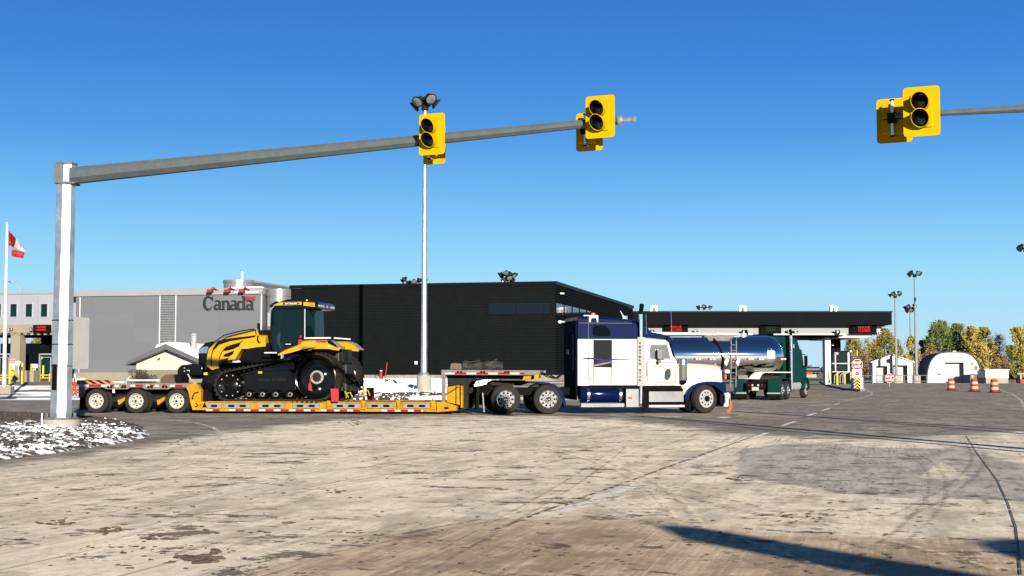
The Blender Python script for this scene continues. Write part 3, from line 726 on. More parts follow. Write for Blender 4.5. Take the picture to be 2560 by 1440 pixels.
# unseen slabs added behind the viewer, outlined to cast the foreground shadows
SH = Vector((math.sin(SUN_AZ), -math.cos(SUN_AZ)))/math.tan(SUN_EL)
def slab(name, label, pts, hh, post_at):
    g = [Vector((*G(*q)[:2],))+SH*hh for q in pts]; o = Vector(post_at)+SH*hh
    t = thing(name, label, "platform", (o.x, o.y, 0)); n = len(g)
    mb = MB(); mb.add([(q.x-o.x, q.y-o.y, hh) for q in g]+[(q.x-o.x, q.y-o.y, hh+.05) for q in g], [tuple(range(n))[::-1], tuple(range(n, 2*n))]+[(i, (i+1) % n, (i+1) % n+n, i+n) for i in range(n)]); mb.build("deck", GALVD, t, smooth=0)
    mb = MB(); mb.cyl((0, 0, 0), (0, 0, hh), .12, n=10); mb.build("post", GALV, t)
ga, gb_ = G(2130, 1432), G(2230, 1405); dd = Vector((.49, -.87)).normalized()*7
slab("long_shadow_slab", "long narrow flat slab added behind the viewer to cast the broad foreground shadow", [(1652, 1317), (1715, 1350), (2130, 1432), (2600, 1520), (3100, 1620), (3300, 1560), (2560, 1458), (2230, 1404), (1850, 1339), (1740, 1321)], 3.4, (ga.x+dd.x, ga.y+dd.y))
slab("small_shadow_slab", "small flat slab added behind the viewer to cast the shadow at the right edge", [(2464, 1364), (2485, 1356), (2530, 1353), (2650, 1358), (2700, 1400), (2640, 1424), (2560, 1402), (2510, 1386)], 2.6, (G(2660, 1390).x, G(2660, 1390).y))
# second mast outside the frame to the right, its shadow runs towards the white truck
eg = G(1838, 1029); p0 = Vector((eg.x, eg.y))+SH*6.3
t = thing("steel_post", "plain grey steel mast standing outside the right edge, its shadow crossing the road", "post", (p0.x, p0.y, 0))
mb = MB(); mb.cyl((0, 0, .3), (0, 0, 6.3), .16, .11, n=10); mb.build("post", GALV, t); mb = MB(); mb.lathe([(.35, 0), (.35, .3)], axis='z', n=24); mb.build("concrete_base", CONCL, t)

# ================================================================ LIGHT MASTS
def lamp(mb_h, mb_l, c, az, tilt, s):
    d = Vector((math.cos(az)*math.cos(tilt), math.sin(az)*math.cos(tilt), -math.sin(tilt)))
    def ring(dist, r, n=14):
        a = Vector((0, 0, 1)); u = d.cross(a).normalized(); v = d.cross(u); return [c+d*dist*s+(u*math.cos(2*PI*i/n)+v*math.sin(2*PI*i/n))*r*s for i in range(n)]
    mb_h.loft([ring(-.34, .10), ring(-.30, .17), ring(-.05, .20), ring(.10, .36), ring(.17, .37), ring(.15, .33), ring(.08, .28)])
    mb_l.loft([ring(.12, .31), ring(.125, .30)])
def mast(label, base, z0, ztop, r0, r1, lamps, rr_, s, basecyl=None, group="high light masts", lens=None, sub=0, hidden_base=False, ph=0):
    t = thing("light_mast", label, "light mast", (base[0], base[1], z0), 0, group)
    h_ = ztop-z0
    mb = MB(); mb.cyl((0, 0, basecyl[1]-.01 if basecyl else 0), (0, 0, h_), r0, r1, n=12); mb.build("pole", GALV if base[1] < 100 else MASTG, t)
    if basecyl:
        mb = MB(); mb.lathe([(basecyl[0], -.2), (basecyl[0]*1.01, basecyl[1]*.8), (basecyl[0]*.97, basecyl[1])], axis='z', n=28); mb.build("concrete_base", CONCL, t)
        mb = MB(); mb.lathe([(r0*2.0, basecyl[1]), (r0*1.9, basecyl[1]+.06), (r0*1.15, basecyl[1]+.2)], axis='z', n=14); mb.build("base_cover", GALV, t)
    mb = MB(); mb.cyl((0, 0, h_-.15), (0, 0, h_+.12), r1*2.1, n=10)
    mb.lathe([(rr_*.45, h_+.28), (rr_*.48, h_+.25), (rr_*.45, h_+.22), (rr_*.42, h_+.25)], axis='z', n=16, closed=True)
    for i in range(lamps):
        a = ph+2*PI*i/lamps+.3; mb.tube([(0, 0, h_), (rr_*.35*math.cos(a), rr_*.35*math.sin(a), h_+.2), (rr_*.8*math.cos(a), rr_*.8*math.sin(a), h_+.32)], .03*s+.01, 5)
    mb.build("lamp_frame", DARKST, t)
    for j in range(1+sub):
        for i in range(lamps):
            a = ph+2*PI*i/lamps+.3+j*.5; mh, ml = MB(), MB()
            dz = .35+.18*math.sin(i*2.1)-j*.55
            lamp(mh, ml, Vector((rr_*(.8-j*.3)*math.cos(a), rr_*(.8-j*.3)*math.sin(a), h_+dz)), a, R(38), s)
            o = mh.build("floodlight", DARKST, t); ml.build("glass", lens or ALU, o)
    return t
FLG = mat("lamp_glass", (.55, .57, .58), .15, .4, .1, 3)
b = at(1060, 928, 80.5); zb = 0.12; tz = at(1068, 270, 80.5).z
t = mast("tallest light mast, rising from a round concrete drum before the charcoal building", b, zb, tz, .19, .10, 5, .74, .98, (.43, 1.12), lens=FLG, sub=0)
b = at(2291, 928, 170); mast("tall light mast with two lamp heads just left of the arched white shed", b, 0, at(2287, 690, 170).z, .19, .12, 4, .9, .9, (.5, .95), lens=FLG)
b = at(2241, 928, 172); mast("light mast rising in front of the white double garage", b, 0, at(2239, 742, 172).z, .17, .11, 5, .8, .8, (.5, .9), lens=FLG)
b = at(2278, 928, 230); mast("farther two-tier light mast close left of the tall mast by the arched shed", b, 0, at(2276, 772, 230).z, .19, .12, 5, 1.1, 1.05, None, lens=FLG, sub=1)
b = at(1270, 928, 150); mast("two-tier lamp cluster showing above the charcoal roof left of its corner", b, 0, at(1272, 694, 150).z, .2, .14, 6, 1.1, .85, None, lens=FLG, sub=1)
b = at(1034, 928, 160); mast("lamp row just showing over the charcoal roof beside the tallest mast", b, 0, at(1033, 709, 160).z, .2, .14, 7, 1.7, .9, None, lens=FLG)
b = at(1762, 928, 260); mast("small dark lamp cluster seen over the flat roof of the canopy", b, 0, at(1762, 772, 260).z, .2, .14, 6, 1.6, 1.1, None, lens=FLG)
b = at(2572, 928, 150); mast("lamp cluster cut by the right edge of the frame above the trees", b, 0, at(2572, 626, 150).z, .2, .14, 4, 1.0, 1.0, None, lens=FLG)

# ================================================================ CHARCOAL BUILDING
DC = 98.0
GB = Fr(at(1388, 928, DC), -13.5)
def solve_y(fr, x, px):
    lo, hi = -60.0, 120.0
    for _ in range(60):
        m_ = (lo+hi)/2; q = fr.W(x, m_); v = 1280+F*q.x/q.y
        if v < px: lo = m_
        else: hi = m_
    return lo
yb = solve_y(GB, 0, 1582)
xl = GB.x(726); zt = GB.z(1388, 703); zpl = GB.z(1000, 937)
t = frthing(GB, "dark_building", "long charcoal building clad in horizontal ribs, behind the trailer", "building")
def ribs(mb, x0, x1, y0, y1, za, zb_, side, pitch=.19, dep=.06):
    """ribbed cladding; side 'f' runs along x at y0, side 'r' along y at x1"""
    n = int(round((zb_-za)/pitch)); p = (zb_-za)/n; prof = []
    for k in range(n): z = za+k*p; prof += [(0, z), (0, z+p*.42), (dep, z+p*.5), (dep, z+p*.92)]
    prof.append((0, zb_)); vs = []; fs = []
    for d, z in prof:
        if side == 'f': vs += [(x0, y0-d, z), (x1+d, y0-d, z)]
        else: vs += [(x1+d, y0-d, z), (x1+d, y1, z)]
    for k in range(len(prof)-1): fs.append((2*k, 2*k+1, 2*k+3, 2*k+2))
    mb.add(vs, fs)
wz0, wz1 = GB.z(1300, 785), GB.z(1300, 757); wx0, wx1 = GB.x(1219), GB.x(1376)
mb = MB()
ribs(mb, xl, 0, 0, yb, zpl, wz0, 'f'); ribs(mb, xl, 0, 0, yb, wz1, zt-.25, 'f'); ribs(mb, xl, wx0, 0, yb, wz0, wz1, 'f')
wy1 = solve_y(GB, 0, 1480)
ribs(mb, xl, 0, 0, yb, zpl, wz0, 'r'); ribs(mb, xl, 0, 0, yb, wz1, zt-.25, 'r')
m2 = MB(); m2.v = []; 
ribs(m2, xl, 0, wy1, yb, wz0, wz1, 'r'); mb.add(m2.v, m2.f)
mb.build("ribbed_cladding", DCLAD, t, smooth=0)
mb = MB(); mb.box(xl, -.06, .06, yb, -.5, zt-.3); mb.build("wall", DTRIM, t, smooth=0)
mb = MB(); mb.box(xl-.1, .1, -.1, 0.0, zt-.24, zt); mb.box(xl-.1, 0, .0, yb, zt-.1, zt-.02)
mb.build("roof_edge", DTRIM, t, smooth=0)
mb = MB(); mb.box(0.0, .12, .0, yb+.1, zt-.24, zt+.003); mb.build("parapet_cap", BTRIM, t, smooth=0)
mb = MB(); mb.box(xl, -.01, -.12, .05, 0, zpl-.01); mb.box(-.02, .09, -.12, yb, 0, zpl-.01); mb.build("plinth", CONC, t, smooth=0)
mb = MB(); mb.box(wx0, wx1, .015, .04, wz0+.02, wz1-.02); o = mb.build("window", BLGL, t, smooth=0)
mb = MB(); mb.box(wx0-.08, wx0, -.05, .04, wz0, wz1)
for px_ in (1290, 1360, 1376): x_ = GB.x(px_); mb.box(x_-.03, x_+.03, -.01, .015, wz0+.02, wz1-.02)
mb.box(wx1+.03, .04, -.02, .02, wz0, wz1)
mb.build("frame", DTRIM, o, smooth=0)
mb = MB(); mb.box(-.04, -.012, .3, wy1, wz0+.02, wz1-.02); o = mb.build("window", BLGL, t, smooth=0)
mb = MB()
k = .3
while k < wy1: mb.box(-.012, .03, k-.04, k+.04, wz0+.02, wz1-.02); k += 3.1
mb.box(-.02, .10, .0, wy1, wz0-.12, wz0+.02); mb.build("frame", DTRIM, o, smooth=0)
mb = MB(); q = GB.z(1407, 730); mb.box(.03, .3, 1.7, 1.9, q-.06, q+.06); mb.build("wall_lamp", WHITE, t, smooth=0)
zz = GB.z(1400, 803); mb = MB(); mb.box(.05, .55, 1.1, 1.3, zz-.05, zz+.05).box(.0, .2, 1.05, 1.35, zz-.12, zz+.1); mb.build("security_camera", WHITE, t, smooth=0)
zz = GB.z(1041, 907); xx = GB.x(1041); mb = MB(); mb.box(xx-.11, xx+.11, -.1, -.03, zz-.11, zz+.11); mb.build("wall_outlet", WHITE, t, smooth=0)
mb = MB(); xx = GB.x(1207); mb.cyl((xx, 6, zt-.3), (xx, 6, zt+.5), .07, n=8); mb.build("vent_pipe", WHITE, t)

# ================================================================ GREY BUILDING WITH THE WORDMARK
GC = Fr(at(655, 928, 107), -13.5)
def brickmat(name, col, w_, h_, mort, ms=.01, rough=.5):
    m = mat(name, col, rough, 0, k=1); n, l = m.node_tree.nodes, m.node_tree.links; p = n["Principled BSDF"]
    tc = n.new("ShaderNodeTexCoord"); mp = n.new("ShaderNodeMapping"); mp.inputs['Rotation'].default_value = (R(90), 0, 0); l.new(tc.outputs['Object'], mp.inputs[0])
    b = n.new("ShaderNodeTexBrick"); b.offset = 0; b.inputs['Scale'].default_value = 1; b.inputs['Brick Width'].default_value = w_; b.inputs['Row Height'].default_value = h_
    b.inputs['Mortar Size'].default_value = ms; b.inputs['Color1'].default_value = (*col, 1); b.inputs['Color2'].default_value = (*[c*.93 for c in col], 1); b.inputs['Mortar'].default_value = (*mort, 1)
    l.new(mp.outputs[0], b.inputs[0]); l.new(b.outputs[0], p.inputs['Base Color']); return m
PANEL = brickmat("grey_wall_panel", (.076, .081, .093), 3.7, 1.25, (.062, .066, .077), .012)
PALEP = brickmat("pale_wall_panel", (.165, .170, .195), 1.6, 1.6, (.13, .134, .155), .02)
t = frthing(GC, "grey_building", "pale grey panelled building at the left with the word Canada on its wall", "building")
X0 = GC.x(187); X1 = -.02; ZT = GC.z(655, 718.5); ZW = GC.z(655, 735); ZP = GC.z(500, 931)
lv0, lv1 = GC.x(399), GC.x(437)
mb = MB(); mb.box(X0, lv0, 0, 20, .5, ZW).box(lv1, X1, 0, 20, .5, ZW).box(lv0, lv1, .25, 20, .5, ZW); mb.build("wall", PANEL, t, smooth=0)
mb = MB(); mb.box(X0-.6, X1+.03, -.15, 20, ZW, (ZT+ZW)/2).box(X0-.6, X1+.03, -.02, 20, (ZT+ZW)/2, ZT); mb.build("parapet", PALEPAN, t, smooth=0)
mb = MB(); mb.box(X0+.1, X1, -.08, .0, .3, ZP); mb.build("plinth", TANCON, t, smooth=0)
zl = GC.z(418, 865); mb = MB(); n = int((ZW-zl)/.135)
for k in range(n): z = zl+k*.135; mb.add([(lv0, -.02, z), (lv1, -.02, z), (lv1, .16, z+.10), (lv0, .16, z+.10), (lv0, -.02, z+.025), (lv1, -.02, z+.025)], [(0, 1, 2, 3), (0, 1, 5, 4), (4, 5, 2, 3)])
mb.build("louvre", ALU, t, smooth=0)
mb = MB(); mb.box(lv0-.07, lv0, -.05, .1, zl-.3, ZW).box(lv1, lv1+.07, -.05, .1, zl-.3, ZW).box(X0+.35, X0+.42, -.03, .0, ZP, ZW).box(-.14, -.05, -.05, .0, ZP, ZW); mb.build("trim", WHITE, t, smooth=0)
mb = MB(); xa = GC.x(572); mb.box(xa, X1, -.2, .3, ZT-.06, ZT+.05); mb.box(GC.x(585), X1-.3, -.19, .1, ZW+.14, ZW+.20); o = mb.build("roof_snow", SNOW, t, smooth=30, bevel=.05)
# wordmark: hand-built serif letters standing off the wall
L = lambda a, b: GC.L(a, b, -.12)
lt = MB()
def ell(cx, cy, rx, ry, a0, a1, n=14): return [(cx+rx*math.cos(R(a0+(a1-a0)*i/n)), cy-ry*math.sin(R(a0+(a1-a0)*i/n))) for i in range(n+1)]
k = (GC.x(600)-GC.x(500))/100
def stroke(pts, ws): lt.ribbon([L(*p) for p in pts], [x*k for x in ws] if isinstance(ws, list) else ws*k, -.16, -.06)
def sn_(n, a, b): return [a+(b-a)*math.sin(PI*i/n) for i in range(n+1)]
stroke(ell(521, 757.5, 10.5, 16, 35, 325, 24), [1.6+4.6*abs(math.sin(PI*i/24))**1.2 for i in range(25)])
stroke([(531, 741), (531.5, 750)], 1.8); stroke([(528, 745), (532, 751)], 1.5)
def a_(x, w=1.12):
    X_ = lambda v: x+v*w
    e1_ = [(X_(a-x), z) for a, z in ell(x+5.5, 757, 5.5, 5.5, 150, 20, 8)]; stroke(e1_, [1.6, 1.8, 2.2, 2.4, 2.8, 3.2, 3.6, 4.2, 4.4]); stroke([(X_(11.2), 755), (X_(11.2), 770), (X_(12), 773), (X_(15), 773.5)], [5, 5, 3.5, 1.8])
    stroke([(X_(a-x), z) for a, z in ell(x+5.2, 767.2, 4.8, 5.6, 40, 330, 14)], [1.6]+[2.0+3.0*math.sin(PI*i/13) for i in range(14)])
def n_(x, w=1.12):
    X_ = lambda v: x+v*w
    stroke([(X_(2), 752), (X_(2), 774)], 5.2); stroke([(X_(-1.5), 753), (X_(3), 752)], 1.6); stroke([(X_(a-x), z) for a, z in ell(x+8, 759, 5.5, 6.5, 165, 0, 8)], [1.6, 2, 2.4, 3, 3.6, 4.4, 5, 5.2, 5.2]); stroke([(X_(13.5), 758), (X_(13.5), 774)], 5.2)
    stroke([(X_(-1.5), 773.6), (X_(5.5), 773.6)], 1.6); stroke([(X_(10), 773.6), (X_(17), 773.6)], 1.6)
a_(536.5); n_(556); a_(577)
stroke(ell(600.5, 763.5, 6.2, 10, 50, 310, 16), [1.8+3.8*math.sin(PI*i/16) for i in range(17)]); stroke([(609.5, 741), (609.5, 773.6)], 5.4); stroke([(605, 741.6), (610, 741)], 1.8); stroke([(608, 773.6), (614, 773.6)], 1.5)
a_(617, 1.15)
lt.build("wordmark", mat("letter_charcoal", (.03, .032, .036), .5), t, smooth=0)
fl = MB(); rd = [L(614, 740), L(620, 740), L(620, 750), L(614, 750)]; fl.prism(rd, -.18, -.1); fl.prism([L(632, 740), L(638, 740), L(638, 750), L(632, 750)], -.18, -.1)
leaf = [(626, 739.5), (627.3, 742), (629.5, 741.5), (629, 744.5), (631, 745), (629, 747.5), (627, 747.8), (626.3, 751), (625.7, 751), (625, 747.8), (623, 747.5), (621, 745), (623, 744.5), (622.5, 741.5), (624.7, 742)]
fl.prism([L(*q) for q in leaf], -.18, -.1)
fl.build("wordmark_flag", RED, t, smooth=0)
for px_ in (525, 568, 605):
    a0 = GC.L(px_, 727, -.7); mb = MB(); mb.loft([[(a0[0]+dx_, -.7+dy, a0[1]+dz) for dx_, dz in ((-.17*s_, -.09*s_), (.17*s_, -.09*s_), (.17*s_, .10*s_), (-.17*s_, .10*s_))] for dy, s_ in ((.35, .8), (-.15, 1.2))])
    mb.tube([(a0[0], -.65, a0[1]+.1), (a0[0]+.15, -.5, a0[1]+.3), (a0[0]+.35, .1, ZT-.25)], .05, 6); o = mb.build("sign_lamp", RED, t, smooth=20)
# round stair tower at the corner, drum and roof house
PALEM = mat("pale_metal", (.50, .51, .53), .35, .45, .08, .8)
mb = MB(); r_ = (GC.x(714)-GC.x(656))/2; mb.lathe([(r_, .5), (r_, GC.z(685, 740)), (r_+.06, GC.z(685, 740)), (r_+.06, GC.z(685, 722))], c=(r_+.0, r_*.9, 0), axis='z', n=48); mb.build("corner_tower", PALEM, t)
mb = MB()
for zz in (GC.z(685, 750), GC.z(685, 772), GC.z(685, 795), GC.z(685, 820)): mb.lathe([(r_+.012, zz-.02), (r_+.012, zz+.02)], c=(r_, r_*.9, 0), axis='z', n=48)
mb.build("tower_seam", PALEPAN, t)
mb = MB(); mb.box(2*r_-.4, 2*r_+1.5, r_, 16, .5, GC.z(690, 726)); mb.build("side_wall", PANEL, t, smooth=0)
xd, yd = GC.x(595, 7), 7; rd_ = (GC.x(630, 7)-GC.x(560, 7))/2
mb = MB(); mb.lathe([(rd_, ZT-1), (rd_, GC.z(595, 704, 5)), (rd_+.05, GC.z(595, 704, 5)), (rd_+.05, GC.z(595, 697, 5))], c=(xd, yd, 0), axis='z', n=48); mb.build("roof_drum", PALEM, t)
mb = MB(); mb.box(xd, xd+rd_, yd, yd+24, ZT-1, GC.z(628, 703, 7)-.12); mb.build("roof_house", PANEL, t, smooth=0)
mb = MB(); mb.box(xd, xd+rd_+.05, yd, yd+24.1, GC.z(628, 703, 7)-.12, GC.z(628, 703, 7)+.05); mb.build("roof_house_cap", PALEPAN, t, smooth=0)
mb = MB(); mb.cyl((GC.x(603, 7), yd, GC.z(603, 698, 7)-.1), (GC.x(603, 7), yd, GC.z(603, 679, 7)), .08, n=8); mb.build("flue", ALU, t)
# left wing above the inspection lanes
off = 1.5
t = frthing(GC, "inspection_wing", "pale lilac office wing over the old inspection lanes at the far left edge", "building")
xa, xb = GC.x(-160, off), GC.x(192, off); z1 = GC.z(100, 729, off); z2 = GC.z(100, 735, off); z0 = GC.z(100, 812, off)
mb = MB(); mb.box(xa, xb, off, off+12, z0, z2); mb.build("wall", PALEP, t, smooth=0)
mb = MB(); mb.box(xa, xb, off-.08, off+12, z2, z1); mb.build("parapet", PALEPAN, t, smooth=0)
for px_ in (-84, -46, -8, 31.5, 70, 108):
    a, b = GC.x(px_-8, off), GC.x(px_+8, off); za, zb_ = GC.z(px_, 792, off), GC.z(px_, 760, off)
    mb = MB(); mb.box(a, b, off-.012, off+.02, za, zb_); o = mb.build("window", TEALGL, t, smooth=0)
    mb = MB(); mb.box(a-.06, a, off-.05, off, za, zb_).box(b, b+.06, off-.05, off, za, zb_).box(a-.06, b+.06, off-.05, off, zb_, zb_+.05).box(a-.06, b+.06, off-.05, off, za-.05, za); mb.build("frame", ALU, o, smooth=0)
zb0, zb1 = GC.z(60, 833, off), GC.z(60, 812, off)
mb = MB(); mb.box(xa, xb, off-1.2, off+.3, zb0, zb1-.02)
for k in range(14): mb.prism(arcp(GC.x(18+k*16.5-20, off), zb0, .2, 180, 360, 6), off-1.1, off-.6)
mb.build("beam", TANCON, t, smooth=0)
mb = MB(); mb.box(xa, xb, off+.3, off+11, zb0-.1, zb1-.03); mb.build("soffit", BLACKM, t, smooth=0)
for a_px, b_px in ((43, 66), (-120, -95)):
    mb = MB(); mb.box(GC.x(a_px, off), GC.x(b_px, off), off-1.0, off-.1, .7, zb0); mb.build("column", TANCON, t, smooth=0, bevel=.03)
mb = MB(); mb.box(GC.x(67, off), GC.x(88, off), off+2, off+5, .7, zb0); mb.box(GC.x(14, off+8), GC.x(20, off+8), off+7.8, off+8, .7, zb0).box(GC.x(124, off+8), GC.x(131, off+8), off+7.8, off+8, .7, zb0); mb.build("lane_pier", BLACKM, t, smooth=0)
mb = MB()
zbk = GC.z(60, 858, 10); mb.box(xa, xb, 10.6, 11, .5, zbk); o = mb.build("rear_screen", mat("dark_teal_screen", (.015, .05, .05), .3), t, smooth=0)
for a_px, b_px in ((98, 132), (-4, 26)):
    a, b = GC.x(a_px, 2.6), GC.x(b_px, 2.6); zz = GC.z(a_px, 885, 2.6)
    mb = MB(); mb.box(a, b, 2.6, 5.5, .7, zz); o = mb.build("booth", mat("booth_green", (.012, .035, .03), .25), t, smooth=0)
    mb = MB(); mb.box(a, a+.06, 2.54, 2.6, .7, zz).box(b-.06, b, 2.54, 2.6, .7, zz).box(a, b, 2.54, 2.6, zz-.06, zz+.03)
    mb.box(a+.16, b-.16, 2.54, 2.59, zz-.30, zz-.26).box(a+.16, a+.2, 2.54, 2.59, .9, zz-.26).box(b-.2, b-.16, 2.54, 2.59, .9, zz-.26); mb.build("frame", ALU, o, smooth=0)
    mb = MB(); mb.box(a+.2, b-.2, 2.56, 2.598, .9, zz-.3); mb.build("glass", TEALGL, o, smooth=0)
mb = MB(); a0 = GC.L(102, 898, 2.5); mb.text("3", a0[0], a0[0]+.13, a0[1], a0[1]+.22, 2.53); mb.build("booth_number", WHITE, t, smooth=0)
def lettered(fr, name, label, px0, px1, py0, py1, off, lines_, bm, tm, dep=.25, inset=(.22, .16), cat="sign", fat=.02, group=None, par=None):
    a = fr.L(px0, py1, off); b = fr.L(px1, py0, off); W_ = b[0]-a[0]; H_ = b[1]-a[1]
    c = fr.W((a[0]+b[0])/2, off, a[1])
    t = thing(name, label, cat, c, fr.h, group)
    mb = MB(); mb.box(-W_/2, W_/2, 0, dep, 0, H_); mb.build("panel", bm, t, smooth=0)
    mb = MB(); n = len(lines_)
    for i, s_ in enumerate(lines_):
        zz1 = H_*(1-inset[1])-i*(H_*(1-2*inset[1]))/n; zz0 = zz1-(H_*(1-2*inset[1]))/n*.80
        mb.text(s_, -W_/2+W_*inset[0], W_/2-W_*inset[0], zz0, zz1, -.006, fat=fat)
    mb.build("lettering", tm, t, smooth=0); return t
LD = "red lettered electronic lane signs"
lettered(GC, "lane_display", "black display reading CLOSED FERMÉ in red on the tan beam at the far left", 82, 124, 812, 831, off-1.5, ["CLOSED", "FERMÉ"], BLACKM, LEDRED, group=LD, cat="display")
lettered(GC, "lane_number_sign", "small black plate with a white 3 beside the leftmost red display", 74, 80, 819, 830, off-1.3, ["3"], NUMB, WHITE, .08, cat="sign")
for px_, lb in ((22, "two-part black symbol plate on the tan beam right of the flagpole"), (131, "black symbol plate on the tan beam just left of the big mast")):
    a = GC.L(px_-3, 828, off-1.26); t2 = thing("lane_symbol_sign", lb, "sign", GC.W(a[0], off-1.26, a[1]), GC.h)
    mb = MB(); mb.box(0, .2, 0, .05, 0, .24).box(.24, .44, 0, .05, 0, .24); mb.build("panel", NUMB, t2, smooth=0)
    mb = MB(); mb.box(.04, .16, -.006, 0, .13, .20).prism(arcp(.34, .12, .05, 0, 360, 10)[:-1], -.006, 0).box(.28, .4, -.006, 0, .19, .21).box(.05, .15, -.006, 0, .03, .08); mb.build("symbol", WHITE, t2, smooth=0)

# ---- small cream gabled building
GG = Fr(at(345, 928, 88), -6)
t = frthing(GG, "gabled_building", "small cream gabled building with a snowy roof half hidden behind the yellow machine", "building")
xw0, xw1 = GG.x(341), GG.x(341)+7.4; ze = GG.z(345, 908); za = GG.z(424, 870); xap = GG.x(424)
zp = GG.z(400, 925); zg = terr(0, 88)-.3
mb = MB(); mb.prism([(xw0, zp), (xw0, ze-.05), (xap, za-.12), (2*xap-xw0, ze-.05), (2*xap-xw0, zp)], 0, 9); mb.build("wall", CREAM if False else mat("cream_siding", (.76, .74, .66), .7, 0, .06, 1), t, smooth=0)
mb = MB(); mb.box(xw0, 2*xap-xw0, -.03, 9, zg, zp); mb.build("plinth", mat("stained_concrete", (.33, .31, .22), .9, 0, .25, 1), t, smooth=0)
e0 = GG.L(314, 909, -.8); ov = e0[0]; zt_ = GG.z(424, 861, -.8); sl = (zt_-e0[1])/(xap-ov)
mb = MB(); xr = 2*xap-ov; mb.prism([(ov, e0[1]-.12), (ov, e0[1]+.1), (xap, zt_+.05), (xr, e0[1]+.1), (xr, e0[1]-.12), (xap, zt_-.3)], -.8, 9.4); mb.build("roof", mat("grey_fascia", (.13, .135, .14), .6), t, smooth=0)
mb = MB(); mb.prism([(ov+1.9, e0[1]+.1+sl*1.9), (xap, zt_+.055), (xr, e0[1]+.105), (xr-.1, e0[1]+.30), (xap+.2, zt_+.17), (xap-.6, zt_-.02)], -.72, 9.3); mb.build("roof_snow", SNOW, t, smooth=0, bevel=.04)
cx_ = GG.x(484, 1.5); zb_ = GG.z(484, 868, 1.5); zt2 = GG.z(484, 832, 1.5)
mb = MB(); mb.lathe([(.19, zb_-.5), (.19, zt2-.18), (.26, zt2-.16), (.26, zt2-.11), (.2, zt2-.1), (.2, zt2-.04), (.29, zt2-.02), (.24, zt2)], c=(cx_, 1.5, 0), axis='z', n=16); mb.build("chimney", CHROMED, t)
a0 = GG.L(400, 897); mb = MB(); mb.tube([(a0[0]-.15, -.02, a0[1]-.08), (a0[0], -.2, a0[1]), (a0[0]+.1, -.3, a0[1]+.05)], .03); mb.build("wall_lamp", BLACKM, t)
# low shrubs along the plinth
def shrub(label, p, w_, h_, m, nb=60):
    mb = MB()
    for _ in range(nb):
        a = random.uniform(0, 2*PI); r = random.random()*w_; x, y = r*math.cos(a)*.4, r*math.sin(a)*.4
        mb.tube([(x*.3, y*.3, 0), (x*.8, y*.8, h_*.5*random.uniform(.6, 1)), (x*1.5+random.uniform(-.1, .1), y*1.4, h_*random.uniform(.6, 1))], .012, 3)
        q = random.uniform(.4, 1); s_ = .05
        for _k in range(5):
            cx2, cy2, cz2 = x*1.3+random.uniform(-.15, .15), y*1.3+random.uniform(-.15, .15), h_*random.uniform(.3, 1)
            mb.add([(cx2-s_, cy2, cz2), (cx2+s_, cy2, cz2+s_*.3), (cx2, cy2+s_, cz2+s_)], [(0, 1, 2)])
    o = mb.build("shrub", m, smooth=0, loc=p); tag(o, label, "shrub"); return o
TW = mat("dry_twigs", (.10, .075, .05), .9, 0, .4, 5)
p = GG.W(GG.x(365), -1.2); shrub("dry brown shrub against the cream gabled building's foundation, left one", (p.x, p.y, terr(p.x, p.y)-.05), 1.2, 1.0, TW)
p = GG.W(GG.x(388), -1.5); shrub("lower dark shrub against the cream gabled building's foundation, right one", (p.x, p.y, terr(p.x, p.y)-.05), 1.4, .7, TW)

# ================================================================ LEFT FOREGROUND OF THE OLD LANES
def bollard(px_, y1, y0, r, label, tn=None, m=BOLYEL, z=None, Y=None):
    p = Gt(px_, y1) if Y is None else at(px_, y1, Y)
    h_ = (y1-y0)/F*p.y; t = MB(); t.lathe([(r, 0), (r, h_-r*.8), (r*.8, h_-r*.3), (r*.3, h_)], axis='z', n=14); o = t.build("bollard", m, smooth=40, loc=p)
    tag(o, label, "bollard", "yellow steel bollards"); return p, h_
bollard(24, 959, 905, .075*1, "yellow bollard just right of the flagpole, by the small stop sign")
bollard(53.5, 960, 906, .11, "thickest yellow bollard at the left, with a black plate on it")
bollard(83, 958, 921, .075, "yellow bollard right of the one with the black plate, its base in snow")
bollard(107.5, 945, 913, .075, "yellow bollard standing alone before the green booth door", Y=95)
bollard(78, 938, 909, .06, "slim yellow bollard behind, below the tan column's right side", Y=98)
p = Gt(53, 960); t = thing("marker_plate", "black plate with white symbol fixed to the thick yellow bollard at the left", "plate", (p.x, p.y-.13, p.z+.83))
mb = MB(); mb.box(-.1, .1, 0, .02, 0, .22); mb.build("panel", BLACKM, t, smooth=0); mb = MB(); mb.box(-.05, .05, -.006, 0, .04, .08).box(-.03, .03, -.006, 0, .1, .18); mb.build("symbol", WHITE, t, smooth=0)
GL = Fr(at(100, 928, 93), -6)
t = frthing(GL, "guard_rail", "yellow pipe guard rail running along the old lanes at the left", "railing")
mb = MB(); zg = GL.z(100, 951)
for z in (GL.z(100, 945), GL.z(100, 938)): mb.tube([(GL.x(-100), 0, z), (GL.x(140), 0, z)], .05, 8)
mb.build("rail", BOLYEL, t)
for px_ in (-60, 8, 40, 72, 100, 125): mb = MB(); mb.cyl((GL.x(px_), 0, .6), (GL.x(px_), 0, GL.z(100, 934)), .055, n=8); mb.build("post", BOLYEL, t)
for a_, b_, c_, d_, lb in ((60, 84, 926, 946, "long pale concrete kerb block behind the snow at the old lanes"), (30, 50, 936, 955, "tan concrete block beside the chevron plate")):
    p0 = GL.L(a_, d_, -1.5); p1 = GL.L(b_, c_, -1.5); mb = MB(); mb.box(p0[0], p1[0], -1.5, -.6, p0[1]-.3, p1[1]); o = mb.build("concrete_block", TANCON, smooth=0, bevel=.04, loc=(GL.p.x, GL.p.y, 0), rot=(0, 0, GL.h)); tag(o, lb, "block")
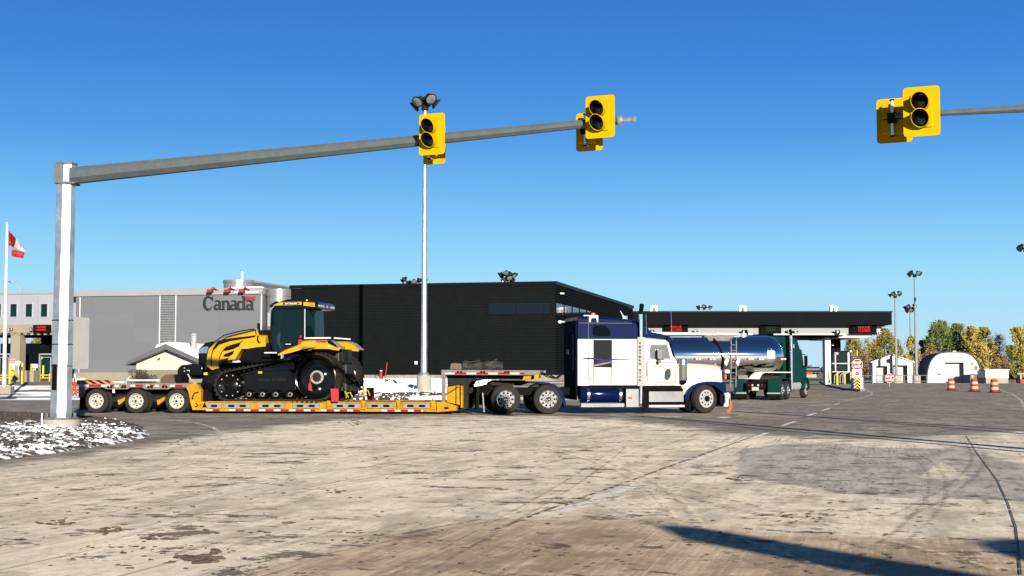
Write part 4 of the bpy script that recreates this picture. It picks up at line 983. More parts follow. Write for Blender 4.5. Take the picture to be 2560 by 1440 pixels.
def octagon(w_): return [(w_/2*math.cos(R(22.5+45*i))/math.cos(R(22.5)), w_/2*math.sin(R(22.5+45*i))/math.cos(R(22.5))) for i in range(8)]
def stopsign(label, px_, py_, wpx, Y, zbase, words=True, post=True):
    c = at(px_, py_, Y); w_ = wpx/F*Y; t = thing("stop_sign", label, "stop sign", (c.x, c.y, zbase), 0, "bilingual stop signs"); z = c.z-zbase
    mb = MB(); mb.prism([(x, z+y) for x, y in octagon(w_)], -.01, .01); o = mb.build("rim", WHITE, t, smooth=0)
    mb = MB(); mb.prism([(x, z+y) for x, y in octagon(w_*.93)], -.016, -.011); mb.build("face", mat("sign_red", (.60, .008, .02), .8, spec=.03), t, smooth=0)
    mb = MB(); mb.text("STOP", -w_*.36, w_*.36, z+w_*.03, z+w_*.29, -.020, fat=.03).text("ARRÊT", -w_*.38, w_*.38, z-w_*.29, z-w_*.03, -.020, fat=.03); mb.build("lettering", WHITE, t, smooth=0)
    mb = MB(); mb.cyl((0, .04, 0), (0, .04, z), .03, n=8); mb.build("post", GALV, t); return t
p = Gt(32, 953); stopsign("small red stop sign beside the flagpole at the far left", 32.5, 901, 12.5, p.y+3, p.z)
c = at(32, 916, 90); t = thing("notice_board", "white notice board with a round mark under the small left stop sign", "sign", (c.x, c.y, c.z)); mb = MB(); mb.box(-.12, .12, 0, .03, -.18, .18); mb.build("panel", WHITE, t, smooth=0); mb = MB(); mb.prism(arcp(0, .02, .06, 0, 360, 12)[:-1], -.006, 0); mb.build("mark", mat("grey_mark", (.35, .35, .36), .6), t, smooth=0)
c = at(31, 930, 89.6); t = thing("chevron_sign", "yellow diamond hazard plate beneath the white notice board at the far left", "sign", (c.x, c.y, c.z)); mb = MB(); mb.prism([(-.28, 0), (0, .26), (.28, 0), (0, -.26)], 0, .02); mb.build("panel", BOLYEL, t, smooth=0); mb = MB(); mb.prism([(-.2, -.02), (0, .16), (.2, -.02), (.2, -.08), (0, .1), (-.2, -.08)], -.006, 0); mb.build("chevron", BLACKM, t, smooth=0)
for px_, py_, lb, m in ((45, 908, "white box on the kerb left of the thick yellow bollard", WHITE), (87, 915, "white control box right of the tan column", WHITE)):
    c = at(px_, py_, 94); mb = MB(); mb.box(-.18, .18, 0, .2, -.14, .14).cyl((0, .1, -.14), (0, .1, -.14-(c.z-.14-.75)), .03); o = mb.build("control_box", m, smooth=0, loc=c); tag(o, lb, "box")
# orange drum half hidden by the flagpole, red/white delineator behind the big mast
def barrel(label, px_, yb_, h_, tilt=0, zt0=None):
    p = G(px_, yb_) if zt0 is None else Gt(px_, yb_)
    t = thing("traffic_barrel", label, "traffic barrel", p, random.uniform(0, 6), "orange and white traffic drums")
    r = .29*h_/1.0; mb = MB(); prof = [(.34*h_, .06), (r, .07), (r, .20), (r*.97, .21), (r*.96, .36), (r*.93, .37), (r*.92, .52), (r*.89, .53), (r*.88, .68), (r*.85, .69), (r*.83, .84), (r*.78, .88)]
    for k in range(len(prof)-1):
        z0_, z1_ = prof[k], prof[k+1]; mb.mi(1 if k in (3, 7) else 0); mb.lathe([(z0_[0], z0_[1]*h_*1.08), (z1_[0], z1_[1]*h_*1.08)], axis='z', n=24)
    mb.build("body", [ORANGE, WHREF], t)
    mb = MB(); mb.tube([(-.1, 0, .93*h_), (-.08, 0, 1.02*h_), (.08, 0, 1.02*h_), (.1, 0, .93*h_)], .022, 6); mb.build("handle", ORANGE, t)
    mb = MB(); mb.lathe([(.46*h_, .0), (.46*h_, .05), (.33*h_, .08)], axis='z', n=8); mb.build("rubber_base", RUBBERD, t)
    return t
barrel("orange drum half hidden by the foot of the flagpole at the far left", -3, 972, 1.0, zt0=1)
c = Gt(186, 990); t = thing("lattice_barricade", "orange and white barricade legs showing between the big mast and the trailer's rear", "barricade", (c.x, c.y, c.z))
mb = MB(); mb.tube([(-.15, 0, 0), (.0, 0, 1.0)], .05, 6).tube([(.1, 0, 0), (.0, 0, 1.0)], .05, 6).box(-.2, .45, -.02, .02, .25, .33); mb.build("leg", ORANGE, t, smooth=0)
mb = MB(); mb.box(-.1, .6, -.04, -.022, .78, 1.0); mb.build("board", WHREF, t, smooth=0); mb = MB(); mb.cyl((0, 0, 1.0), (0, 0, 1.25), .06, n=8); mb.build("post_top", WHREF, t)
# flagpole and flag
p = Gt(10, 976); t = thing("flagpole", "slender pale flagpole with a pointed cap at the left edge", "flagpole", p)
tp = at(17.5, 566, p.y); d_ = tp-p
mb = MB(); mb.cyl((0, 0, .2), d_, .11, .06, n=12); mb.build("pole", mat("flagpole_metal", (.62, .60, .58), .35, .5, .05, 2), t)
mb = MB(); mb.cyl(d_, d_+Vector((0, 0, .22)), .085, .03, n=10); mb.build("finial", WHITE, t)
mb = MB(); mb.box(-.4, .45, -.3, .3, -.2, .22); mb.build("concrete_base", TANCON, t, smooth=0, bevel=.03)
Yf = p.y
def fp(a, b, dy=0): q = at(a, b, Yf+dy); return (q.x-tp.x, q.y-tp.y, q.z-tp.z)
t = thing("flag", "red and white maple leaf flag drooping folded from the flagpole", "flag", tp)
RFL = mat("flag_red", (.60, .008, .02), .7, 0, .1, 4); WFL = mat("flag_white", (.80, .76, .74), .7, 0, .06, 4)
def sheet(quads, m, name):
    mb = MB()
    for A, B, C_, D in quads:
        n = 6
        for i in range(n):
            for j in range(n):
                def pt(u, v):
                    x = [(A[k]*(1-u)+B[k]*u)*(1-v)+(D[k]*(1-u)+C_[k]*u)*v for k in range(3)]
                    q = fp(x[0], x[1], x[2]+.08*math.sin(3.3*u+5*v+x[0])); return q
                mb.add([pt(i/n, j/n), pt((i+1)/n, j/n), pt((i+1)/n, (j+1)/n), pt(i/n, (j+1)/n)], [(0, 1, 2, 3)])
    mb.build(name, m, t, smooth=60)
sheet([((22.5, 577, 0), (40, 596, .1), (34, 618, .25), (21.5, 613, .05))], RFL, "red_band")
sheet([((40, 596, .1), (63, 627, .3), (62, 631, .1), (34, 618, .25)), ((29, 619, .3), (34, 618, .25), (62, 631, .1), (29, 625, .35))], WFL, "white_band")
sheet([((28.5, 625, .35), (62.5, 631, .1), (58, 646, .35), (29, 641, .1))], RFL, "red_tail")
mb = MB(); mb.add([fp(49, 609, -.05), fp(53, 612, -.05), fp(52, 614, -.05), fp(50.5, 612.5, -.05)], [(0, 1, 2, 3)]); mb.build("maple_leaf", RFL, t, smooth=0)
# curved street lamp far behind the wing
Ys = 150
pts = [at(a, b, Ys) for a, b in ((55, 800), (54, 727), (50, 716), (44, 709), (37, 705), (30, 704), (27, 704.5))]; b0 = Vector((pts[0].x, Ys, .8))
t = thing("street_lamp", "thin curved-arm street lamp rising behind the lilac wing at the left", "street lamp", b0)
mb = MB(); mb.tube([Vector((0, 0, 0))]+[q-b0 for q in pts], .07, 6); mb.build("pole", GALV, t)
mb = MB(); q = at(24, 704.5, Ys)-b0; mb.box(q.x-.14, q.x+.2, q.y-.12, q.y+.12, q.z-.06, q.z+.06); mb.build("lamp_head", GALVD, t, smooth=0, bevel=.03)
# hydrant and marker rods
p = Gt(953, 957); t = thing("fire_hydrant", "red fire hydrant against the charcoal building's concrete base", "hydrant", (p.x, p.y, terr(p.x, p.y)))
mb = MB(); mb.lathe([(.17, 0), (.17, .06), (.12, .08), (.12, .5), (.16, .52), (.16, .57), (.13, .6), (.1, .68), (.04, .71), (.04, .75)], axis='z', n=16).cyl((-.23, 0, .42), (.23, 0, .42), .06, n=8).cyl((0, 0, .4), (0, -.2, .4), .08, n=8); mb.build("body", RED, t)
mb = MB(); mb.cyl((0, 0, .70), (0, 0, .77), .10, n=10); mb.build("cap", WHITE, t)
for (a, b), (c_, d_), m, lb, r_ in (((961, 956), (968, 906), RED, "leaning red marker rod beside the hydrant", .03), ((932, 953), (945, 926), BLACKM, "leaning black rod left of the hydrant", .02)):
    q0 = Gt(a, b); q1 = at(c_, d_, q0.y); mb = MB(); mb.cyl((0, 0, -.1), q1-q0, r_, n=6); o = mb.build("marker_rod", m, loc=q0); tag(o, lb, "marker rod")
# ================================================================ VEHICLE PIECES
def tyre(mb, x, y0, z, Rr, wd, n=44, out=-1, inner=None):
    """tyre with near face at y0 reaching away to y0+wd"""
    ri = inner or Rr*.60
    mb.lathe([(ri, y0+.02), (Rr*.80, y0), (Rr*.93, y0+.012), (Rr*.985, y0+.045), (Rr, y0+wd*.3), (Rr*.992, y0+wd*.31), (Rr*.992, y0+wd*.34), (Rr, y0+wd*.35), (Rr, y0+wd*.65), (Rr*.992, y0+wd*.66), (Rr*.992, y0+wd*.69), (Rr, y0+wd*.70),
              (Rr*.985, y0+wd-.045), (Rr*.93, y0+wd-.012), (ri, y0+wd)], c=(x, 0, z), n=n)
def holes(mb, cx, y, cz, rad, r, n, ph=0, m=10):
    for i in range(n):
        a = ph+2*PI*i/n; mb.prism(arcp(cx+rad*math.cos(a), cz+rad*math.sin(a), r, 0, 360, m)[:-1], y-.004, y)
def wheel(par, x, y, z, Rr, wd, kind, rmat, dual=True, n=44, name="wheel", rot=None):
    o = None; mb = MB(); base = (x, y, z)
    tyre(mb, 0, 0, 0, Rr, wd, n)
    if dual: tyre(mb, 0, wd+.06, 0, Rr, wd, n)
    o = mb.build(name, RUBBER, par, loc=base, rot=rot); rr = Rr*.61; rm = MB()
    if kind == 'dish':       # deep dish, disc set far in
        rm.lathe([(rr, .03), (rr*1.0, -.0), (rr*.95, -.004), (rr*.90, .02), (rr*.86, .07), (rr*.80, .10), (.12, .11), (.10, .07), (.001, .07)], n=36)
        rm.mi(1); holes(rm, 0, .10, 0, rr*.60, rr*.115, 8)
        rm.mi(0).lathe([(rr*.34, .105), (rr*.33, .02), (rr*.22, .0), (rr*.2, -.02), (.001, -.02)], n=20)
        rm.mi(1).lathe([(rr*.17, -.024), (rr*.10, -.03), (.001, -.03)], n=12)
        mb2 = MB(); rm.mi(0)
        for i in range(10): a = 2*PI*i/10+.2; rm.cyl((rr*.45*math.cos(a), .11, rr*.45*math.sin(a)), (rr*.45*math.cos(a), .07, rr*.45*math.sin(a)), .018, n=6)
    elif kind == 'hub':      # drive wheel: polished rim with bullet hub cap and bright nuts
        rm.mi(2).lathe([(rr, .03), (rr, -.0), (rr*.94, -.006), (rr*.90, .02), (rr*.84, .06)], n=36).mi(0).lathe([(rr*.84, .06), (rr*.55, .05), (rr*.38, .05), (.001, .05)], n=36)
        rm.mi(1); holes(rm, 0, .055, 0, rr*.70, rr*.115, 10); rm.mi(0)
        for i in range(10): a = 2*PI*i/10+.3; rm.cyl((rr*.46*math.cos(a), .05, rr*.46*math.sin(a)), (rr*.46*math.cos(a), -.03, rr*.46*math.sin(a)), .024, .012, n=7)
        rm.mi(2).lathe([(rr*.32, .05), (rr*.31, -.04), (rr*.24, -.09), (rr*.12, -.12), (.001, -.125)], n=18)
    else:                    # front: flat bright disc, dark hub
        rm.lathe([(rr, .03), (rr, -.0), (rr*.95, -.008), (rr*.90, .0), (rr*.84, .0), (rr*.5, -.012), (.001, -.012)], n=36)
        rm.mi(1); holes(rm, 0, -.006, 0, rr*.70, rr*.105, 10); rm.mi(0)
        for i in range(10): a = 2*PI*i/10+.3; rm.cyl((rr*.46*math.cos(a), -.01, rr*.46*math.sin(a)), (rr*.46*math.cos(a), -.05, rr*.46*math.sin(a)), .02, n=6)
        rm.mi(1).lathe([(rr*.33, -.01), (rr*.32, -.06), (rr*.2, -.10), (.001, -.10)], n=18)
    rm.build("rim", [rmat, BLACKM, CHROME], o); return o
def tape(mb, x0, x1, z0, z1, y, step=.46, red_first=False, gap=0):
    x = x0; k = 1 if red_first else 0
    while x < x1-.05:
        e = min(x+step*(.8 if k % 2 == 0 else 1), x1); mb.mi(k % 2); mb.box(x, e-gap, y-.004, y, z0, z1); x = e; k += 1
    mb.mi(0)

# ================================================================ LOWBED TRAILER
gp = G(341, 1033.8); TR = Fr(gp, -6.0)
t = frthing(TR, "lowbed_trailer", "long yellow and grey lowbed trailer carrying the tracked farm tractor", "trailer")
TW_ = 2.6
P_ = TR.P
# rear deck over the wheels
mb = MB()
prof = P_([(197, 960), (330, 959), (481, 958), (481, 967), (476, 972), (462, 967.5), (430, 967.5), (421, 973), (363, 973), (354, 968), (327, 968), (318, 973), (266, 973), (257, 968), (222, 969), (211, 977), (207, 992), (197, 992)])
zt_ = TR.z(330, 959); x0 = TR.x(197); x1 = TR.x(481)
mb.prism(prof, 0, .12); mb.prism([(p[0], p[1]) for p in prof], TW_-.12, TW_)
mb.build("rear_side_rail", GREYALU, t, smooth=0)
mb = MB(); mb.box(x0, x1, .12, TW_-.12, zt_-.16, zt_-.02); mb.build("rear_deck", GREYALU, t, smooth=0)
mb = MB(); zc = zt_-.16
for y in (.75, 1.75): mb.box(x0+.1, x1, y, y+.12, zc-.28, zc)
mb.box(x0+.3, x1, .75, .77, zc-.5, zc-.1)
mb.build("axle_frame", DARKST, t, smooth=0)
mb = MB(); zz0, zz1 = TR.z(240, 967), TR.z(240, 961.5)
tape(mb, x0+.02, x0+1.0, zz0, zz1, 0); 
for a, b, k in ((265, 276, 0), (277, 285, 1), (288, 298, 0), (306, 316, 1), (327, 339, 0), (340, 358, 1), (365, 375, 0), (376, 385, 1), (388, 398, 0), (407, 416, 1), (426, 438, 0), (439, 457, 1)): mb.mi(k); mb.box(TR.x(a), TR.x(b), -.004, 0, zz0, zz1)
mb.build("reflective_tape", [WHREF, REDREF], t, smooth=0)
mb = MB()
for px_ in (272, 279.5, 307, 314, 372, 380, 409, 417): holes(mb, TR.x(px_), -.001, TR.z(px_, 967.7), 0, .05, 1)
mb.build("stake_slot", BLACKM, t, smooth=0)
# ramp / striped board lying on the tail
mb = MB(); za, zb_ = TR.z(220, 960, .5), TR.z(220, 950.5, .5); xa, xb = TR.x(193, .5), TR.x(277, .5); n = 8; w_ = (xb-xa)/n
mb.mi(1).box(xa, xb, .5, .56, za, zb_); mb.mi(0)
for k in range(n//2+1):
    a = xa+2*k*w_; mb.prism([(max(xa, a-.10), zb_-.001), (min(xb, a+w_-.1), zb_-.001), (min(xb, a+w_+.16), za+.001), (max(xa, a+.16), za+.001)], .495, .5)
mb.build("striped_board", [mat("peach_orange", (.80, .30, .12), .5), BLACK], t, smooth=0)
mb = MB(); xa, xb = TR.x(320, .6), TR.x(400, .6); za = zt_+.0; mb.box(xa, xb, .6, .66, zt_+.08, zt_+.15).box(TR.x(278, .6), TR.x(318, .6), .6, .66, zt_-.0, zt_+.10)
mb.add([(xa-.15, .6, za), (xa-.1, .6, za), (xa+.12, .6, za+.28), (xa+.08, .6, za+.28)], [(0, 1, 2, 3)]); mb.build("ramp_frame", ALU, t, smooth=0)
mb = MB(); mb.box(x0-.03, x0+.04, .1, TW_-.1, zt_-.5, zt_-.1); mb.box(x0+.06, x0+.12, .0, .62, .12, zt_-.50); mb.build("mud_flap", RUBBERD, t, smooth=0)
# yellow neck down to the deck
mb = MB(); pr = P_([(464, 966.5), (481, 958), (490, 958), (503, 973.5), (503, 1003), (521, 1006), (521, 1025), (482, 1025), (477, 1009), (471, 978)]); mb.prism(pr, -.02, .20); mb.prism(pr, TW_-.2, TW_+.02); o = mb.build("rear_neck", YELLOWD, t, smooth=0)
mb = MB(); mb.box(TR.x(481), TR.x(503), .2, TW_-.2, TR.z(490, 1022), TR.z(490, 975)); mb.build("neck_crossmember", DARKST, t, smooth=0)
mb = MB(); c = TR.L(512, 1013); mb.prism([(c[0]-.09, c[1]-.08), (c[0]+.09, c[1]-.08), (c[0], c[1]+.1)], -.026, -.02); c = TR.L(482, 996); mb.prism(arcp(c[0], c[1], .04, 0, 360, 10)[:-1], -.026, -.02)
mb.tube([(TR.x(484), -.05, TR.z(484, 992)), (TR.x(488), -.06, TR.z(488, 983)), (TR.x(499), -.06, TR.z(499, 980))], .02, 5); mb.tube([(TR.x(490), -.05, TR.z(490, 1017)), (TR.x(498), -.06, TR.z(498, 1014)), (TR.x(492), -.06, TR.z(492, 1007))], .018, 5)
mb.build("hose", BLACKM, t)
# main deck
xa, xb = TR.x(519), TR.x(1112); zt2, zb2 = TR.z(800, 1004), TR.z(800, 1028.5)
mb = MB(); mb.box(xa, xb, .0, .14, zb2, zt2).box(xa, xb, TW_-.14, TW_, zb2, zt2).box(xa, xb, -.05, .0, zb2, zb2+.05); mb.box(xa, xb, -.06, .0, zt2-.035, zt2-.0)
mb.build("deck_side_rail", YELLOWD, t, smooth=0)
mb = MB()
for k in range(13): y = .14+k*(TW_-.28)/13; mb.box(xa, xb, y+.006, y+(TW_-.28)/13-.006, zt2-.08, zt2-.012)
mb.build("deck_planks", WOOD, t, smooth=0)
mb = MB(); mb.box(xa, xb, .5, .7, zb2-.03, zt2-.08).box(xa, xb, 1.9, 2.1, zb2-.03, zt2-.08); mb.build("deck_beam", DARKST, t, smooth=0)
sl = [(521, 556), (563, 628), (648, 714), (734, 800), (833, 899), (920, 986), (1009, 1075)]
for a, b in sl:
    z0, z1 = TR.z((a+b)/2, 1021), TR.z((a+b)/2, 1008.5); u0, u1 = TR.x(a), TR.x(b)
    mb = MB(); mb.box(u0, u1, -.075, -.0, z0, z1); mb.mi(1)
    for f in ((.5,) if b-a < 40 else (.28, .72)):
        c = u0+(u1-u0)*f; mb.prism(rrect(c-.12, c+.12, (z0+z1)/2-.042, (z0+z1)/2+.042, .04), -.079, -.075)
    mb.build("slotted_panel", [PANALU, BLACKM], t, smooth=0)
mb = MB()
for px_ in (823, 909, 997, 1083):
    c = TR.L(px_, 1013); mb.tube([(c[0]-.04, -.09, c[1]+.11), (c[0]-.04, -.1, c[1]-.02), (c[0], -.11, c[1]-.07), (c[0]+.05, -.1, c[1]-.03), (c[0]+.05, -.09, c[1]+.03)], .016, 5).box(c[0]-.07, c[0]+.07, -.075, 0, c[1]-.14, c[1]+.16)
mb.build("chain_hook", YELLOWD, t, smooth=0)
mb = MB(); zz0, zz1 = TR.z(800, 1028), TR.z(800, 1023.5)
tape(mb, TR.x(518), TR.x(552), zz0, zz1, -.055, .30); tape(mb, TR.x(575), TR.x(790), zz0, zz1, -.055, .30); tape(mb, TR.x(804), TR.x(905), zz0, zz1, -.055, .26); tape(mb, TR.x(955), TR.x(1058), zz0, zz1, -.055, .26)
mb.build("deck_reflective_tape", [WHREF, REDREF], t, smooth=0)
# front wedge and gooseneck
mb = MB(); pr = P_([(1093, 1005), (1112, 1005), (1141, 1015), (1142, 1026), (1093, 1030)]); mb.prism(pr, -.08, .3); mb.prism(pr, TW_-.3, TW_+.08); mb.prism(P_([(1095, 1005.5), (1112, 1005.5), (1140, 1015), (1140, 1020), (1095, 1020)]), .3, TW_-.3)
mb.build("front_wedge", YELLOWD, t, smooth=0)
mb = MB(); c = TR.L(1117, 1020); mb.prism(rrect(c[0]-.08, c[0]+.08, c[1]-.035, c[1]+.035, .03), -.086, -.08); mb.build("wedge_slot", BLACKM, t, smooth=0)
zt3 = TR.z(1200, 925); 
mb = MB(); pr = P_([(1103, 924.5), (1350, 926), (1350, 935), (1330, 938), (1113, 937), (1113, 1005), (1103, 1005)]); mb.prism(pr, .05, .15); mb.prism(pr, TW_-.15, TW_-.05)
mb.box(TR.x(1103), TR.x(1345), .15, TW_-.15, zt3-.10, zt3-.02); mb.build("gooseneck_deck", GREYALU, t, smooth=0)
mb = MB(); pr = P_([(1114, 937), (1340, 938), (1345, 944), (1320, 949.5), (1200, 949), (1178, 953), (1171, 962), (1170, 1020), (1152, 1028), (1148, 1015), (1118, 1005), (1118, 945)], .55); mb.prism(pr, .55, .8); mb.prism(pr, 1.8, 2.05); mb.build("gooseneck_beam", DARKST, t, smooth=0)
mb = MB(); mb.prism(P_([(1116, 968), (1148, 963), (1149, 1012), (1117, 1005)], .35), .35, .55); mb.prism(P_([(1116, 968), (1148, 963), (1149, 1012), (1117, 1005)], .35), 2.05, 2.2); o = mb.build("gooseneck_frame", YELLOWD, t, smooth=0)
mb = MB(); q = TR.P([(1118, 985), (1146, 967)], .33); mb.ribbon(q, .035, .33, .35); q = TR.P([(1140, 965), (1140, 1010)], .33); mb.ribbon(q, .03, .33, .35); mb.build("brace", DARKST, o, smooth=0)
mb = MB(); mb.box(TR.x(1149), TR.x(1154), .3, 2.3, TR.z(1150, 1020), TR.z(1150, 965)); mb.prism(P_([(1310, 940), (1328, 940), (1326, 949), (1306, 949)], .1), .1, .3); mb.prism(P_([(1335, 935), (1348, 935), (1346, 948), (1336, 948)], .1), .08, .25); mb.build("neck_bracket", YELLOWD, t, smooth=0)
mb = MB(); tape(mb, TR.x(1112), TR.x(1312), TR.z(1200, 936), TR.z(1200, 931.5), .05, .42); mb.build("gooseneck_tape", [WHREF, REDREF], t, smooth=0)
mb = MB()
for px_ in (1144, 1152, 1203, 1210, 1263, 1270): c = TR.L(px_, 930); mb.prism(rrect(c[0]-.045, c[0]+.045, c[1]-.03, c[1]+.03, .025), .044, .05)
mb.build("winch_slot", BLACKM, t, smooth=0)
mb = MB()
for k in range(3): mb.tube([(TR.x(1345), .6+k*.5, zt3-.1), (TR.x(1365), .7+k*.5, zt3-.25+.04*k), (TR.x(1385), .8+k*.4, zt3-.30), (TR.x(1400), .8+k*.4, zt3-.12)], .02, 5)
mb.build("air_hose", RUBBERD, t)
# wheels
for px_, py_ in ((241.5, 1004.7), (341, 1004.7), (442.5, 1005)):
    x_ = TR.x(px_); rw = .44
    wheel(t, x_, .02, rw, rw, .27, 'dish', DISH)
    wheel(t, x_, TW_-.62, rw, rw, .27, 'dish', DISH)
mb = MB()
for px_ in (241.5, 341, 442.5): mb.cyl((TR.x(px_), .3, .44), (TR.x(px_), 2.3, .44), .07, n=10)
mb.build("axle", DARKST, t)
mb = MB()
for a in (294, 392): mb.prism(P_([(a, 1000), (a+8, 998), (a+19, 992), (a+18, 1001), (a+4, 1012), (a+2, 1012)], .5), .5, .62)
mb.build("suspension_arm", YELLOWD, t, smooth=0)
mb = MB(); mb.cyl((TR.x(283), .1, TR.z(283, 982)), (TR.x(283), .1, TR.z(283, 974)), .05, n=8); mb.build("valve", ALU, t)

# loads on the trailer
def block(label, frp, pts, y0, y1, m, name="timber_block", cat="block", bev=.03, off=0):
    q = frp.P(pts, y0); cx_ = sum(a for a, b in q)/len(q); zb_ = min(b for a, b in q); mb = MB(); mb.prism([(a-cx_, b-zb_) for a, b in q], 0, y1-y0)
    o = mb.build(name, m, smooth=0, bevel=bev, loc=frp.W(cx_, y0, zb_), rot=(0, 0, frp.h)); tag(o, label, cat); return o
block("brown timber block on the trailer's rear deck under the machine's nose", TR, [(400, 957), (402, 944), (412, 937), (430, 935.5), (437, 957)], .2, 1.0, mat("brown_timber", (.17, .10, .055), .9, 0, .3, 8, .4, 20))
block("dark block behind the brown timber on the rear deck", TR, [(437, 957), (437, 936), (452, 938), (455, 957)], .3, 1.1, BLACKM)
block("tan wooden block at the rear edge of the gooseneck", TR, [(1124, 924), (1126, 909), (1136, 907.5), (1153, 909), (1154, 924)], .3, .8, mat("tan_crate", (.22, .17, .12), .9, 0, .3, 8, .3, 20))
mb = MB(); ya = .35; xs0 = TR.x(1156, ya); xs1 = TR.x(1254, ya); Ln = xs1-xs0; rings = []
for i in range(27):
    f = i/26; rr_ = .15+.02*math.sin(f*9)+.02*math.sin(f*17+1)+.06*math.exp(-((f-.6)/.09)**2); c = Vector((f*Ln, .25+.05*math.sin(f*7), rr_*.9))
    rings.append([c+Vector((0, math.cos(a)*rr_*1.5*(1+.15*math.sin(3*a+f*20)), math.sin(a)*rr_*(1+.2*math.sin(4*a+f*15)))) for a in [2*PI*k/14 for k in range(14)]])
mb.loft(rings); mb.tube([(0.2, -.0, .0), (0.25, .05, .3), (0.6, .2, .36)], .02, 5).tube([(1.0, .0, .0), (1.05, .1, .3), (1.2, .2, .42)], .02, 5)
o = mb.build("tarp_bundle", TARP, smooth=50, loc=TR.W(xs0, ya, zt3-.02), rot=(0, 0, TR.h)); tag(o, "dark rolled tarps strapped in a heap on top of the gooseneck", "tarp")

# ================================================================ TRACKED FARM TRACTOR
DZ = zt2+.0
q = TR.W(TR.x(786), -.12); TC = Fr((q.x, q.y), -10.5, DZ)
t = frthing(TC, "tracked_tractor", "yellow and black rubber-tracked farm tractor chained on the lowbed trailer, facing left", "tractor")
cA = TC.L(572, 964); cB = TC.L(788, 943); r1 = cA[1]-.02; r2 = cB[1]-.02
def belt_path(ra, rb, n=150):
    (ax, az), (bx, bz) = (cA[0], cA[1]), (cB[0], cB[1]); d = math.hypot(bx-ax, bz-az); th = math.atan2(bz-az, bx-ax); be = math.acos((ra-rb)/d) if abs(ra-rb) < d else 0
    pts = []
    # top tangent angle, bottom tangent angle
    a_t = th+be; a_b = th-be
    n1 = 30
    for i in range(n1+1): a = a_t+(2*PI-2*be)*i/n1; pts.append((ax+ra*math.cos(a), az+ra*math.sin(a)))
    m0 = pts[-1]; e0_ = (bx+rb*math.cos(a_b), bz+rb*math.sin(a_b))
    for i in range(1, 26): f = i/26; pts.append((m0[0]+(e0_[0]-m0[0])*f, m0[1]+(e0_[1]-m0[1])*f))
    for i in range(n1*2+1): a = a_b+(2*be)*i/(n1*2); pts.append((bx+rb*math.cos(a), bz+rb*math.sin(a)))
    m0 = pts[-1]; e0_ = pts[0]
    for i in range(1, 32): f = i/32; pts.append((m0[0]+(e0_[0]-m0[0])*f, m0[1]+(e0_[1]-m0[1])*f))
    return pts
BELT = mat("track_rubber", (.028, .027, .026), .9, 0, .4, 6, .2, 30, dirt=(.05, .045, .04), spec=.03)
def track(y0, y1):
    outp = belt_path(r1, r2); inp = belt_path(r1-.055, r2-.055)
    n = len(outp); mb = MB()
    vs = [(x, y0, z) for x, z in outp]+[(x, y0, z) for x, z in inp]+[(x, y1, z) for x, z in outp]+[(x, y1, z) for x, z in inp]; fs = []
    for i in range(n):
        j = (i+1) % n; fs += [(i, j, n+j, n+i), (2*n+i, 3*n+i, 3*n+j, 2*n+j), (i, 2*n+i, 2*n+j, j), (n+i, n+j, 3*n+j, 3*n+i)]
    mb.add(vs, fs)
    # chevron bars: resample path evenly
    L_ = [0]
    for i in range(n): a, b = outp[i], outp[(i+1) % n]; L_.append(L_[-1]+math.hypot(b[0]-a[0], b[1]-a[1]))
    tot = L_[-1]; nb = int(tot/.17)
    def pos(s_):
        s_ %= tot; i = 0
        for i in range(n):
            if L_[i+1] >= s_: break
        a, b = outp[i], outp[(i+1) % n]; f = (s_-L_[i])/(L_[i+1]-L_[i]); dx, dz = (b[0]-a[0])/(L_[i+1]-L_[i]), (b[1]-a[1])/(L_[i+1]-L_[i])
        return a[0]+(b[0]-a[0])*f, a[1]+(b[1]-a[1])*f, dx, dz
    ym = (y0+y1)/2; hgt = .05
    for k in range(nb):
        for side in (0, 1):
            s0 = k*tot/nb+(tot/nb/2 if side else 0); ya_, yb_ = (y0, ym+.03) if side == 0 else (y1, ym-.03)
            ring = []
            for f in (0, .5, 1):
                ss = s0+f*.26; x, z, dx, dz = pos(ss); nx, nz = dz, -dx; yy = ya_+(yb_-ya_)*f
                x2, z2, dx2, dz2 = pos(ss+.055)
                ring.append([(x, yy, z), (x+nx*hgt, yy, z+nz*hgt), (x2+dz2*hgt, yy, z2-dx2*hgt), (x2, yy, z2)])
            mb.loft(ring)
    # guide lugs inside the belt, seen as studs along the top run
    for k in range(int(tot/.2)):
        x, z, dx, dz = pos(k*.2); nx, nz = -dz, dx; x += nx*.055; z += nz*.055
        mb.loft([[(x-dx*.04, ya2, z-dz*.04), (x+dx*.04, ya2, z+dz*.04), (x+dx*.02+nx*.07, ya2, z+dz*.02+nz*.07), (x-dx*.02+nx*.07, ya2, z-dz*.02+nz*.07)] for ya2 in (ym-.06, ym+.06)])
    o = mb.build("track", BELT, t, smooth=30)
    return o
track(0, .66); track(2.36, 3.02)
HUBG = mat("hub_grey", (.50, .51, .52), .6, 0, .1, 6)
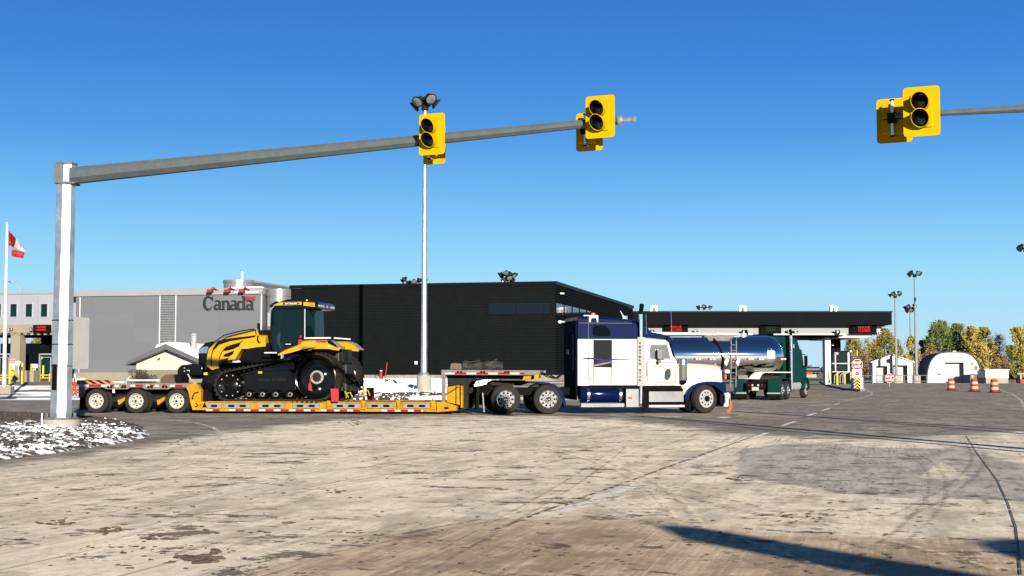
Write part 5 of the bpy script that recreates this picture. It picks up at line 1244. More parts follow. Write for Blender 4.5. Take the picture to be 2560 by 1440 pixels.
for y in (.06, 2.42):
    ra = r2-.07; mb = MB(); mb.lathe([(ra, .0), (ra, .05), (ra*.97, .06), (ra*.90, .04), (ra*.80, .16), (ra*.45, .20), (ra*.28, .16), (.001, .16)], c=(cB[0], y, cB[1]), n=48); mb.lathe([(ra, .0), (ra, .5)], c=(cB[0], y, cB[1]), n=48, caps=False)
    o = mb.build("drive_wheel", BLACK, t)
    mb = MB(); yh = y+.15; cc = TC.L(786, 941); cx_, cz_ = cB
    mb.lathe([(.24, yh+.03), (.24, yh-.05), (.17, yh-.06), (.165, yh-.02)], c=(cx_, 0, cz_), n=30).mi(1).lathe([(.166, yh-.02), (.13, yh-.03), (.001, yh-.03)], c=(cx_, 0, cz_), n=24).mi(0)
    for i in range(12): a = 2*PI*i/12; mb.cyl((cx_+.205*math.cos(a), yh-.055, cz_+.205*math.sin(a)), (cx_+.205*math.cos(a), yh-.09, cz_+.205*math.sin(a)), .018, n=6)
    mb.build("hub", [HUBG, DARKST], o)
    if y < 1:
        mb = MB()
        for px_, py_ in ((814, 935), (800, 972)): c = TC.L(px_, py_, y+.1); mb.cyl((c[0], y+.06, c[1]), (c[0], y+.12, c[1]), .04, n=8)
        mb.build("grease_cap", WHITE, o)
        c = TC.L(775, 948, .0); mb = MB(); mb.tube([(c[0]+.06, y+.04, c[1]+.14), (c[0]-.01, y+.0, c[1]), (c[0]-.02, y-.01, c[1]-.2)], .02, 5).prism([(c[0]-.06, c[1]-.14), (c[0]+.03, c[1]-.16), (c[0]+.08, c[1]-.42), (c[0]-.07, c[1]-.38)], y-.03, y-.01); mb.build("red_tag", RED, o, smooth=0)
    ra = r1-.07; mb = MB(); mb.lathe([(ra, 0), (ra, .05), (ra*.93, .06), (ra*.85, .03), (ra*.55, .12), (ra*.25, .06), (.001, .05)], c=(cA[0], y, cA[1]), n=40).lathe([(ra, 0), (ra, .5)], c=(cA[0], y, cA[1]), n=40, caps=False); o = mb.build("idler_wheel", BLACK, t)
    mb = MB()
    for i in range(10): a = 2*PI*i/10; mb.cyl((cA[0]+ra*.8*math.cos(a), y+.05, cA[1]+ra*.8*math.sin(a)), (cA[0]+ra*.8*math.cos(a), y+.01, cA[1]+ra*.8*math.sin(a)), .025, n=6)
    mb.build("bolt_ring", CHROMED, o)
    for px_ in (621, 655, 688, 724):
        c = TC.L(px_, 985); rr_ = .17; mb = MB(); mb.lathe([(rr_, 0), (rr_, .05), (rr_*.8, .06), (rr_*.6, .02), (rr_*.35, .0), (.001, .0)], c=(c[0], y, rr_+.075), n=26).lathe([(rr_, 0), (rr_, .5)], c=(c[0], y, rr_+.075), n=26, caps=False); o = mb.build("road_wheel", BLACK, t)
        mb = MB(); mb.lathe([(rr_*.5, -.005), (rr_*.45, -.02), (rr_*.28, -.02)], c=(c[0], y, rr_+.075), n=20); mb.build("hub_cap", GREYALU, o)
# track frame (undercarriage)
mb = MB(); fr_ = TC.P([(588, 985), (600, 975), (610, 940), (640, 930), (722, 925), (740, 935), (740, 975), (725, 982), (610, 984)], .2); mb.prism(fr_, .2, .5); mb.prism(fr_, 2.5, 2.8)
mb.prism(TC.P([(598, 935), (700, 908), (735, 905), (735, 925), (640, 932), (600, 945)], .25), .25, .45); mb.build("track_frame", BLACK, t, smooth=0, bevel=.02)
mb = MB(); c = TC.L(645, 945, .2); d_ = TC.L(716, 953, .2); mb.text("CHALLENGER", c[0], d_[0], d_[1]-.0, c[1]+.0, .195, fat=.02); mb.build("embossed_lettering", DARKST, t, smooth=0)
mb = MB(); c = TC.L(651, 931.5, .2); mb.box(c[0]-.07, c[0]+.07, .16, .2, c[1]-.03, c[1]+.04); c = TC.L(515, 934, .3); mb.box(c[0]-.07, c[0]+.07, .26, .3, c[1]-.05, c[1]+.04); mb.build("yellow_tag", BOLYEL, t, smooth=0)
# chassis and drawbar
mb = MB(); ch = TC.P([(520, 915), (600, 905), (700, 900), (860, 905), (872, 960), (740, 975), (560, 975), (525, 950)], 1.0); mb.prism(ch, 1.0, 2.0)
mb.box(TC.x(572, .6), TC.x(800, .6), .66, 2.36, .45, .75); mb.build("chassis", BLACKM, t, smooth=0, bevel=.03)
mb = MB(); mb.prism(TC.P([(500, 962), (512, 930), (545, 920), (560, 940), (545, 975), (520, 978)], .6), .6, 2.4); mb.build("front_frame", BLACK, t, smooth=0, bevel=.04)
mb = MB(); wt = TC.L(459, 930, .7); mb.lathe([(.001, 0), (.22, .0), (.26, .05), (.26, 1.55), (.22, 1.6), (.001, 1.6)], c=(wt[0], .7, wt[1]), n=26); mb.prism(TC.P([(452, 915), (480, 909), (505, 912), (505, 938), (480, 938), (455, 940)], .7), .72, 2.28); mb.build("front_weight", BLACK, t, bevel=.02)
mb = MB()
for (a, b) in ((462, 920), (462, 928), (470, 926)): c = TC.L(a, b, .7); mb.cyl((c[0], .70, c[1]), (c[0], .66, c[1]), .025, n=6)
mb.tube([(TC.x(470, .6), .6, TC.z(470, 935, .6)), (TC.x(478, .6), .6, TC.z(478, 950, .6)), (TC.x(495, .6), .6, TC.z(495, 962, .6))], .03, 6); mb.build("bolt", CHROMED, t)
# hood
def section(pts_top, off0, off1, m, name, par, **k): pass
hd = TC.P([(515, 914), (518, 890), (522, 872), (532, 855), (552, 843), (585, 834), (637, 823.5), (641, 836), (664, 837.5), (664, 857), (640, 859), (618, 863), (604, 872), (595, 886), (588, 898), (552, 903), (545, 925), (534, 927)], .95)
mb = MB(); yA, yB = .95, 2.07; n = len(hd); xs_min = min(a for a, b in hd)
def inset(pts, k_):   # round the hood's shoulders: pull upper points inward near the sides
    zmax = max(b for a, b in pts); zmin = min(b for a, b in pts); return [(a, b-(k_ if b > zmin+.55*(zmax-zmin) else 0)) for a, b in pts]
rings = [[(a, y, b) for a, b in inset(hd, d)] for y, d in ((yA, .13), (yA+.06, .05), (yA+.2, 0), (yB-.2, 0), (yB-.06, .05), (yB, .13))]
if sum(hd[i][0]*hd[(i+1) % n][1]-hd[(i+1) % n][0]*hd[i][1] for i in range(n)) > 0: rings = [r[::-1] for r in rings]
mb.loft(rings); o = mb.build("hood", TRACYEL, t, smooth=40)
mb = MB(); y = yA-.006
for pts in ([(558, 872), (602, 855), (598, 866), (583, 873), (562, 878)], [(560, 886), (586, 876), (582, 886), (572, 892), (558, 892)], [(550, 900), (572, 894), (568, 903), (552, 905)], [(531, 872), (545, 852), (572, 846), (640, 838), (637, 843), (575, 853), (548, 862), (534, 876)]): mb.prism(TC.P(pts, y), y, yA-.0)
mb.build("side_grille", BLACK, o, smooth=0)
mb = MB()
for pts in ([(528, 915), (528, 890), (533, 872), (545, 856), (570, 842), (620, 829), (636, 825)], [(547, 917), (548, 895), (556, 878), (568, 866), (600, 857), (606, 852)]):
    q = TC.P(pts, y-.02); mb.tube([(a, y-.02, b) for a, b in q], .016, 5)
q = TC.P([(536, 855), (560, 838), (600, 828), (634, 822.5), (639, 826), (641, 858)], 1.0); mb.tube([(a, 1.0, b) for a, b in q], .02, 6); q = TC.P([(645, 840), (644, 850), (649, 858)], .93); mb.tube([(a, .92, b) for a, b in q], .03, 6); mb.build("guard_tube", BLACKM, t)
mb = MB(); g = TC.P([(496, 925), (495, 885), (497, 872), (513, 857), (531, 853), (522, 872), (518, 893), (516, 925)], .98); mb.prism(g, .98, 2.04); mb.build("front_grille", BLACK, t, smooth=0, bevel=.03)
mb = MB(); g = TC.P([(496, 883), (498, 874), (506, 868), (521, 866), (517, 883)], .96); mb.prism(g, .95, .99); o2 = mb.build("headlight", mat("headlight_lens", (.30, .42, .62), .12, .3, 0, coat=.8), t, smooth=0)
mb = MB(); mb.prism(TC.P([(598, 901), (606, 880), (620, 866), (640, 861), (672, 858), (678, 880), (678, 912), (610, 912)], 1.0), 1.0, 2.0); mb.build("engine_bay", BLACKM, t, smooth=0)
mb = MB(); a = TC.L(646.5, 835, 1.3); b = TC.L(645, 808, 1.3); mb.cyl((a[0], 1.35, a[1]), (b[0], 1.35, b[1]), .055, n=10); a = TC.L(651, 835, 1.3); b = TC.L(651, 815, 1.3); mb.cyl((a[0], 1.55, a[1]), (b[0], 1.55, b[1]), .05, n=8); mb.prism(TC.P([(643, 838), (645, 826), (678, 825), (678, 838)], 1.2), 1.2, 1.9); mb.build("exhaust_stack", BLACK, t)
# cab: glass house, pillars and roof
yc0, yc1 = .62, 2.4
CL = lambda pts: TC.P(pts, yc0)
side = CL([(681, 770), (758, 771), (757, 848), (735, 858), (718, 872), (700, 879), (684, 878), (677, 830)])
mb = MB(); mb.prism([(a, b) for a, b in side], yc0, yc0+.015).prism(side, yc1-.015, yc1); o = mb.build("side_window", CABGL, t, smooth=0)
rx0, rx1 = TC.x(762, yc0), TC.x(764, yc0); zr0, zr1 = TC.z(765, 842, yc0), TC.z(765, 774, yc0)
mb = MB(); fx0, fx1 = side[0][0], side[-1][0]
mb.loft([[(rx0+.02, yc0+.05, zr0), (rx0+.02, yc0+.05, zr1)], [(rx0+.22, yc0+.45, zr0), (rx0+.20, yc0+.45, zr1)], [(rx0+.27, yc1-.45, zr0), (rx0+.24, yc1-.45, zr1)], [(rx0+.1, yc1-.05, zr0), (rx0+.08, yc1-.05, zr1)]], False); mb.build("rear_window", CABGL, t, smooth=0)
mb = MB(); mb.add([(fx0-.02, yc0, side[0][1]), (fx0-.02, yc1, side[0][1]), (fx1-.02, yc1, side[-1][1]), (fx1-.02, yc0, side[-1][1])], [(0, 1, 2, 3)]); mb.build("windscreen", CABGL, t, smooth=0)
mb = MB()
for y in (yc0-.02, yc1-.03):
    for pts, wd in (([(760, 772), (759, 848)], .13), ([(681, 768), (677, 830), (684, 879)], .05), ([(684, 879), (700, 880), (720, 872), (757, 850)], .05)): mb.ribbon(TC.P(pts, yc0), wd, y, y+.05)
mb.build("pillar", BLACK, t, smooth=0)
mb = MB(); q = TC.P([(762.5, 772), (762.5, 846)], yc0-.03); mb.ribbon(q, .035, yc0-.06, yc0-.03); mb.build("pillar_trim", ALU, t, smooth=0)
mb = MB(); mb.box(fx1, rx0+.2, yc0+.05, yc1-.05, TC.z(700, 885, yc0), TC.z(700, 876, yc0)); mb.build("cab_floor", BLACKM, t, smooth=0)
mb = MB(); xs_ = TC.x(735, 1.5); zs_ = TC.z(735, 850, 1.5); mb.prism([(xs_-.3, zs_), (xs_+.25, zs_), (xs_+.34, zs_+.75), (xs_+.2, zs_+.78), (xs_+.08, zs_+.16), (xs_-.3, zs_+.14)], 1.2, 1.7); mb.build("seat", mat("grey_seat", (.06, .065, .07), .8), t, smooth=0, bevel=.05)
mb = MB(); xs_ = TC.x(703, 1.5); mb.tube([(xs_, 1.45, zs_-.1), (xs_+.05, 1.45, zs_+.35)], .05, 8); mb.lathe([(.2, 0), (.22, .02), (.2, .04), (.18, .02)], c=(xs_+.06, 1.45, zs_+.38), axis='z', n=18, closed=True); mb.build("steering_wheel", BLACKM, t)
mb = MB(); mb.prism(rrect(TC.x(744, .9), TC.x(752, .9), TC.z(748, 830, .9), TC.z(748, 811, .9), .04), .9, .94); mb.build("monitor", GREYALU, t, smooth=0)
# roof
rp = TC.P([(672, 766), (674, 760), (687, 752), (760, 751.5), (788, 753.5), (794, 758), (794, 768), (788, 771), (760, 771), (683, 771)], .5)
zlo = min(b for a, b in rp); zhi = max(b for a, b in rp)
mb = MB()
rings = [[(a, y, (b if b < zlo+.4*(zhi-zlo) else b-d)) for a, b in rp] for y, d in ((.5, .07), (.56, .02), (.8, 0), (2.25, 0), (2.46, .02), (2.52, .07))]
mb.loft(rings[::-1] if sum(rp[i][0]*rp[(i+1) % len(rp)][1]-rp[(i+1) % len(rp)][0]*rp[i][1] for i in range(len(rp))) < 0 else rings); o = mb.build("roof", BLACK, t, smooth=35)
mb = MB(); mb.prism(TC.P([(684, 763), (698, 756), (754, 754.5), (754, 762), (684, 764)], .48), .46, .50); mb.prism(TC.P([(759, 755), (787, 757), (787, 767), (759, 764)], .48), .46, .5); mb.build("roof_panel", TRACYEL, o, smooth=0)
mb = MB(); mb.prism(TC.P([(769, 757.5), (784, 759), (784, 764), (770, 762)], .45), .43, .46); mb.build("turn_signal", AMBER, o, smooth=0)
mb = MB(); mb.prism(TC.P([(706, 761.5), (709, 756.5), (745, 756), (748, 761)], .45), .45, .46); mb.build("name_plate", BLACK, o, smooth=0)
a0 = TC.L(712, 760.5, .44); a1 = TC.L(743, 757, .44); mb = MB(); mb.text("MT865E", a0[0], a1[0], a0[1], a1[1], .444, fat=.03, shear=.15); mb.build("model_lettering", WHITE, o, smooth=0)
mb = MB(); xr_ = TC.x(794, .5); zr_ = TC.z(794, 763, .5)
for yy in (.62, .85, 1.05, 1.5, 2.0, 2.25): mb.lathe([(.001, .03), (.05, .03), (.055, .0), (.03, -.05)], c=(xr_, yy, zr_-.02), axis='x', n=12)
mb.build("work_light", mat("work_light_glass", (.6, .62, .65), .15, .3, coat=.5), o)
mb = MB(); c = TC.L(767, 751, 1.0); mb.lathe([(.03, 0), (.035, .03), (.02, .05), (.001, .06)], c=(c[0], 1.0, c[1]-.02), axis='z', n=10); mb.build("roof_beacon", WHITE, o)
mb = MB(); c = TC.L(673, 795, .45); mb.prism(rrect(c[0]-.04, c[0]+.05, c[1]-.3, c[1]+.2, .03), .40, .43).tube([(c[0], .42, c[1]+.22), (c[0]+.15, .5, c[1]+.42)], .015, 5); mb.build("mirror", CHROMED, t, smooth=0)
mb = MB(); q = TC.P([(792, 775), (776, 810)], 1.2); mb.tube([(q[0][0]+.08, .95, q[0][1]), (q[1][0]-.02, 1.0, q[1][1])], .02, 5); mb.build("wiper", BLACKM, t)
# rear fenders
fd = TC.P([(694, 883), (712, 873), (745, 860), (752, 851), (775, 849.5), (818, 850), (832, 857), (846, 869), (848, 872), (830, 870), (810, 865), (785, 864), (760, 868), (725, 878), (696, 884)], 0)
def fender(y0, y1):
    mb = MB(); rings = [[(a, y, b-d) for a, b in fd] for y, d in ((y0, .06), (y0+.05, .01), (y0+.15, 0), (y1, 0))]
    ccw = sum(fd[i][0]*fd[(i+1) % len(fd)][1]-fd[(i+1) % len(fd)][0]*fd[i][1] for i in range(len(fd)))
    mb.loft([r[::-1] for r in rings] if ccw > 0 else rings); return mb.build("fender", TRACYEL, t, smooth=40)
o = fender(.0, .75)
o3 = fender(2.3, 3.0)
mb = MB(); mb.prism(TC.P([(790, 851), (817, 851.5), (817, 857), (791, 856)], 0), -.012, .0); mb.build("tail_light", mat("bright_red_lens", (.75, .02, .02), .2, coat=.6), o, smooth=0)
mb = MB(); mb.prism(TC.P([(746, 849), (755, 849), (753, 859), (746, 860)], 0), -.02, .03); c = TC.L(751, 842, 0.1); mb.box(c[0]-.03, c[0]+.03, .1, .14, c[1]-.03, c[1]+.04); mb.build("marker_light", mat("bright_red_lens", (.75, .02, .02)), o, smooth=0)
mb = MB(); mb.prism(TC.P([(818, 850.5), (827, 851), (838, 860), (846, 869), (838, 867), (820, 858)], 0), -.008, .0); mb.build("fender_cap", BLACKM, o, smooth=0); mb = MB(); c = TC.L(822, 866, 0); mb.cyl((c[0], -.02, c[1]), (c[0], .0, c[1]), .035, n=8); mb.build("reflector", WHREF, o, smooth=0)
mb = MB(); q = TC.P([(761, 847), (820, 847)], .35); mb.tube([(q[0][0], .35, q[0][1]+.02), (q[1][0]+.1, .35, q[1][1]+.03)], .03, 8).tube([(q[1][0]+.18, .5, q[1][1]+.03), (q[1][0]+.55, 1.2, q[1][1]+.0)], .028, 8); q = TC.P([(661, 882), (692, 882)], .3); mb.tube([(q[0][0], .3, q[0][1]), (q[1][0], .3, q[1][1])], .025, 6); q = TC.P([(714, 860.5), (727, 860.5)], .4); mb.tube([(q[0][0], .4, q[0][1]), (q[1][0], .4, q[1][1])], .015, 6); mb.build("handrail", WHITE, t)
# rear body, fuel tank and hitch between the tracks
bx_ = TC.x(850, .7)
mb = MB(); mb.box(bx_-1.1, bx_-.05, .75, 2.3, .9, TC.z(850, 872, .7)); mb.box(bx_-.3, bx_+.15, 1.0, 2.0, .35, 1.3); mb.build("rear_housing", mat("graphite", (.022, .022, .022), .6), t, smooth=0, bevel=.03)
mb = MB()
for k in range(8): mb.box(bx_+.0, bx_+.08, 1.1, 1.5, 1.3+k*.07, 1.34+k*.07)
mb.tube([(bx_-.1, .9, 1.9), (bx_+.0, .9, 1.7), (bx_+.02, .95, 1.4)], .05, 8)
mb.prism([(bx_, .35), (bx_+.55, .38), (bx_+.55, .46), (bx_, .6)], 1.35, 1.65); mb.tube([(bx_, 1.1, 1.0), (bx_+.45, 1.1, .7)], .05, 8).tube([(bx_, 1.9, 1.0), (bx_+.45, 1.9, .7)], .05, 8); mb.build("rear_hitch", DARKST, t, smooth=30)
# tie-downs: bright red pads and yellow binders
for px_, y_, lb, rs in ((757, .9, "red rubber pad hanging at the rear of the tractor's near track", 0), (), (878, 2.5, "red rubber pad behind the tractor's far track", 0))[::2]:
    c = TC.W(TC.x(838, -.1) if px_ == 757 else TC.x(922, 2.5), -.1 if px_ == 757 else 2.75); mb = MB(); mb.loft([[(-.13, 0, 0), (.13, 0, 0), (.13, .08, 0), (-.13, .08, 0)], [(-.17, .0, .46), (.12, 0, .46), (.12, .06, .46), (-.17, .06, .46)]])
    o = mb.build("track_pad", RED, smooth=0, bevel=.01, loc=(c.x, c.y, DZ), rot=(0, 0, TC.h)); tag(o, lb, "rubber pad", "red pads behind the tracks")
def binder(label, p0, p1):
    a = TR.W(TR.x(p0[0], .15), .15, TR.z(p0[0], p0[1], .15)); d_ = TR.W(TR.x(p1[0], .9), .9, TR.z(p1[0], p1[1], .9))-a
    t2 = thing("chain_binder", label, "chain binder", a, 0, "yellow chain binders")
    mb = MB(); mb.tube([(0, 0, 0), d_*.35, d_*.7, d_], .022, 5); mb.build("chain", DARKST, t2)
    mb = MB(); mb.cyl(d_*.25, d_*.62, .05, .035, n=8).tube([d_*.5, d_*.5+Vector((.16, -.05, .04)), d_*.4+Vector((.22, -.06, -.08))], .022, 6); mb.build("ratchet", BOLYEL, t2)
binder("yellow ratchet binder tying the tractor's rear to the deck, left one", (873, 1003), (858, 965))
binder("yellow ratchet binder tying the tractor's rear to the deck, right one", (911, 1002), (908, 955))
# ================================================================ WHITE AND NAVY ROAD TRACTOR
gp = G(1265, 1036.3); TT = Fr(gp, 8.5); TTW = 2.44
t = frthing(TT, "semi_tractor", "cream and navy conventional sleeper tractor pulling the lowbed trailer", "truck")
P_ = TT.P; X = TT.x; Z = TT.z
def body(pts, y0, y1, m, name, par=t, sh=.06, sm=35, off=None, insetx=0):
    q = TT.P(pts, y0 if off is None else off); zlo, zhi = min(b for a, b in q), max(b for a, b in q); th_ = zlo+.75*(zhi-zlo)
    rings = [[(a, y, b-(d if b > th_ else 0)) for a, b in q] for y, d in ((y0, sh), (y0+.05, sh*.35), (y0+.16, 0), (y1-.16, 0), (y1-.05, sh*.35), (y1, sh))]
    ccw = sum(q[i][0]*q[(i+1) % len(q)][1]-q[(i+1) % len(q)][0]*q[i][1] for i in range(len(q)))
    mb = MB(); mb.loft([r[::-1] for r in rings] if ccw > 0 else rings); return mb.build(name, m, par, smooth=sm)
# frame
mb = MB(); zf = Z(1300, 985)
for y in (.75, 1.57): mb.box(X(1205), X(1800), y, y+.1, zf-.05, zf+.22)
mb.box(X(1440), X(1730), .5, TTW-.5, zf-.05, zf+.3); mb.build("frame_rail", BLACKM, t, smooth=0)
mb = MB(); mb.prism(TT.P([(1222, 958), (1240, 950), (1312, 951), (1320, 958), (1300, 964), (1230, 964)], .8), .8, 1.65); mb.build("fifth_wheel", DARKST, t, smooth=0, bevel=.02)
mb = MB(); mb.box(X(1205), X(1212), .1, TTW-.1, .35, .95).prism(TT.P([(1190, 968), (1222, 960), (1232, 966), (1215, 985), (1200, 990)], .2), .2, .6); mb.build("tail_bracket", BLACKM, t, smooth=0)
mb = MB(); mb.box(X(1191), X(1198), .0, .55, .18, .95); mb.build("mud_flap", RUBBERD, t, smooth=0)
mb = MB(); a = TT.L(1210, 982); b = TT.L(1210, 1030); mb.tube([(a[0]-.05, -.02, a[1]), (b[0], -.02, b[1])], .022, 6); mb.build("flap_rod", CHROMED, t)
# wheels
RW = .525
for px_ in (1265, 1371):
    wheel(t, X(px_), .0, RW, RW, .27, 'hub', mat('wheel_alloy', (.46, .46, .45), .6, 0, .2, 6, spec=.2)); wheel(t, X(px_), TTW-.6, RW, RW, .27, 'hub', mat('wheel_alloy', (.46, .46, .45), .6, 0, .2, 6, spec=.2))
wx_ = X(1766); 
wheel(t, wx_, .03, RW, RW, .29, 'front', CHROMED, dual=False, rot=(0, 0, R(24)))
wheel(t, wx_, TTW-.30, RW, RW, .29, 'front', CHROMED, dual=False, rot=(0, 0, R(24)))
mb = MB()
for px_ in (1265, 1371, 1768): mb.cyl((X(px_), .35, RW), (X(px_), TTW-.35, RW), .09, n=10)
mb.build("axle", BLACKM, t)
# navy quarter fender over second drive axle
c0 = TT.L(1371, 1001); fo = TT.P([(1319, 954), (1345, 954.5), (1371, 956), (1390, 963), (1403, 976), (1411, 992), (1417, 1018), (1411, 1018), (1405, 996), (1397, 980), (1385, 968), (1370, 961), (1345, 958), (1319, 958)])
mb = MB(); mb.prism(fo, -.02, .62); mb.prism(fo, TTW-.62, TTW+.02); mb.build("quarter_fender", NAVY, t, smooth=30)
# sleeper
zsp = 847.5
upper = [(1444.5, 791.5), (1475, 792), (1530, 794), (1562, 796), (1582, 802), (1592, 812), (1594, 822), (1594, zsp), (1444.5, zsp)]
body(upper, .0, TTW, NAVY, "sleeper_roof", sh=.07)
body([(1444.5, zsp+.3), (1592, zsp+.3), (1592, 955), (1444.5, 955)], .0, TTW, CREAM, "sleeper_body", sh=0)
body([(1444.5, 955), (1592, 955), (1592, 963), (1472, 963), (1472, 964), (1444.5, 964)], .002, TTW-.002, CREAM, "sleeper_skirt", sh=0)
mb = MB()
for k in range(8): a = X(1475)+k*(X(1588)-X(1475))/8; mb.box(a, a+.15, -.004, .002, Z(1500, 962), Z(1500, 957))
for k in range(5): a = X(1618)+k*(X(1690)-X(1618))/5; mb.box(a, a+.18, .04, .052, Z(1640, 964), Z(1640, 960.5))
mb.build("marker_lamp", CHROME, t, smooth=0)
# back wall of the sleeper seen edge-on
bxs = X(1444.5); mb = MB(); mb.box(bxs-.05, bxs, .1, TTW-.1, Z(1444, 1000), Z(1444, 800)); mb.build("sleeper_back", mat("dark_navy_back", (.006, .010, .028), .85, spec=.03), t, smooth=0)
mb = MB(); mb.box(bxs-.12, bxs-.05, .35, 1.1, Z(1444, 925), Z(1444, 835)).box(bxs-.12, bxs-.05, 1.2, 2.0, Z(1444, 925), Z(1444, 835)); mb.build("rear_locker", mat("dark_navy_back", (.006, .010, .03)), t, smooth=0, bevel=.02)
mb = MB(); mb.box(bxs-.14, bxs-.12, 1.0, 1.04, Z(1444, 885), Z(1444, 872)).box(bxs-.14, bxs-.12, 1.28, 1.32, Z(1444, 885), Z(1444, 872)); mb.build("locker_handle", CHROME, t, smooth=0)
# roof fairing sweeping to the cab, cab roof and sun visor
body([(1560, 797), (1590, 800), (1605, 806), (1618, 818), (1626, 830), (1650, 834), (1673, 840), (1678, 847), (1664, 850), (1640, 846), (1612, 845), (1585, 845)], .3, TTW-.3, NAVY, "roof_fairing", off=0.3, sh=.1)
mb = MB(); mb.prism(P_([(1672, 842), (1678, 850), (1689, 862), (1684, 864), (1670, 852)]), .12, TTW-.12); mb.build("sun_visor", NAVY, t, smooth=0)
# cab
body([(1611, 843), (1625, 844), (1665, 848), (1671, 853), (1677, 870), (1681, 888), (1689, 898), (1692, 905), (1697, 925), (1698, 964), (1611, 964)], .05, TTW-.05, CREAM, "cab", sh=.05)
mb = MB(); mb.prism(P_([(1613, 964), (1705, 964), (1712, 976), (1613, 976)]), .15, TTW-.15); mb.build("cab_sill", BLACKM, t, smooth=0)
mb = MB(); yy = .04; mb.prism(TT.P([(1625, 870), (1629, 862), (1668, 862), (1676, 897), (1627, 897), (1625, 893)], yy), yy, .052); mb.build("door_window", mat("painted_glare_glass", (.28, .31, .31), .12, .3, .1, 3), t, smooth=0)  # pale base colour paints the white glare onto the door glass
mb = MB(); mb.prism(TT.P([(1662, 928), (1668, 922), (1675, 923), (1677, 928), (1677, 940), (1671, 950), (1664, 950), (1661, 945)], yy), yy, .052); mb.build("peep_window", mat("green_glass", (.015, .05, .04), .15, coat=.5), t, smooth=0)
mb = MB()
for pts in ([(1615, 904), (1640, 905), (1688, 907)], [(1619, 905), (1619, 955)], [(1619, 955), (1689, 956)], [(1689, 956), (1690, 912)]): mb.ribbon(TT.P(pts, .045), .026, .044, .051)
mb.build("door_seam", mat("seam_grey", (.25, .23, .18), .7), t, smooth=0)
mb = MB(); q = TT.P([(1616, 906), (1618, 912), (1617, 940), (1614, 943)], 0); mb.tube([(a, .01, b) for a, b in q], .014, 6); mb.build("grab_handle", CHROME, t)
# windscreen
mb = MB(); q = TT.P([(1673, 855), (1690, 902)], .2); mb.loft([[(q[0][0]+.02, y, q[0][1]), (q[1][0]+.02, y, q[1][1])] for y in (.2, TTW-.2)], False); mb.build("windscreen", GLASS, t, smooth=0)
# mirror
mb = MB(); a = TT.L(1648, 886, -.15); mb.prism(rrect(a[0]-.07, a[0]+.11, a[1]-.16, a[1]+.18, .05), -.2, -.1).prism(rrect(a[0]-.04, a[0]+.07, a[1]-.32, a[1]-.18, .05), -.2, -.1); mb.tube([(a[0], -.15, a[1]-.1), (a[0]+.25, .05, a[1]-.2)], .015, 6).tube([(a[0], -.15, a[1]+.16), (a[0]+.1, .05, a[1]+.25)], .015, 6); mb.build("mirror", mat("grey_mirror", (.12, .13, .125), .15, .6), t, smooth=0, bevel=.01)
# hood
hood = [(1692, 904), (1725, 906), (1760, 908), (1790, 910.5), (1799, 914), (1804, 922), (1806, 958), (1795, 957), (1775, 956.5), (1755, 958.5), (1738, 964), (1724, 975), (1715, 992), (1712, 998), (1709, 985), (1706, 970), (1697, 964)]
def hoodpart():
    q = TT.P(hood, .16); zlo, zhi = min(b for a, b in q), max(b for a, b in q)
    rings = [[(a, y, b-(d if b > zlo+.6*(zhi-zlo) else 0)) for a, b in q] for y, d in ((.16, .10), (.2, .04), (.34, 0), (TTW-.34, 0), (TTW-.2, .04), (TTW-.16, .10))]
    ccw = sum(q[i][0]*q[(i+1) % len(q)][1]-q[(i+1) % len(q)][0]*q[i][1] for i in range(len(q)))
    mb = MB(); mb.loft([r[::-1] for r in rings] if ccw > 0 else rings); return mb.build("hood", CREAM, t, smooth=40)
hoodpart()
ar = TT.P([(1712, 1000), (1713, 988), (1719, 975), (1730, 964), (1745, 957), (1765, 953.5), (1790, 954), (1811, 956), (1815, 962), (1816, 982), (1808, 984), (1798, 974), (1785, 965), (1765, 960.5), (1748, 963), (1735, 971), (1726, 983), (1721, 1000)])
for y0, y1 in ((-.02, .42), (TTW-.42, TTW+.02)):
    mb = MB(); mb.prism(ar, y0, y1); mb.build("front_fender", NAVY, t, smooth=30, bevel=.015)
mb = MB(); mb.prism(TT.P([(1713, 992), (1722, 990), (1728, 1012), (1726, 1028), (1714, 1024)], .05), .05, .5); mb.build("front_mud_flap", BLACKM, t, smooth=0)
mb = MB(); fx_ = X(1806); mb.box(fx_, fx_+.05, .5, TTW-.5, Z(1806, 985), Z(1806, 916)); mb.build("radiator_grille", CHROME, t, smooth=0, bevel=.01)
mb = MB(); c = TT.L(1812, 928, .3); mb.box(c[0]-.08, c[0]+.1, .02, .28, c[1]-.08, c[1]+.06); mb.build("headlight", WHREF, t, smooth=0, bevel=.02); mb = MB(); c = TT.L(1808, 939, .3); mb.box(c[0]-.0, c[0]+.06, .10, .25, c[1]-.12, c[1]+.04); mb.build("turn_signal", AMBER, t, smooth=0)
bp = TT.P([(1808, 981), (1822, 979), (1827, 985), (1826, 1012), (1819, 1019), (1806, 1018), (1812, 1004), (1812, 992)], -.02)
mb = MB(); mb.prism(bp, -.04, TTW+.04); mb.build("bumper", CHROME, t, smooth=30, bevel=.03)
mb = MB(); mb.prism(TT.P([(1800, 982), (1812, 982), (1812, 1004), (1806, 1016), (1800, 1005)], .1), .1, .5); mb.build("bumper_bracket", BLACKM, t, smooth=0)
mb = MB(); c = TT.L(1803, 917, .7); mb.tube([(c[0], 1.22, c[1]+.0), (c[0]-.08, 1.22, c[1]+.14)], .03, 6).lathe([(.001, 0), (.04, .0), (.04, .05), (.001, .06)], c=(c[0], .9, c[1]-.02), n=10); mb.build("hood_ornament", CHROME, t)
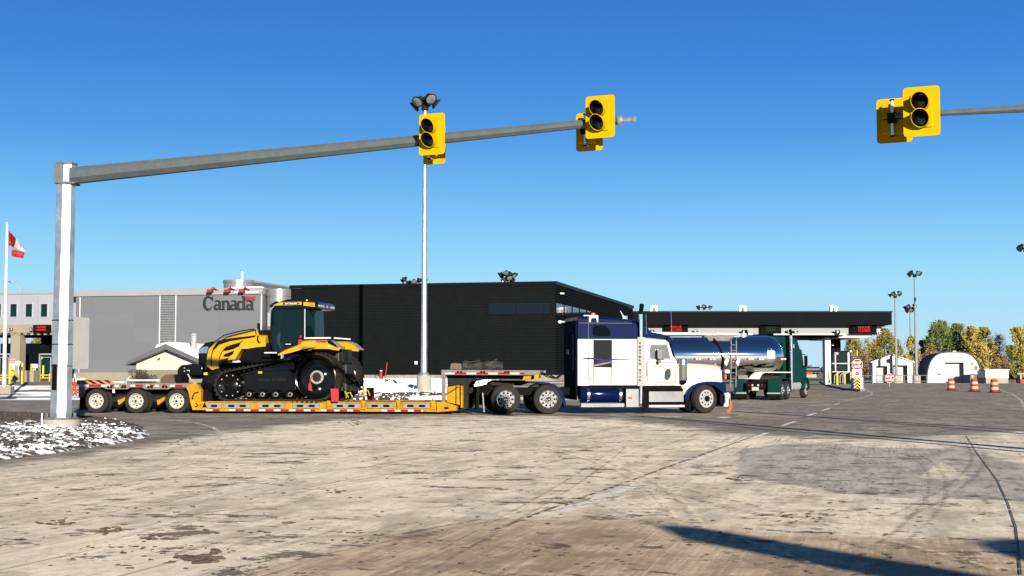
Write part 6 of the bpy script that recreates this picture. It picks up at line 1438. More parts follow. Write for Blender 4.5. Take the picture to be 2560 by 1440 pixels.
# air cleaner
mb = MB(); xc = (X(1698.5, -.1)+X(1722, -.1))/2; rc = (X(1722, -.1)-X(1698.5, -.1))/2; z0, z1 = Z(1710, 951, -.1), Z(1710, 897, -.1)
mb.lathe([(rc*.9, z0), (rc, z0+.03), (rc, z1-.22), (rc*1.03, z1-.21), (rc*1.03, z1-.18), (rc, z1-.17), (rc, z1-.03), (rc*.9, z1), (.001, z1)], c=(xc, .10, 0), axis='z', n=32); mb.build("air_cleaner", mat("cleaner_steel", (.62, .63, .64), .22, .95, .1, 3), t)
mb = MB(); mb.lathe([(rc*.9, z0), (rc*.7, z0-.1), (rc*.3, z0-.15)], c=(xc, .10, 0), axis='z', n=16).box(xc-rc-.06, xc-rc*.6, .12, .3, z0, z1-.25); mb.build("intake_mount", BLACK, t, smooth=30)
mb = MB()
for k in range(7): mb.lathe([(.001, 0), (.022, .0), (.02, .02)], c=(xc-rc-.02, .0, z0+.08+k*.08), n=8)
mb.build("marker_lamp", WHREF, t)
# exhaust stack with lettered shield
xe = (X(1599, -.03)+X(1609, -.03))/2; re = (X(1609)-X(1599))/2; 
mb = MB(); mb.cyl((xe, .06, Z(1604, 960)), (xe, .06, Z(1604, 783)), re, n=20)
mb.cyl((xe-.02, .06, .35), (xe, .06, Z(1604, 960)), re*.95, n=16); mb.build("exhaust_stack", CHROME, t)
mb = MB(); zt4 = Z(1604, 784); pts = [(xe, .06, zt4-.02), (xe, .05, zt4+.08), (xe+.01, -.01, zt4+.2), (xe+.0, -.10, zt4+.30)]; mb.tube(pts, [re, re*1.05, re*1.1, re*1.15], 16); o = mb.build("exhaust_elbow", BLACK, t)
mb = MB(); mb.prism(rrect(X(1593.5, -.06), X(1612, -.06), Z(1600, 965, -.06), Z(1600, 843, -.06), .01, 2), -.07, -.05); o = mb.build("heat_shield", CHROMED, t, smooth=0)
mb = MB(); ch = "WESTERN"; xcc = (X(1596.5, -.07)+X(1603.5, -.07))/2; 
for k, c_ in enumerate("WESTERN"): z = Z(1600, 861+k*8.5, -.07); mb.text(c_, xcc-.042, xcc+.042, z, z+.072, -.076, fat=.04)
for k, c_ in enumerate("STAR"): z = Z(1600, 928+k*8.3, -.07); mb.text(c_, xcc-.042, xcc+.042, z, z+.072, -.076, fat=.04)
mb.build("shield_lettering", BLACKM, o, smooth=0)
xe2 = xe; mb = MB(); mb.cyl((xe2, TTW-.06, Z(1604, 960)), (xe2, TTW-.06, Z(1604, 783)), re, n=16); mb.build("exhaust_stack", CHROME, t)
# sleeper windows, door panel, graphics
mb = MB(); hx = TT.P([(1485, 813), (1509, 813), (1516, 816), (1524, 826), (1527, 835), (1524, 841), (1488, 840), (1482, 836), (1482, 820)], 0); mb.prism(hx, -.008, .0); mb.build("bunk_window", GLASS, t, smooth=0)
mb = MB(); mb.prism(TT.P([(1484, 849.5), (1528.5, 849.5), (1529.5, 919), (1484.5, 918)], 0), -.006, .0); mb.build("bunk_panel", mat("dark_panel", (.012, .015, .015), .13, spec=.15), t, smooth=0)
PURP = mat("purple_stripe", (.06, .035, .22), .7, spec=.05); GRSTR = mat("grey_stripe", (.20, .20, .17), .6)
mb = MB()
mb.ribbon(TT.P([(1450, 899), (1464, 896), (1484, 896.5), (1500, 899), (1520, 902), (1529, 903)], 0), [.01, .05, .06, .06, .04, .02], -.011, -.007)
mb.ribbon(TT.P([(1484, 908), (1500, 905), (1520, 900), (1545, 898), (1570, 899), (1590, 900)], 0), [.03, .05, .06, .035, .02, .005], -.014, -.0115)
mb.build("purple_swoosh", PURP, t, smooth=0)
mb = MB(); mb.ribbon(TT.P([(1485, 914), (1505, 910), (1530, 905), (1548, 906), (1575, 910)], 0), [.05, .06, .03, .02, .004], -.011, -.0075)
mb.ribbon(TT.P([(1532, 907), (1550, 910), (1567, 913)], 0), [.012, .02, .004], -.0105, -.0075)
mb.ribbon(TT.P([(1725, 933.5), (1738, 933), (1745, 936), (1756, 934.5), (1772, 935)], .16), [.008, .03, .02, .03, .004], .148, .155)
mb.ribbon(TT.P([(1733, 939), (1745, 941), (1753, 938), (1765, 938)], .16), [.006, .014, .014, .004], .148, .155)
mb.build("grey_swoosh", GRSTR, t, smooth=0)
def lab(s_, a, b, y_, m, name, **k): 
    q0 = TT.L(a[0], b[1], y_); q1 = TT.L(b[0], a[1], y_); mb = MB(); mb.text(s_, q0[0], q1[0], q0[1], q1[1], y_, **k); return mb.build(name, m, t, smooth=0)
LT = mat("letter_brown", (.10, .08, .06), .6); LTF = mat("letter_faint", (.35, .32, .25), .6)
lab("Lee Haver", (1630, 912.5), (1667, 917.5), .042, LT, "owner_lettering", shear=.3, fat=.01); lab("Emo, ON Cda", (1636, 921), (1662, 924), .042, LTF, "town_lettering", shear=.2)
lab("N[ 3", (1626, 943), (1637, 949), .042, LT, "unit_number"); lab("82", (1782, 921), (1789, 926.5), .155, LT, "hood_number", fat=.02)
lab("Big Easy", (1625, 857), (1642, 861.5), .042, LT, "door_script", shear=.3); lab("Rig 2", (1658, 856), (1673, 861), .042, mat("letter_orange", (.75, .30, .10), .6), "door_script_end", shear=.3)
lab("G", (1789, 946), (1795, 952), .155, LT, "hood_badge"); lab("Star", (1486, 934.5), (1493, 937.5), -.004, LT, "small_lettering"); lab("GVW 63 500", (1493, 943), (1521, 947), -.004, LTF, "weight_lettering"); mb = MB(); c = TT.L(1477, 947, 0); mb.box(c[0]-.03, c[0]+.03, -.004, .0, c[1]-.03, c[1]+.03); mb.build("red_decal", mat("decal_red", (.7, .12, .05), .6), t, smooth=0)
mb = MB()
for pts in ([(1470.5, 852), (1470.5, 955)], [(1484, 849), (1484, 955)], [(1529.5, 849), (1529.5, 955)], [(1448, 807.5), (1580, 808)]): mb.ribbon(TT.P(pts, 0), .026, -.004, .0)
mb.ribbon(TT.P([(1471, 793), (1471, 847)], 0), .03, -.006, .0)
mb.build("body_seam", mat("seam_dark", (.06, .06, .07), .7), t, smooth=0)
# roof items: light bracket, beacon, horn
mb = MB(); a = TT.L(1474, 805, -.05); b = TT.L(1495.5, 790, -.05); mb.prism([(a[0], a[1]), (a[0], b[1]), (b[0], b[1]), (b[0], a[1]), (b[0]-.04, a[1]), (b[0]-.06, b[1]-.07), (a[0]+.06, b[1]-.07), (a[0]+.04, a[1])], -.04, -.01); mb.box(a[0]-.2, b[0], -.01, .3, b[1]-.0, b[1]+.03); mb.build("light_bracket", WHITEG, t, smooth=0)
mb = MB(); c = TT.L(1482.5, 789.5, .1); mb.lathe([(.09, 0), (.085, .03)], c=(c[0], .1, c[1]-.01), axis='z', n=16); mb.mi(1).lathe([(.08, .03), (.078, .10), (.05, .12), (.001, .125)], c=(c[0], .1, c[1]-.01), axis='z', n=16); mb.build("beacon", [WHITEG, mat("orange_beacon", (.85, .22, .01), .2, coat=.6)], t)
mb = MB(); c = TT.L(1560, 796, .5); mb.loft([[(c[0]-.02, .5, c[1]), (c[0]+.06, .5, c[1]), (c[0]+.06, .56, c[1]), (c[0]-.02, .56, c[1])], [(c[0]-.14, .5, c[1]+.27), (c[0]-.12, .5, c[1]+.27), (c[0]-.12, .53, c[1]+.27), (c[0]-.14, .53, c[1]+.27)]]); mb.build("air_horn", CHROME, t, smooth=0)
mb = MB(); c = TT.L(1671, 838, .3); mb.lathe([(.04, 0), (.035, .04), (.001, .05)], c=(c[0]-.05, .4, c[1]+.02), axis='z', n=10).tube([(X(1682), .1, Z(1682, 850)), (X(1680), .1, Z(1680, 770))], .006, 4).tube([(X(1617), .02, Z(1617, 835)), (X(1616), .02, Z(1616, 785))], .006, 4); mb.build("antenna", CHROME, t)
mb = MB(); c = TT.L(1408, 800, 1.5); mb.build if 0 else None
# fuel tank, straps, steps, boxes
xa, xb = X(1452, -.04), X(1560, -.04); zc_ = (Z(1500, 966)+Z(1500, 1007))/2; rt_ = (Z(1500, 966)-Z(1500, 1007))/2
mb = MB(); mb.lathe([(.001, 0), (rt_*.93, .0), (rt_, .04), (rt_, xb-xa-.04), (rt_*.93, xb-xa), (.001, xb-xa)], c=(xa, rt_-.03, zc_), axis='x', n=36); mb.build("fuel_tank", NAVY, t)
mb = MB()
for px_ in (1472, 1552): mb.lathe([(rt_+.012, -.05), (rt_+.018, -.045), (rt_+.018, .045), (rt_+.012, .05)], c=(X(px_, -.04), rt_-.03, zc_), axis='x', n=36)
mb.build("tank_strap", CHROME, t)
mb = MB(); mb.box(xa, xb, -.06, .25, Z(1500, 1018), Z(1500, 1008)); mb.build("tank_step", BOXALU, t, smooth=0, bevel=.008)
mb = MB(); mb.box(X(1564), X(1596), -.04, .5, Z(1580, 1018), Z(1580, 972)); o = mb.build("tool_box", BOXALU, t, smooth=0, bevel=.01); mb = MB(); c = TT.L(1575, 995, -.045); mb.box(c[0]-.07, c[0]+.07, -.046, -.04, c[1]-.025, c[1]+.025); mb.build("warning_label", REDREF, o, smooth=0)
mb = MB(); mb.box(X(1621), X(1708), -.04, .5, Z(1665, 1005), Z(1665, 978)); o = mb.build("battery_box", BOXALU, t, smooth=0, bevel=.01)
mb = MB(); mb.box(X(1621), X(1710), -.06, .3, Z(1665, 1018), Z(1665, 1012)); mb.build("cab_step", CHROME, t, smooth=0, bevel=.006)
mb = MB(); mb.box(X(1606), X(1619), .02, .1, .05, Z(1612, 978)).box(X(1560), X(1715), .25, .6, Z(1600, 1012), Z(1600, 966)); mb.build("chassis_panel", BLACKM, t, smooth=0)
mb = MB(); mb.box(X(1455), X(1600), .05, TTW-.05, Z(1500, 972), Z(1500, 964)); mb.build("sleeper_floor", BLACKM, t, smooth=0)
# orange flag on the bumper corner
c = TT.L(1824, 995, -.1); w_ = TT.W(c[0], -.1, c[1]); mb = MB()
fl_ = [(.0, 0, .02), (.05, -.02, -.12), (.11, .02, -.3), (.06, .05, -.40), (.03, .0, -.52), (-.06, .05, -.54), (-.09, 0, -.46), (-.01, .04, -.38), (.0, 0, -.2)]
mb.add(fl_+[(a, b+.03, c_) for a, b, c_ in fl_], [tuple(range(9)), tuple(range(17, 8, -1))]+[(i, i+9, (i+1) % 9+9, (i+1) % 9) for i in range(9)]); o = mb.build("warning_flag", mat("flag_orange", (.95, .15, .02), .7), smooth=0, loc=w_); tag(o, "bright orange cloth flag tied to the chrome bumper's near corner", "flag")

# ================================================================ POLISHED TANK TRAILER
q = G(1960, 1001.5); q = at(1900, 928, 71); KT = Fr(q, 3.0)
t = frthing(KT, "tank_trailer", "mirror-polished milk tank trailer behind the cream truck's hood", "tank trailer")
xr = KT.x(1972); zt5, zb5 = KT.z(1800, 838.5, .4), KT.z(1900, 943, 1.0); rT = (zt5-zb5)/2; zc5 = (zt5+zb5)/2; yT = rT
Lk = 11.2; mb = MB()
mb.lathe([(.001, 0)]+[(rT*math.sin(a), .55*(1-math.cos(a))) for a in [PI/2*i/8 for i in range(1, 9)]]+[(rT, Lk-1.1)]+[(rT*math.cos(a), Lk-1.1+1.1*math.sin(a)*.8) for a in [PI/2*i/10 for i in range(1, 10)]]+[(.001, Lk-.22)], c=(xr-Lk+.2, yT, zc5), axis='x', n=72)
mb.build("tank", MIRROR, t, smooth=50)
mb = MB(); mb.tube([(KT.x(1673, .9), .95, KT.z(1673, 832.5, .9)), (KT.x(1755, .9), .95, KT.z(1755, 834, .9))], .05, 8).tube([(KT.x(1790, .9), .95, KT.z(1790, 834, .9)), (KT.x(1851, .9), .95, KT.z(1851, 836, .9))], .06, 8).tube([(KT.x(1600, .9), .95, KT.z(1673, 832, .9)), (KT.x(1673, .9), .95, KT.z(1673, 832.5, .9))], .05, 8); mb.build("top_rail", WHITE, t)
mb = MB(); mb.box(KT.x(1763, .6), KT.x(1835, .6), .75, 1.5, zt5-.05, zt5+.04); mb.prism(KT.P([(1765, 840), (1835, 840), (1826, 852), (1772, 851)], .35), .32, .35); mb.build("platform", GREYALU, t, smooth=0)
mb = MB(); mb.lathe([(.2, zt5-.05), (.22, zt5+.0), (.22, zt5+.1), (.15, zt5+.14), (.001, zt5+.15)], c=(KT.x(1860, .9), yT, 0), axis='z', n=20).cyl((KT.x(1783, .8), .9, zt5), (KT.x(1783, .8), .9, zt5+.22), .04, n=8).cyl((KT.x(1792, .8), .9, zt5), (KT.x(1792, .8), .9, zt5+.17), .04, n=8); mb.build("hatch", ALU, t)
# ladder in front of the barrel
mb = MB()
for px_ in (1829, 1842): q = KT.P([(px_+4, 843), (px_, 853), (px_-1, 900), (px_-2.5, 968)], -.1); mb.tube([(q[0][0], .35, q[0][1]), (q[1][0], .0, q[1][1]), (q[2][0], -.1, q[2][1]), (q[3][0], -.1, q[3][1])], .022, 6)
for k in range(7): q = KT.L(1828, 862+k*14, -.1); q2 = KT.L(1841, 862+k*14, -.1); mb.tube([(q[0]-k*.01, -.08, q[1]), (q2[0]-k*.01, -.08, q2[1])], .014, 5)
mb.build("ladder", mat("ladder_metal", (.40, .42, .45), .7, 0, .2, 5), t)
q = KT.P([(1784, 841), (1797, 860), (1804, 878), (1808, 900), (1807, 925)], -.05); mb = MB(); mb.tube([(q[0][0], .45, q[0][1]), (q[1][0], .15, q[1][1]), (q[2][0], .02, q[2][1]), (q[3][0], -.02, q[3][1]), (q[4][0], .05, q[4][1])], .06, 8); mb.build("hose", BLACKM, t)
mb = MB(); q = KT.L(1807.5, 889, -.1); mb.box(q[0]-.06, q[0]+.06, -.12, -.06, q[1]-.05, q[1]+.04); mb.build("marker_light", AMBER, t, smooth=0)
def on_tank(px_, py_, lift=.012):
    """point on the near side of the barrel seen at that row"""
    q = KT.L(px_, py_, .2); s_ = max(-.98, min(.98, (q[1]-zc5)/rT)); y = yT-math.sqrt(1-s_*s_)*(rT+lift); q = KT.L(px_, py_, y); s_ = max(-.98, min(.98, (q[1]-zc5)/rT)); y = yT-math.sqrt(1-s_*s_)*(rT+lift)
    return (q[0], y, q[1])
def tpatch(mb, pts, lift=.012): mb.add([on_tank(a, b, lift) for a, b in pts], [tuple(range(len(pts)))]); return mb
mr, mw = MB(), MB()
for px_ in (1741, 1749, 1776, 1784, 1838, 1873, 1880, 1899, 1906, 1954, 1961):
    tpatch(mr, [(px_-6, 895.3), (px_, 895.3), (px_, 900), (px_-6, 900)], .02); tpatch(mw, [(px_-1.5, 895.6), (px_+4.5, 895.6), (px_+4.5, 899.6), (px_-1.5, 899.6)], .03)
mr.build("side_light", REDREF, t, smooth=0); mw.build("side_reflector", WHREF, t, smooth=0)
mb = MB(); tl = [(1919, 877), (1919, 872), (1921, 872), (1921, 876), (1927, 876), (1927, 871), (1929, 871), (1930, 876), (1935, 876), (1938, 879), (1938, 884), (1937, 895), (1932, 894), (1918, 895), (1918, 885), (1917, 880)]
tpatch(mb, tl, .02); mb.build("logo_emblem", mat("logo_teal", (.06, .42, .42), .4), t, smooth=0)
mb = MB(); tpatch(mb, [(1919, 884), (1937, 884), (1937, 896), (1919, 896)], .03); mb.build("logo_base", mat("logo_cream", (.60, .66, .52), .4), t, smooth=0)
mb = MB()
for pts in ([(1914, 898), (1942, 896)], [(1916, 905), (1922, 899), (1920, 903), (1926, 899), (1925, 904), (1930, 900), (1929, 905), (1935, 898)]):
    for i in range(len(pts)-1): (a, b), (c_, d_) = pts[i], pts[i+1]; tpatch(mb, [(a, b-.5), (c_, d_-.5), (c_, d_+.5), (a, b+.5)], .03)
mb.build("logo_script", mat("logo_orange", (.65, .32, .15), .5), t, smooth=0)
mb = MB()
for cx_, w2 in ((1816, 6), (1845, 5.5)): q = [KT.L(cx_+a, b, -.25) for a, b in ((0, 894), (w2, 901), (0, 915), (-w2, 907))]; mb.prism(q, -.27, -.25)
mb.build("placard", WHREF, t, smooth=0)
# underbody: cream fender, box, frame, wheels at the rear end
fn = KT.P([(1858, 947), (1872, 946), (1878, 938), (1888, 931), (1900, 929.5), (1980, 929.5), (1980, 932), (1912, 932), (1905, 936), (1901, 944), (1899, 948)], .1); mb = MB(); mb.prism(fn, .1, .35); mb.build("tank_fender", mat("cream_fender", (.66, .62, .50), .5), t, smooth=20)
mb = MB(); mb.box(KT.x(1560), KT.x(1960), .8, 1.0, zb5-.12, zb5+.15).box(KT.x(1560), KT.x(1960), 1.6, 1.8, zb5-.12, zb5+.15); mb.prism(KT.P([(1812, 935), (1830, 935), (1850, 945), (1850, 958), (1830, 950)], .4), .4, .5); mb.build("frame", DARKST, t, smooth=0)
mb = MB(); mb.prism(KT.P([(1845, 938), (1870, 938), (1870, 952), (1846, 953)], .2), .2, .9); mb.build("valve_box", GREYALU, t, smooth=0, bevel=.01)
mb = MB(); a = KT.L(1864, 940, .4); mb.cyl((a[0], .45, a[1]), (a[0], .45, .25), .055, n=10).box(a[0]-.14, a[0]+.14, .35, .55, .22, .27); mb.build("landing_leg", GREEN, t)
mb = MB(); mb.cyl((KT.x(1852), .4, .1+.25), (KT.x(1849), .4, zb5), .05, n=8); mb.prism(KT.P([(1818, 990), (1845, 990), (1846, 980), (1820, 978)], .4), .4, .9); mb.tube([(KT.x(1826), .0, .45), (KT.x(1834), -.05, .3), (KT.x(1842), .0, .5)], .04, 6); mb.build("pump_gear", DARKST, t)
for k in (0, 1): wheel(t, KT.x(1530)+k*1.3, .0, .5, .5, .27, 'dish', DISH, n=28); wheel(t, KT.x(1530)+k*1.3, 1.6, .5, .5, .27, 'dish', DISH, n=28)

# ================================================================ GREEN ROAD TRACTOR seen from behind
q = G(1957, 1000.5); KG = Fr(q, 66.0)           # heading away to the right; near side is its right side
t = frthing(KG, "semi_tractor", "dark green tractor coupled to the polished tank trailer, driving away", "truck")
gw = 2.4     # local: x forward, y to its left (towards photo left), z up; right side at y=0
for k in (0, 1.3):
    wheel(t, k, .0, .5, .5, .27, 'hub', CHROMED, n=28); wheel(t, k, gw-.6, .5, .5, .27, 'hub', CHROMED, n=28)
wheel(t, 6.0, .05, .5, .5, .28, 'front', CHROMED, dual=False, n=28); wheel(t, 6.0, gw-.33, .5, .5, .28, 'front', CHROMED, dual=False, n=28)
arc = arcp(.65, .5, 1.28, 170, 10, 12, .68)
for y0, y1 in ((-.03, .65), (gw-.65, gw+.03)):
    pts = [(-.62, .35)]+arcp(0, .52, .62, 180, 90, 6)+arcp(1.3, .52, .62, 90, 0, 6)+[(1.92, .4), (1.88, .4)]+arcp(1.3, .52, .58, 0, 90, 6)+arcp(0, .52, .58, 90, 180, 6)+[(-.58, .35)]
    mb = MB(); mb.prism(pts, y0, y1); mb.build("drive_fender", GREEN, t, smooth=30)
    mb = MB(); mb.box(-.66, -.62, y0+.03, y1-.03, .40, 1.1); mb.build("fender_back", GREEN, t, smooth=0, bevel=.01)
    mb = MB(); mb.box(-.67, -.64, y0, y1, .10, .35); mb.build("mud_flap", RUBBERD, t, smooth=0); mb = MB(); mb.box(-.69, -.67, y0, y1, .33, .40); mb.build("flap_weight", CHROMED, t, smooth=0)
mb = MB(); mb.box(-.9, 6.3, .75, .85, .6, .85).box(-.9, 6.3, gw-.85, gw-.75, .6, .85).box(-.95, -.88, .72, gw-.72, .55, .95); mb.build("frame_rail", BLACKM, t, smooth=0)
mb = MB()
for y in (.85, gw-.85): mb.lathe([(.001, 0), (.06, .0), (.06, .04)], c=(-.96, y, .78), axis='x', n=12)
mb.build("tail_light", REDLENS, t); mb = MB()
for y in (1.05, gw-1.05): mb.lathe([(.001, 0), (.055, .0), (.055, .04)], c=(-.96, y, .78), axis='x', n=12)
mb.build("reverse_light", WHREF, t); mb = MB(); mb.box(-.98, -.96, 1.02, 1.38, .5, .68); mb.build("licence_plate", WHREF, t, smooth=0)
mb = MB(); mb.prism([(-.2, .95), (.2, 1.05), (.9, 1.05), (1.0, .9), (.9, .85), (-.2, .85)], .8, gw-.8); mb.build("fifth_wheel", DARKST, t, smooth=0)
def gbody(pts, y0, y1, m, name, sh=.12):
    zlo, zhi = min(b for a, b in pts), max(b for a, b in pts); rings = [[(a, y, b-(d if b > zlo+.7*(zhi-zlo) else 0)) for a, b in pts] for y, d in ((y0, sh), (y0+.1, sh*.35), (y0+.3, 0), (y1-.3, 0), (y1-.1, sh*.35), (y1, sh))]
    ccw = sum(pts[i][0]*pts[(i+1) % len(pts)][1]-pts[(i+1) % len(pts)][0]*pts[i][1] for i in range(len(pts))); mb = MB(); mb.loft([r[::-1] for r in rings] if ccw > 0 else rings); return mb.build(name, m, t, smooth=35)
gbody([(2.4, .9), (4.2, .9), (4.2, 2.9), (3.6, 3.35), (2.5, 3.38), (2.4, 3.3)], .0, gw, GREEN, "sleeper")
gbody([(4.2, .9), (5.4, .9), (5.4, 2.0), (5.0, 2.7), (4.2, 2.85)], .05, gw-.05, GREEN, "cab", .05)
gbody([(5.4, .9), (6.9, .8), (7.0, 1.6), (6.8, 1.85), (5.4, 2.0)], .2, gw-.2, GREEN, "hood", .1)
mb = MB(); mb.prism(arcp(6.0, .5, .66, 180, 0, 12)+arcp(6.0, .5, .58, 0, 180, 12), -.04, .4).prism(arcp(6.0, .5, .66, 180, 0, 12)+arcp(6.0, .5, .58, 0, 180, 12), gw-.4, gw+.04); mb.build("front_fender", GREEN, t, smooth=30)
mb = MB(); mb.box(2.38, 2.40, .5, gw-.5, 1.3, 3.0); mb.build("sleeper_back", mat("green_dark", (.003, .024, .022), .14), t, smooth=0)
for y in (-.0, gw):
    mb = MB(); mb.cyl((2.1, y, 1.0), (2.1, y, 3.45), .08, n=14).tube([(2.1, y, 1.0), (2.1, y, .6), (2.5, y, .45)], .08, 10); mb.build("exhaust_stack", CHROME, t)
    mb = MB(); mb.tube([(2.1, y, 3.42), (2.08, y, 3.55), (1.95, y, 3.68)], .085, 12); mb.build("exhaust_elbow", BLACK, t)
mb = MB(); mb.cyl((2.6, .32, .72), (4.6, .32, .72), .31, n=24); mb.build("fuel_tank", CHROMED, t)
mb = MB(); mb.box(4.9, 4.96, -.28, -.10, 1.75, 2.35).tube([(4.93, -.2, 2.4), (4.93, .06, 2.45)], .02, 5); mb.build("mirror", BLACK, t, smooth=0)
mb = MB(); mb.box(2.62, 2.9, -.012, .0, 2.75, 2.95); mb.build("side_lamp", WHREF, t, smooth=0)

# ================================================================ CANOPY OF THE NEW LANES
KC = Fr(at(1280, 928, 140), 0)
t = frthing(KC, "lane_canopy", "long flat charcoal canopy over lanes 7, 8 and 9 behind the trucks", "canopy")
xa, xb = KC.x(1572), KC.x(2231); z1, z0 = KC.z(1900, 777.5), KC.z(1900, 812)
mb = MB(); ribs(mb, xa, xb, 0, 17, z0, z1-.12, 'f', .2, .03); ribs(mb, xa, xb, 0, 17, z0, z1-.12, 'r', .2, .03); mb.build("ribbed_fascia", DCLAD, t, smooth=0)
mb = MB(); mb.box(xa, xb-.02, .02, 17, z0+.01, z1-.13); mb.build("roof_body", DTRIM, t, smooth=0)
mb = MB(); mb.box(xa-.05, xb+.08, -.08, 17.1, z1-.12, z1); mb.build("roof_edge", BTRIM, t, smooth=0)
WGR = mat("soffit_white", (.34, .36, .39), .6, 0, .06, .5)
xw = KC.x(2195); zb1 = KC.z(1900, 835); mb = MB(); mb.box(xa, xw, 1.3, 1.5, zb1, z0-.002); mb.build("lower_fascia", WGR, t, smooth=0)
mb = MB(); mb.box(xa, xb-.3, 1.5, 16.5, z0-.12, z0-.003); mb.build("soffit", WGR, t, smooth=0)
mb = MB(); mb.prism([(KC.x(2108), KC.z(2108, 843)), (KC.x(2165, 1), KC.z(2165, 844)), (KC.x(2205), KC.z(2205, 835)), (KC.x(2218), KC.z(2218, 815)), (KC.x(2218), z0-.01), (KC.x(2108), z0-.01)], 1.6, 16); mb.build("end_beam", WHITE, t, smooth=0)
zb2_ = KC.z(1900, 842); mb = MB(); mb.box(xa, KC.x(2165), 2.2, 16, zb2_, zb1+.02); mb.build("lower_beam", DTRIM, t, smooth=0)
mb = MB(); zl_ = KC.z(1900, 837.3, .8); zu_ = KC.z(1900, 834, .8)
for a, b in ((1590, 1882), (1935, 2116)): mb.box(KC.x(a, .8), KC.x(b, .8), .8, 1.28, zl_, zu_)
mb.build("light_trough", WHITE, t, smooth=0)
KCY = KC.W(0, 3).y
for px_ in (2070, 1660, 1480): mb = MB(); mb.box(KC.x(px_-7, 3), KC.x(px_+7, 3), 3, 4.2, .1, zb2_); mb.build("column", WHITE, t, smooth=0, bevel=.02)
# booth of lane 9
for a_, b_, lb in ((2080, 2126, None),):
    xa2, xb2 = KC.x(a_, 5), KC.x(b_, 5); zr = KC.z(2100, 900, 5); zt6 = KC.z(2100, 877, 5)
    mb = MB(); mb.box(xa2, xb2, 5, 9, .12, zt6); mb.box(xa2+.2, KC.x(2108, 5), 6, 8, zt6, zb2_); o = mb.build("booth", DTRIM, t, smooth=0)
    mb = MB()
    for (u0, u1, v0, v1) in ((2080.5, 2087, 884, 907), (2089.5, 2119, 880, 907), (2089.5, 2119, 911, 928), (2080.5, 2087, 911, 928)): mb.box(KC.x(u0, 5), KC.x(u1, 5), 4.98, 4.995, KC.z(u0, v1, 5), KC.z(u0, v0, 5))
    mb.build("glass", TEALGL, o, smooth=0)
    mb = MB(); mb.box(KC.x(2086.8, 5), KC.x(2089.3, 5), 4.9, 4.97, KC.z(2088, 930, 5), KC.z(2088, 881, 5)).box(KC.x(2119, 5), KC.x(2123, 5), 4.9, 4.97, KC.z(2088, 930, 5), KC.z(2088, 881, 5)).box(KC.x(2079, 5), KC.x(2119, 5), 4.9, 4.97, KC.z(2088, 909.6, 5), KC.z(2088, 907.8, 5)).box(KC.x(2079, 5), KC.x(2119, 5), 4.9, 4.97, KC.z(2088, 930, 5), KC.z(2088, 928.8, 5)); mb.build("frame", WHITE, o, smooth=0)
    mb = MB()
    for px_, py_ in ((2081, 845), (2081, 862), (2092, 884), (2126, 878)): c = KC.L(px_, py_, 4.9); mb.box(c[0]-.12, c[0]+.12, 4.7, 4.9, c[1]-.1, c[1]+.1)
    mb.build("camera_box", WHITE, o, smooth=0, bevel=.03)
def unit(px_, w__, lb):
    a = KC.L(px_-w__/2, 777, 6); t2 = thing("rooftop_unit", lb, "rooftop unit", KC.W(a[0], 6, z1), 0, "white units on the canopy roof"); W_ = w__/F*146
    h_ = KC.z(px_, 764.5, 6)-z1; mb = MB(); mb.box(.1, W_-.1, 0, 1.0, 0.05, h_-.08); mb.build("housing", WHITE, t2, smooth=0)
    mb = MB(); mb.box(.22, W_-.22, -.02, 0, .15, h_-.16); mb.build("grille", GREYALU, t2, smooth=0)
    mb = MB(); mb.box(0, .06, -.05, .05, 0, h_).box(W_-.06, W_, -.05, .05, 0, h_).box(0, W_, -.05, .05, h_-.05, h_); mb.build("rail", ALU, t2, smooth=0)
unit(1635, 16, "white rooftop unit above lane 7, leftmost of three"); unit(1857, 16, "white rooftop unit above lane 8, middle of three"); unit(2084, 15, "white rooftop unit above lane 9, rightmost of three")
LEDG = LD
lettered(KC, "lane_display", "black display with red FERMÉ CLOSED above lane 7, behind the cream truck", 1661, 1720, 811, 832, .7, ["FERMÉ", "CLOSED"], BLACKM, LEDRED, inset=(.27, .10), fat=.0, group=LD, cat="display")
lettered(KC, "lane_display", "black display with dim green wording above the tank trailer, lane 8", 1903, 1953, 812, 834, .7, ["OUVERT", "OPEN"], BLACKM, LEDGRN, inset=(.25, .22), fat=-.005, cat="display")
lettered(KC, "lane_display", "black display with red FERMÉ CLOSED at the canopy's right end, lane 9", 2129, 2192, 812, 834, .7, ["FERMÉ", "CLOSED"], BLACKM, LEDRED, inset=(.27, .12), fat=.0, group=LD, cat="display")
for s_, px_, lb in (("7", 1630.5, "navy square sign with a white 7 right behind the cream truck's exhaust stack"), ("8", 1860.5, "navy square sign with a white 8 just above the polished tank"), ("9", 2094, "navy square sign with a white 9 above the canopy's white column")): lettered(KC, "lane_number_sign", lb, px_-6, px_+6, 825, 836.5, .6, [s_], NUMB, WHITE, .08, (.3, .16), fat=.02)
for px_, lb in ((1740, "navy plate with a white pictogram between the 7 and 8 signs"), (1974, "navy pictogram plate just right of the dim green display"), (1990, "second navy pictogram plate right of the dim green display"), (2150 + 50, "navy two-part pictogram plate at the canopy's far right end")):
    a = KC.L(px_-5, 834 if px_ < 2100 else 836, .7); t2 = thing("lane_symbol_sign", lb, "sign", KC.W(a[0], .7, a[1]))
    mb = MB(); mb.box(0, .42, 0, .1, 0, .4); mb.build("panel", NUMB, t2, smooth=0)
    mb = MB(); mb.box(.06, .2, -.006, 0, .22, .34).prism([(.24, .34), (.38, .34), (.31, .22)], -.006, 0).box(.08, .34, -.006, 0, .06, .12); mb.build("symbol", WHREF, t2, smooth=0)
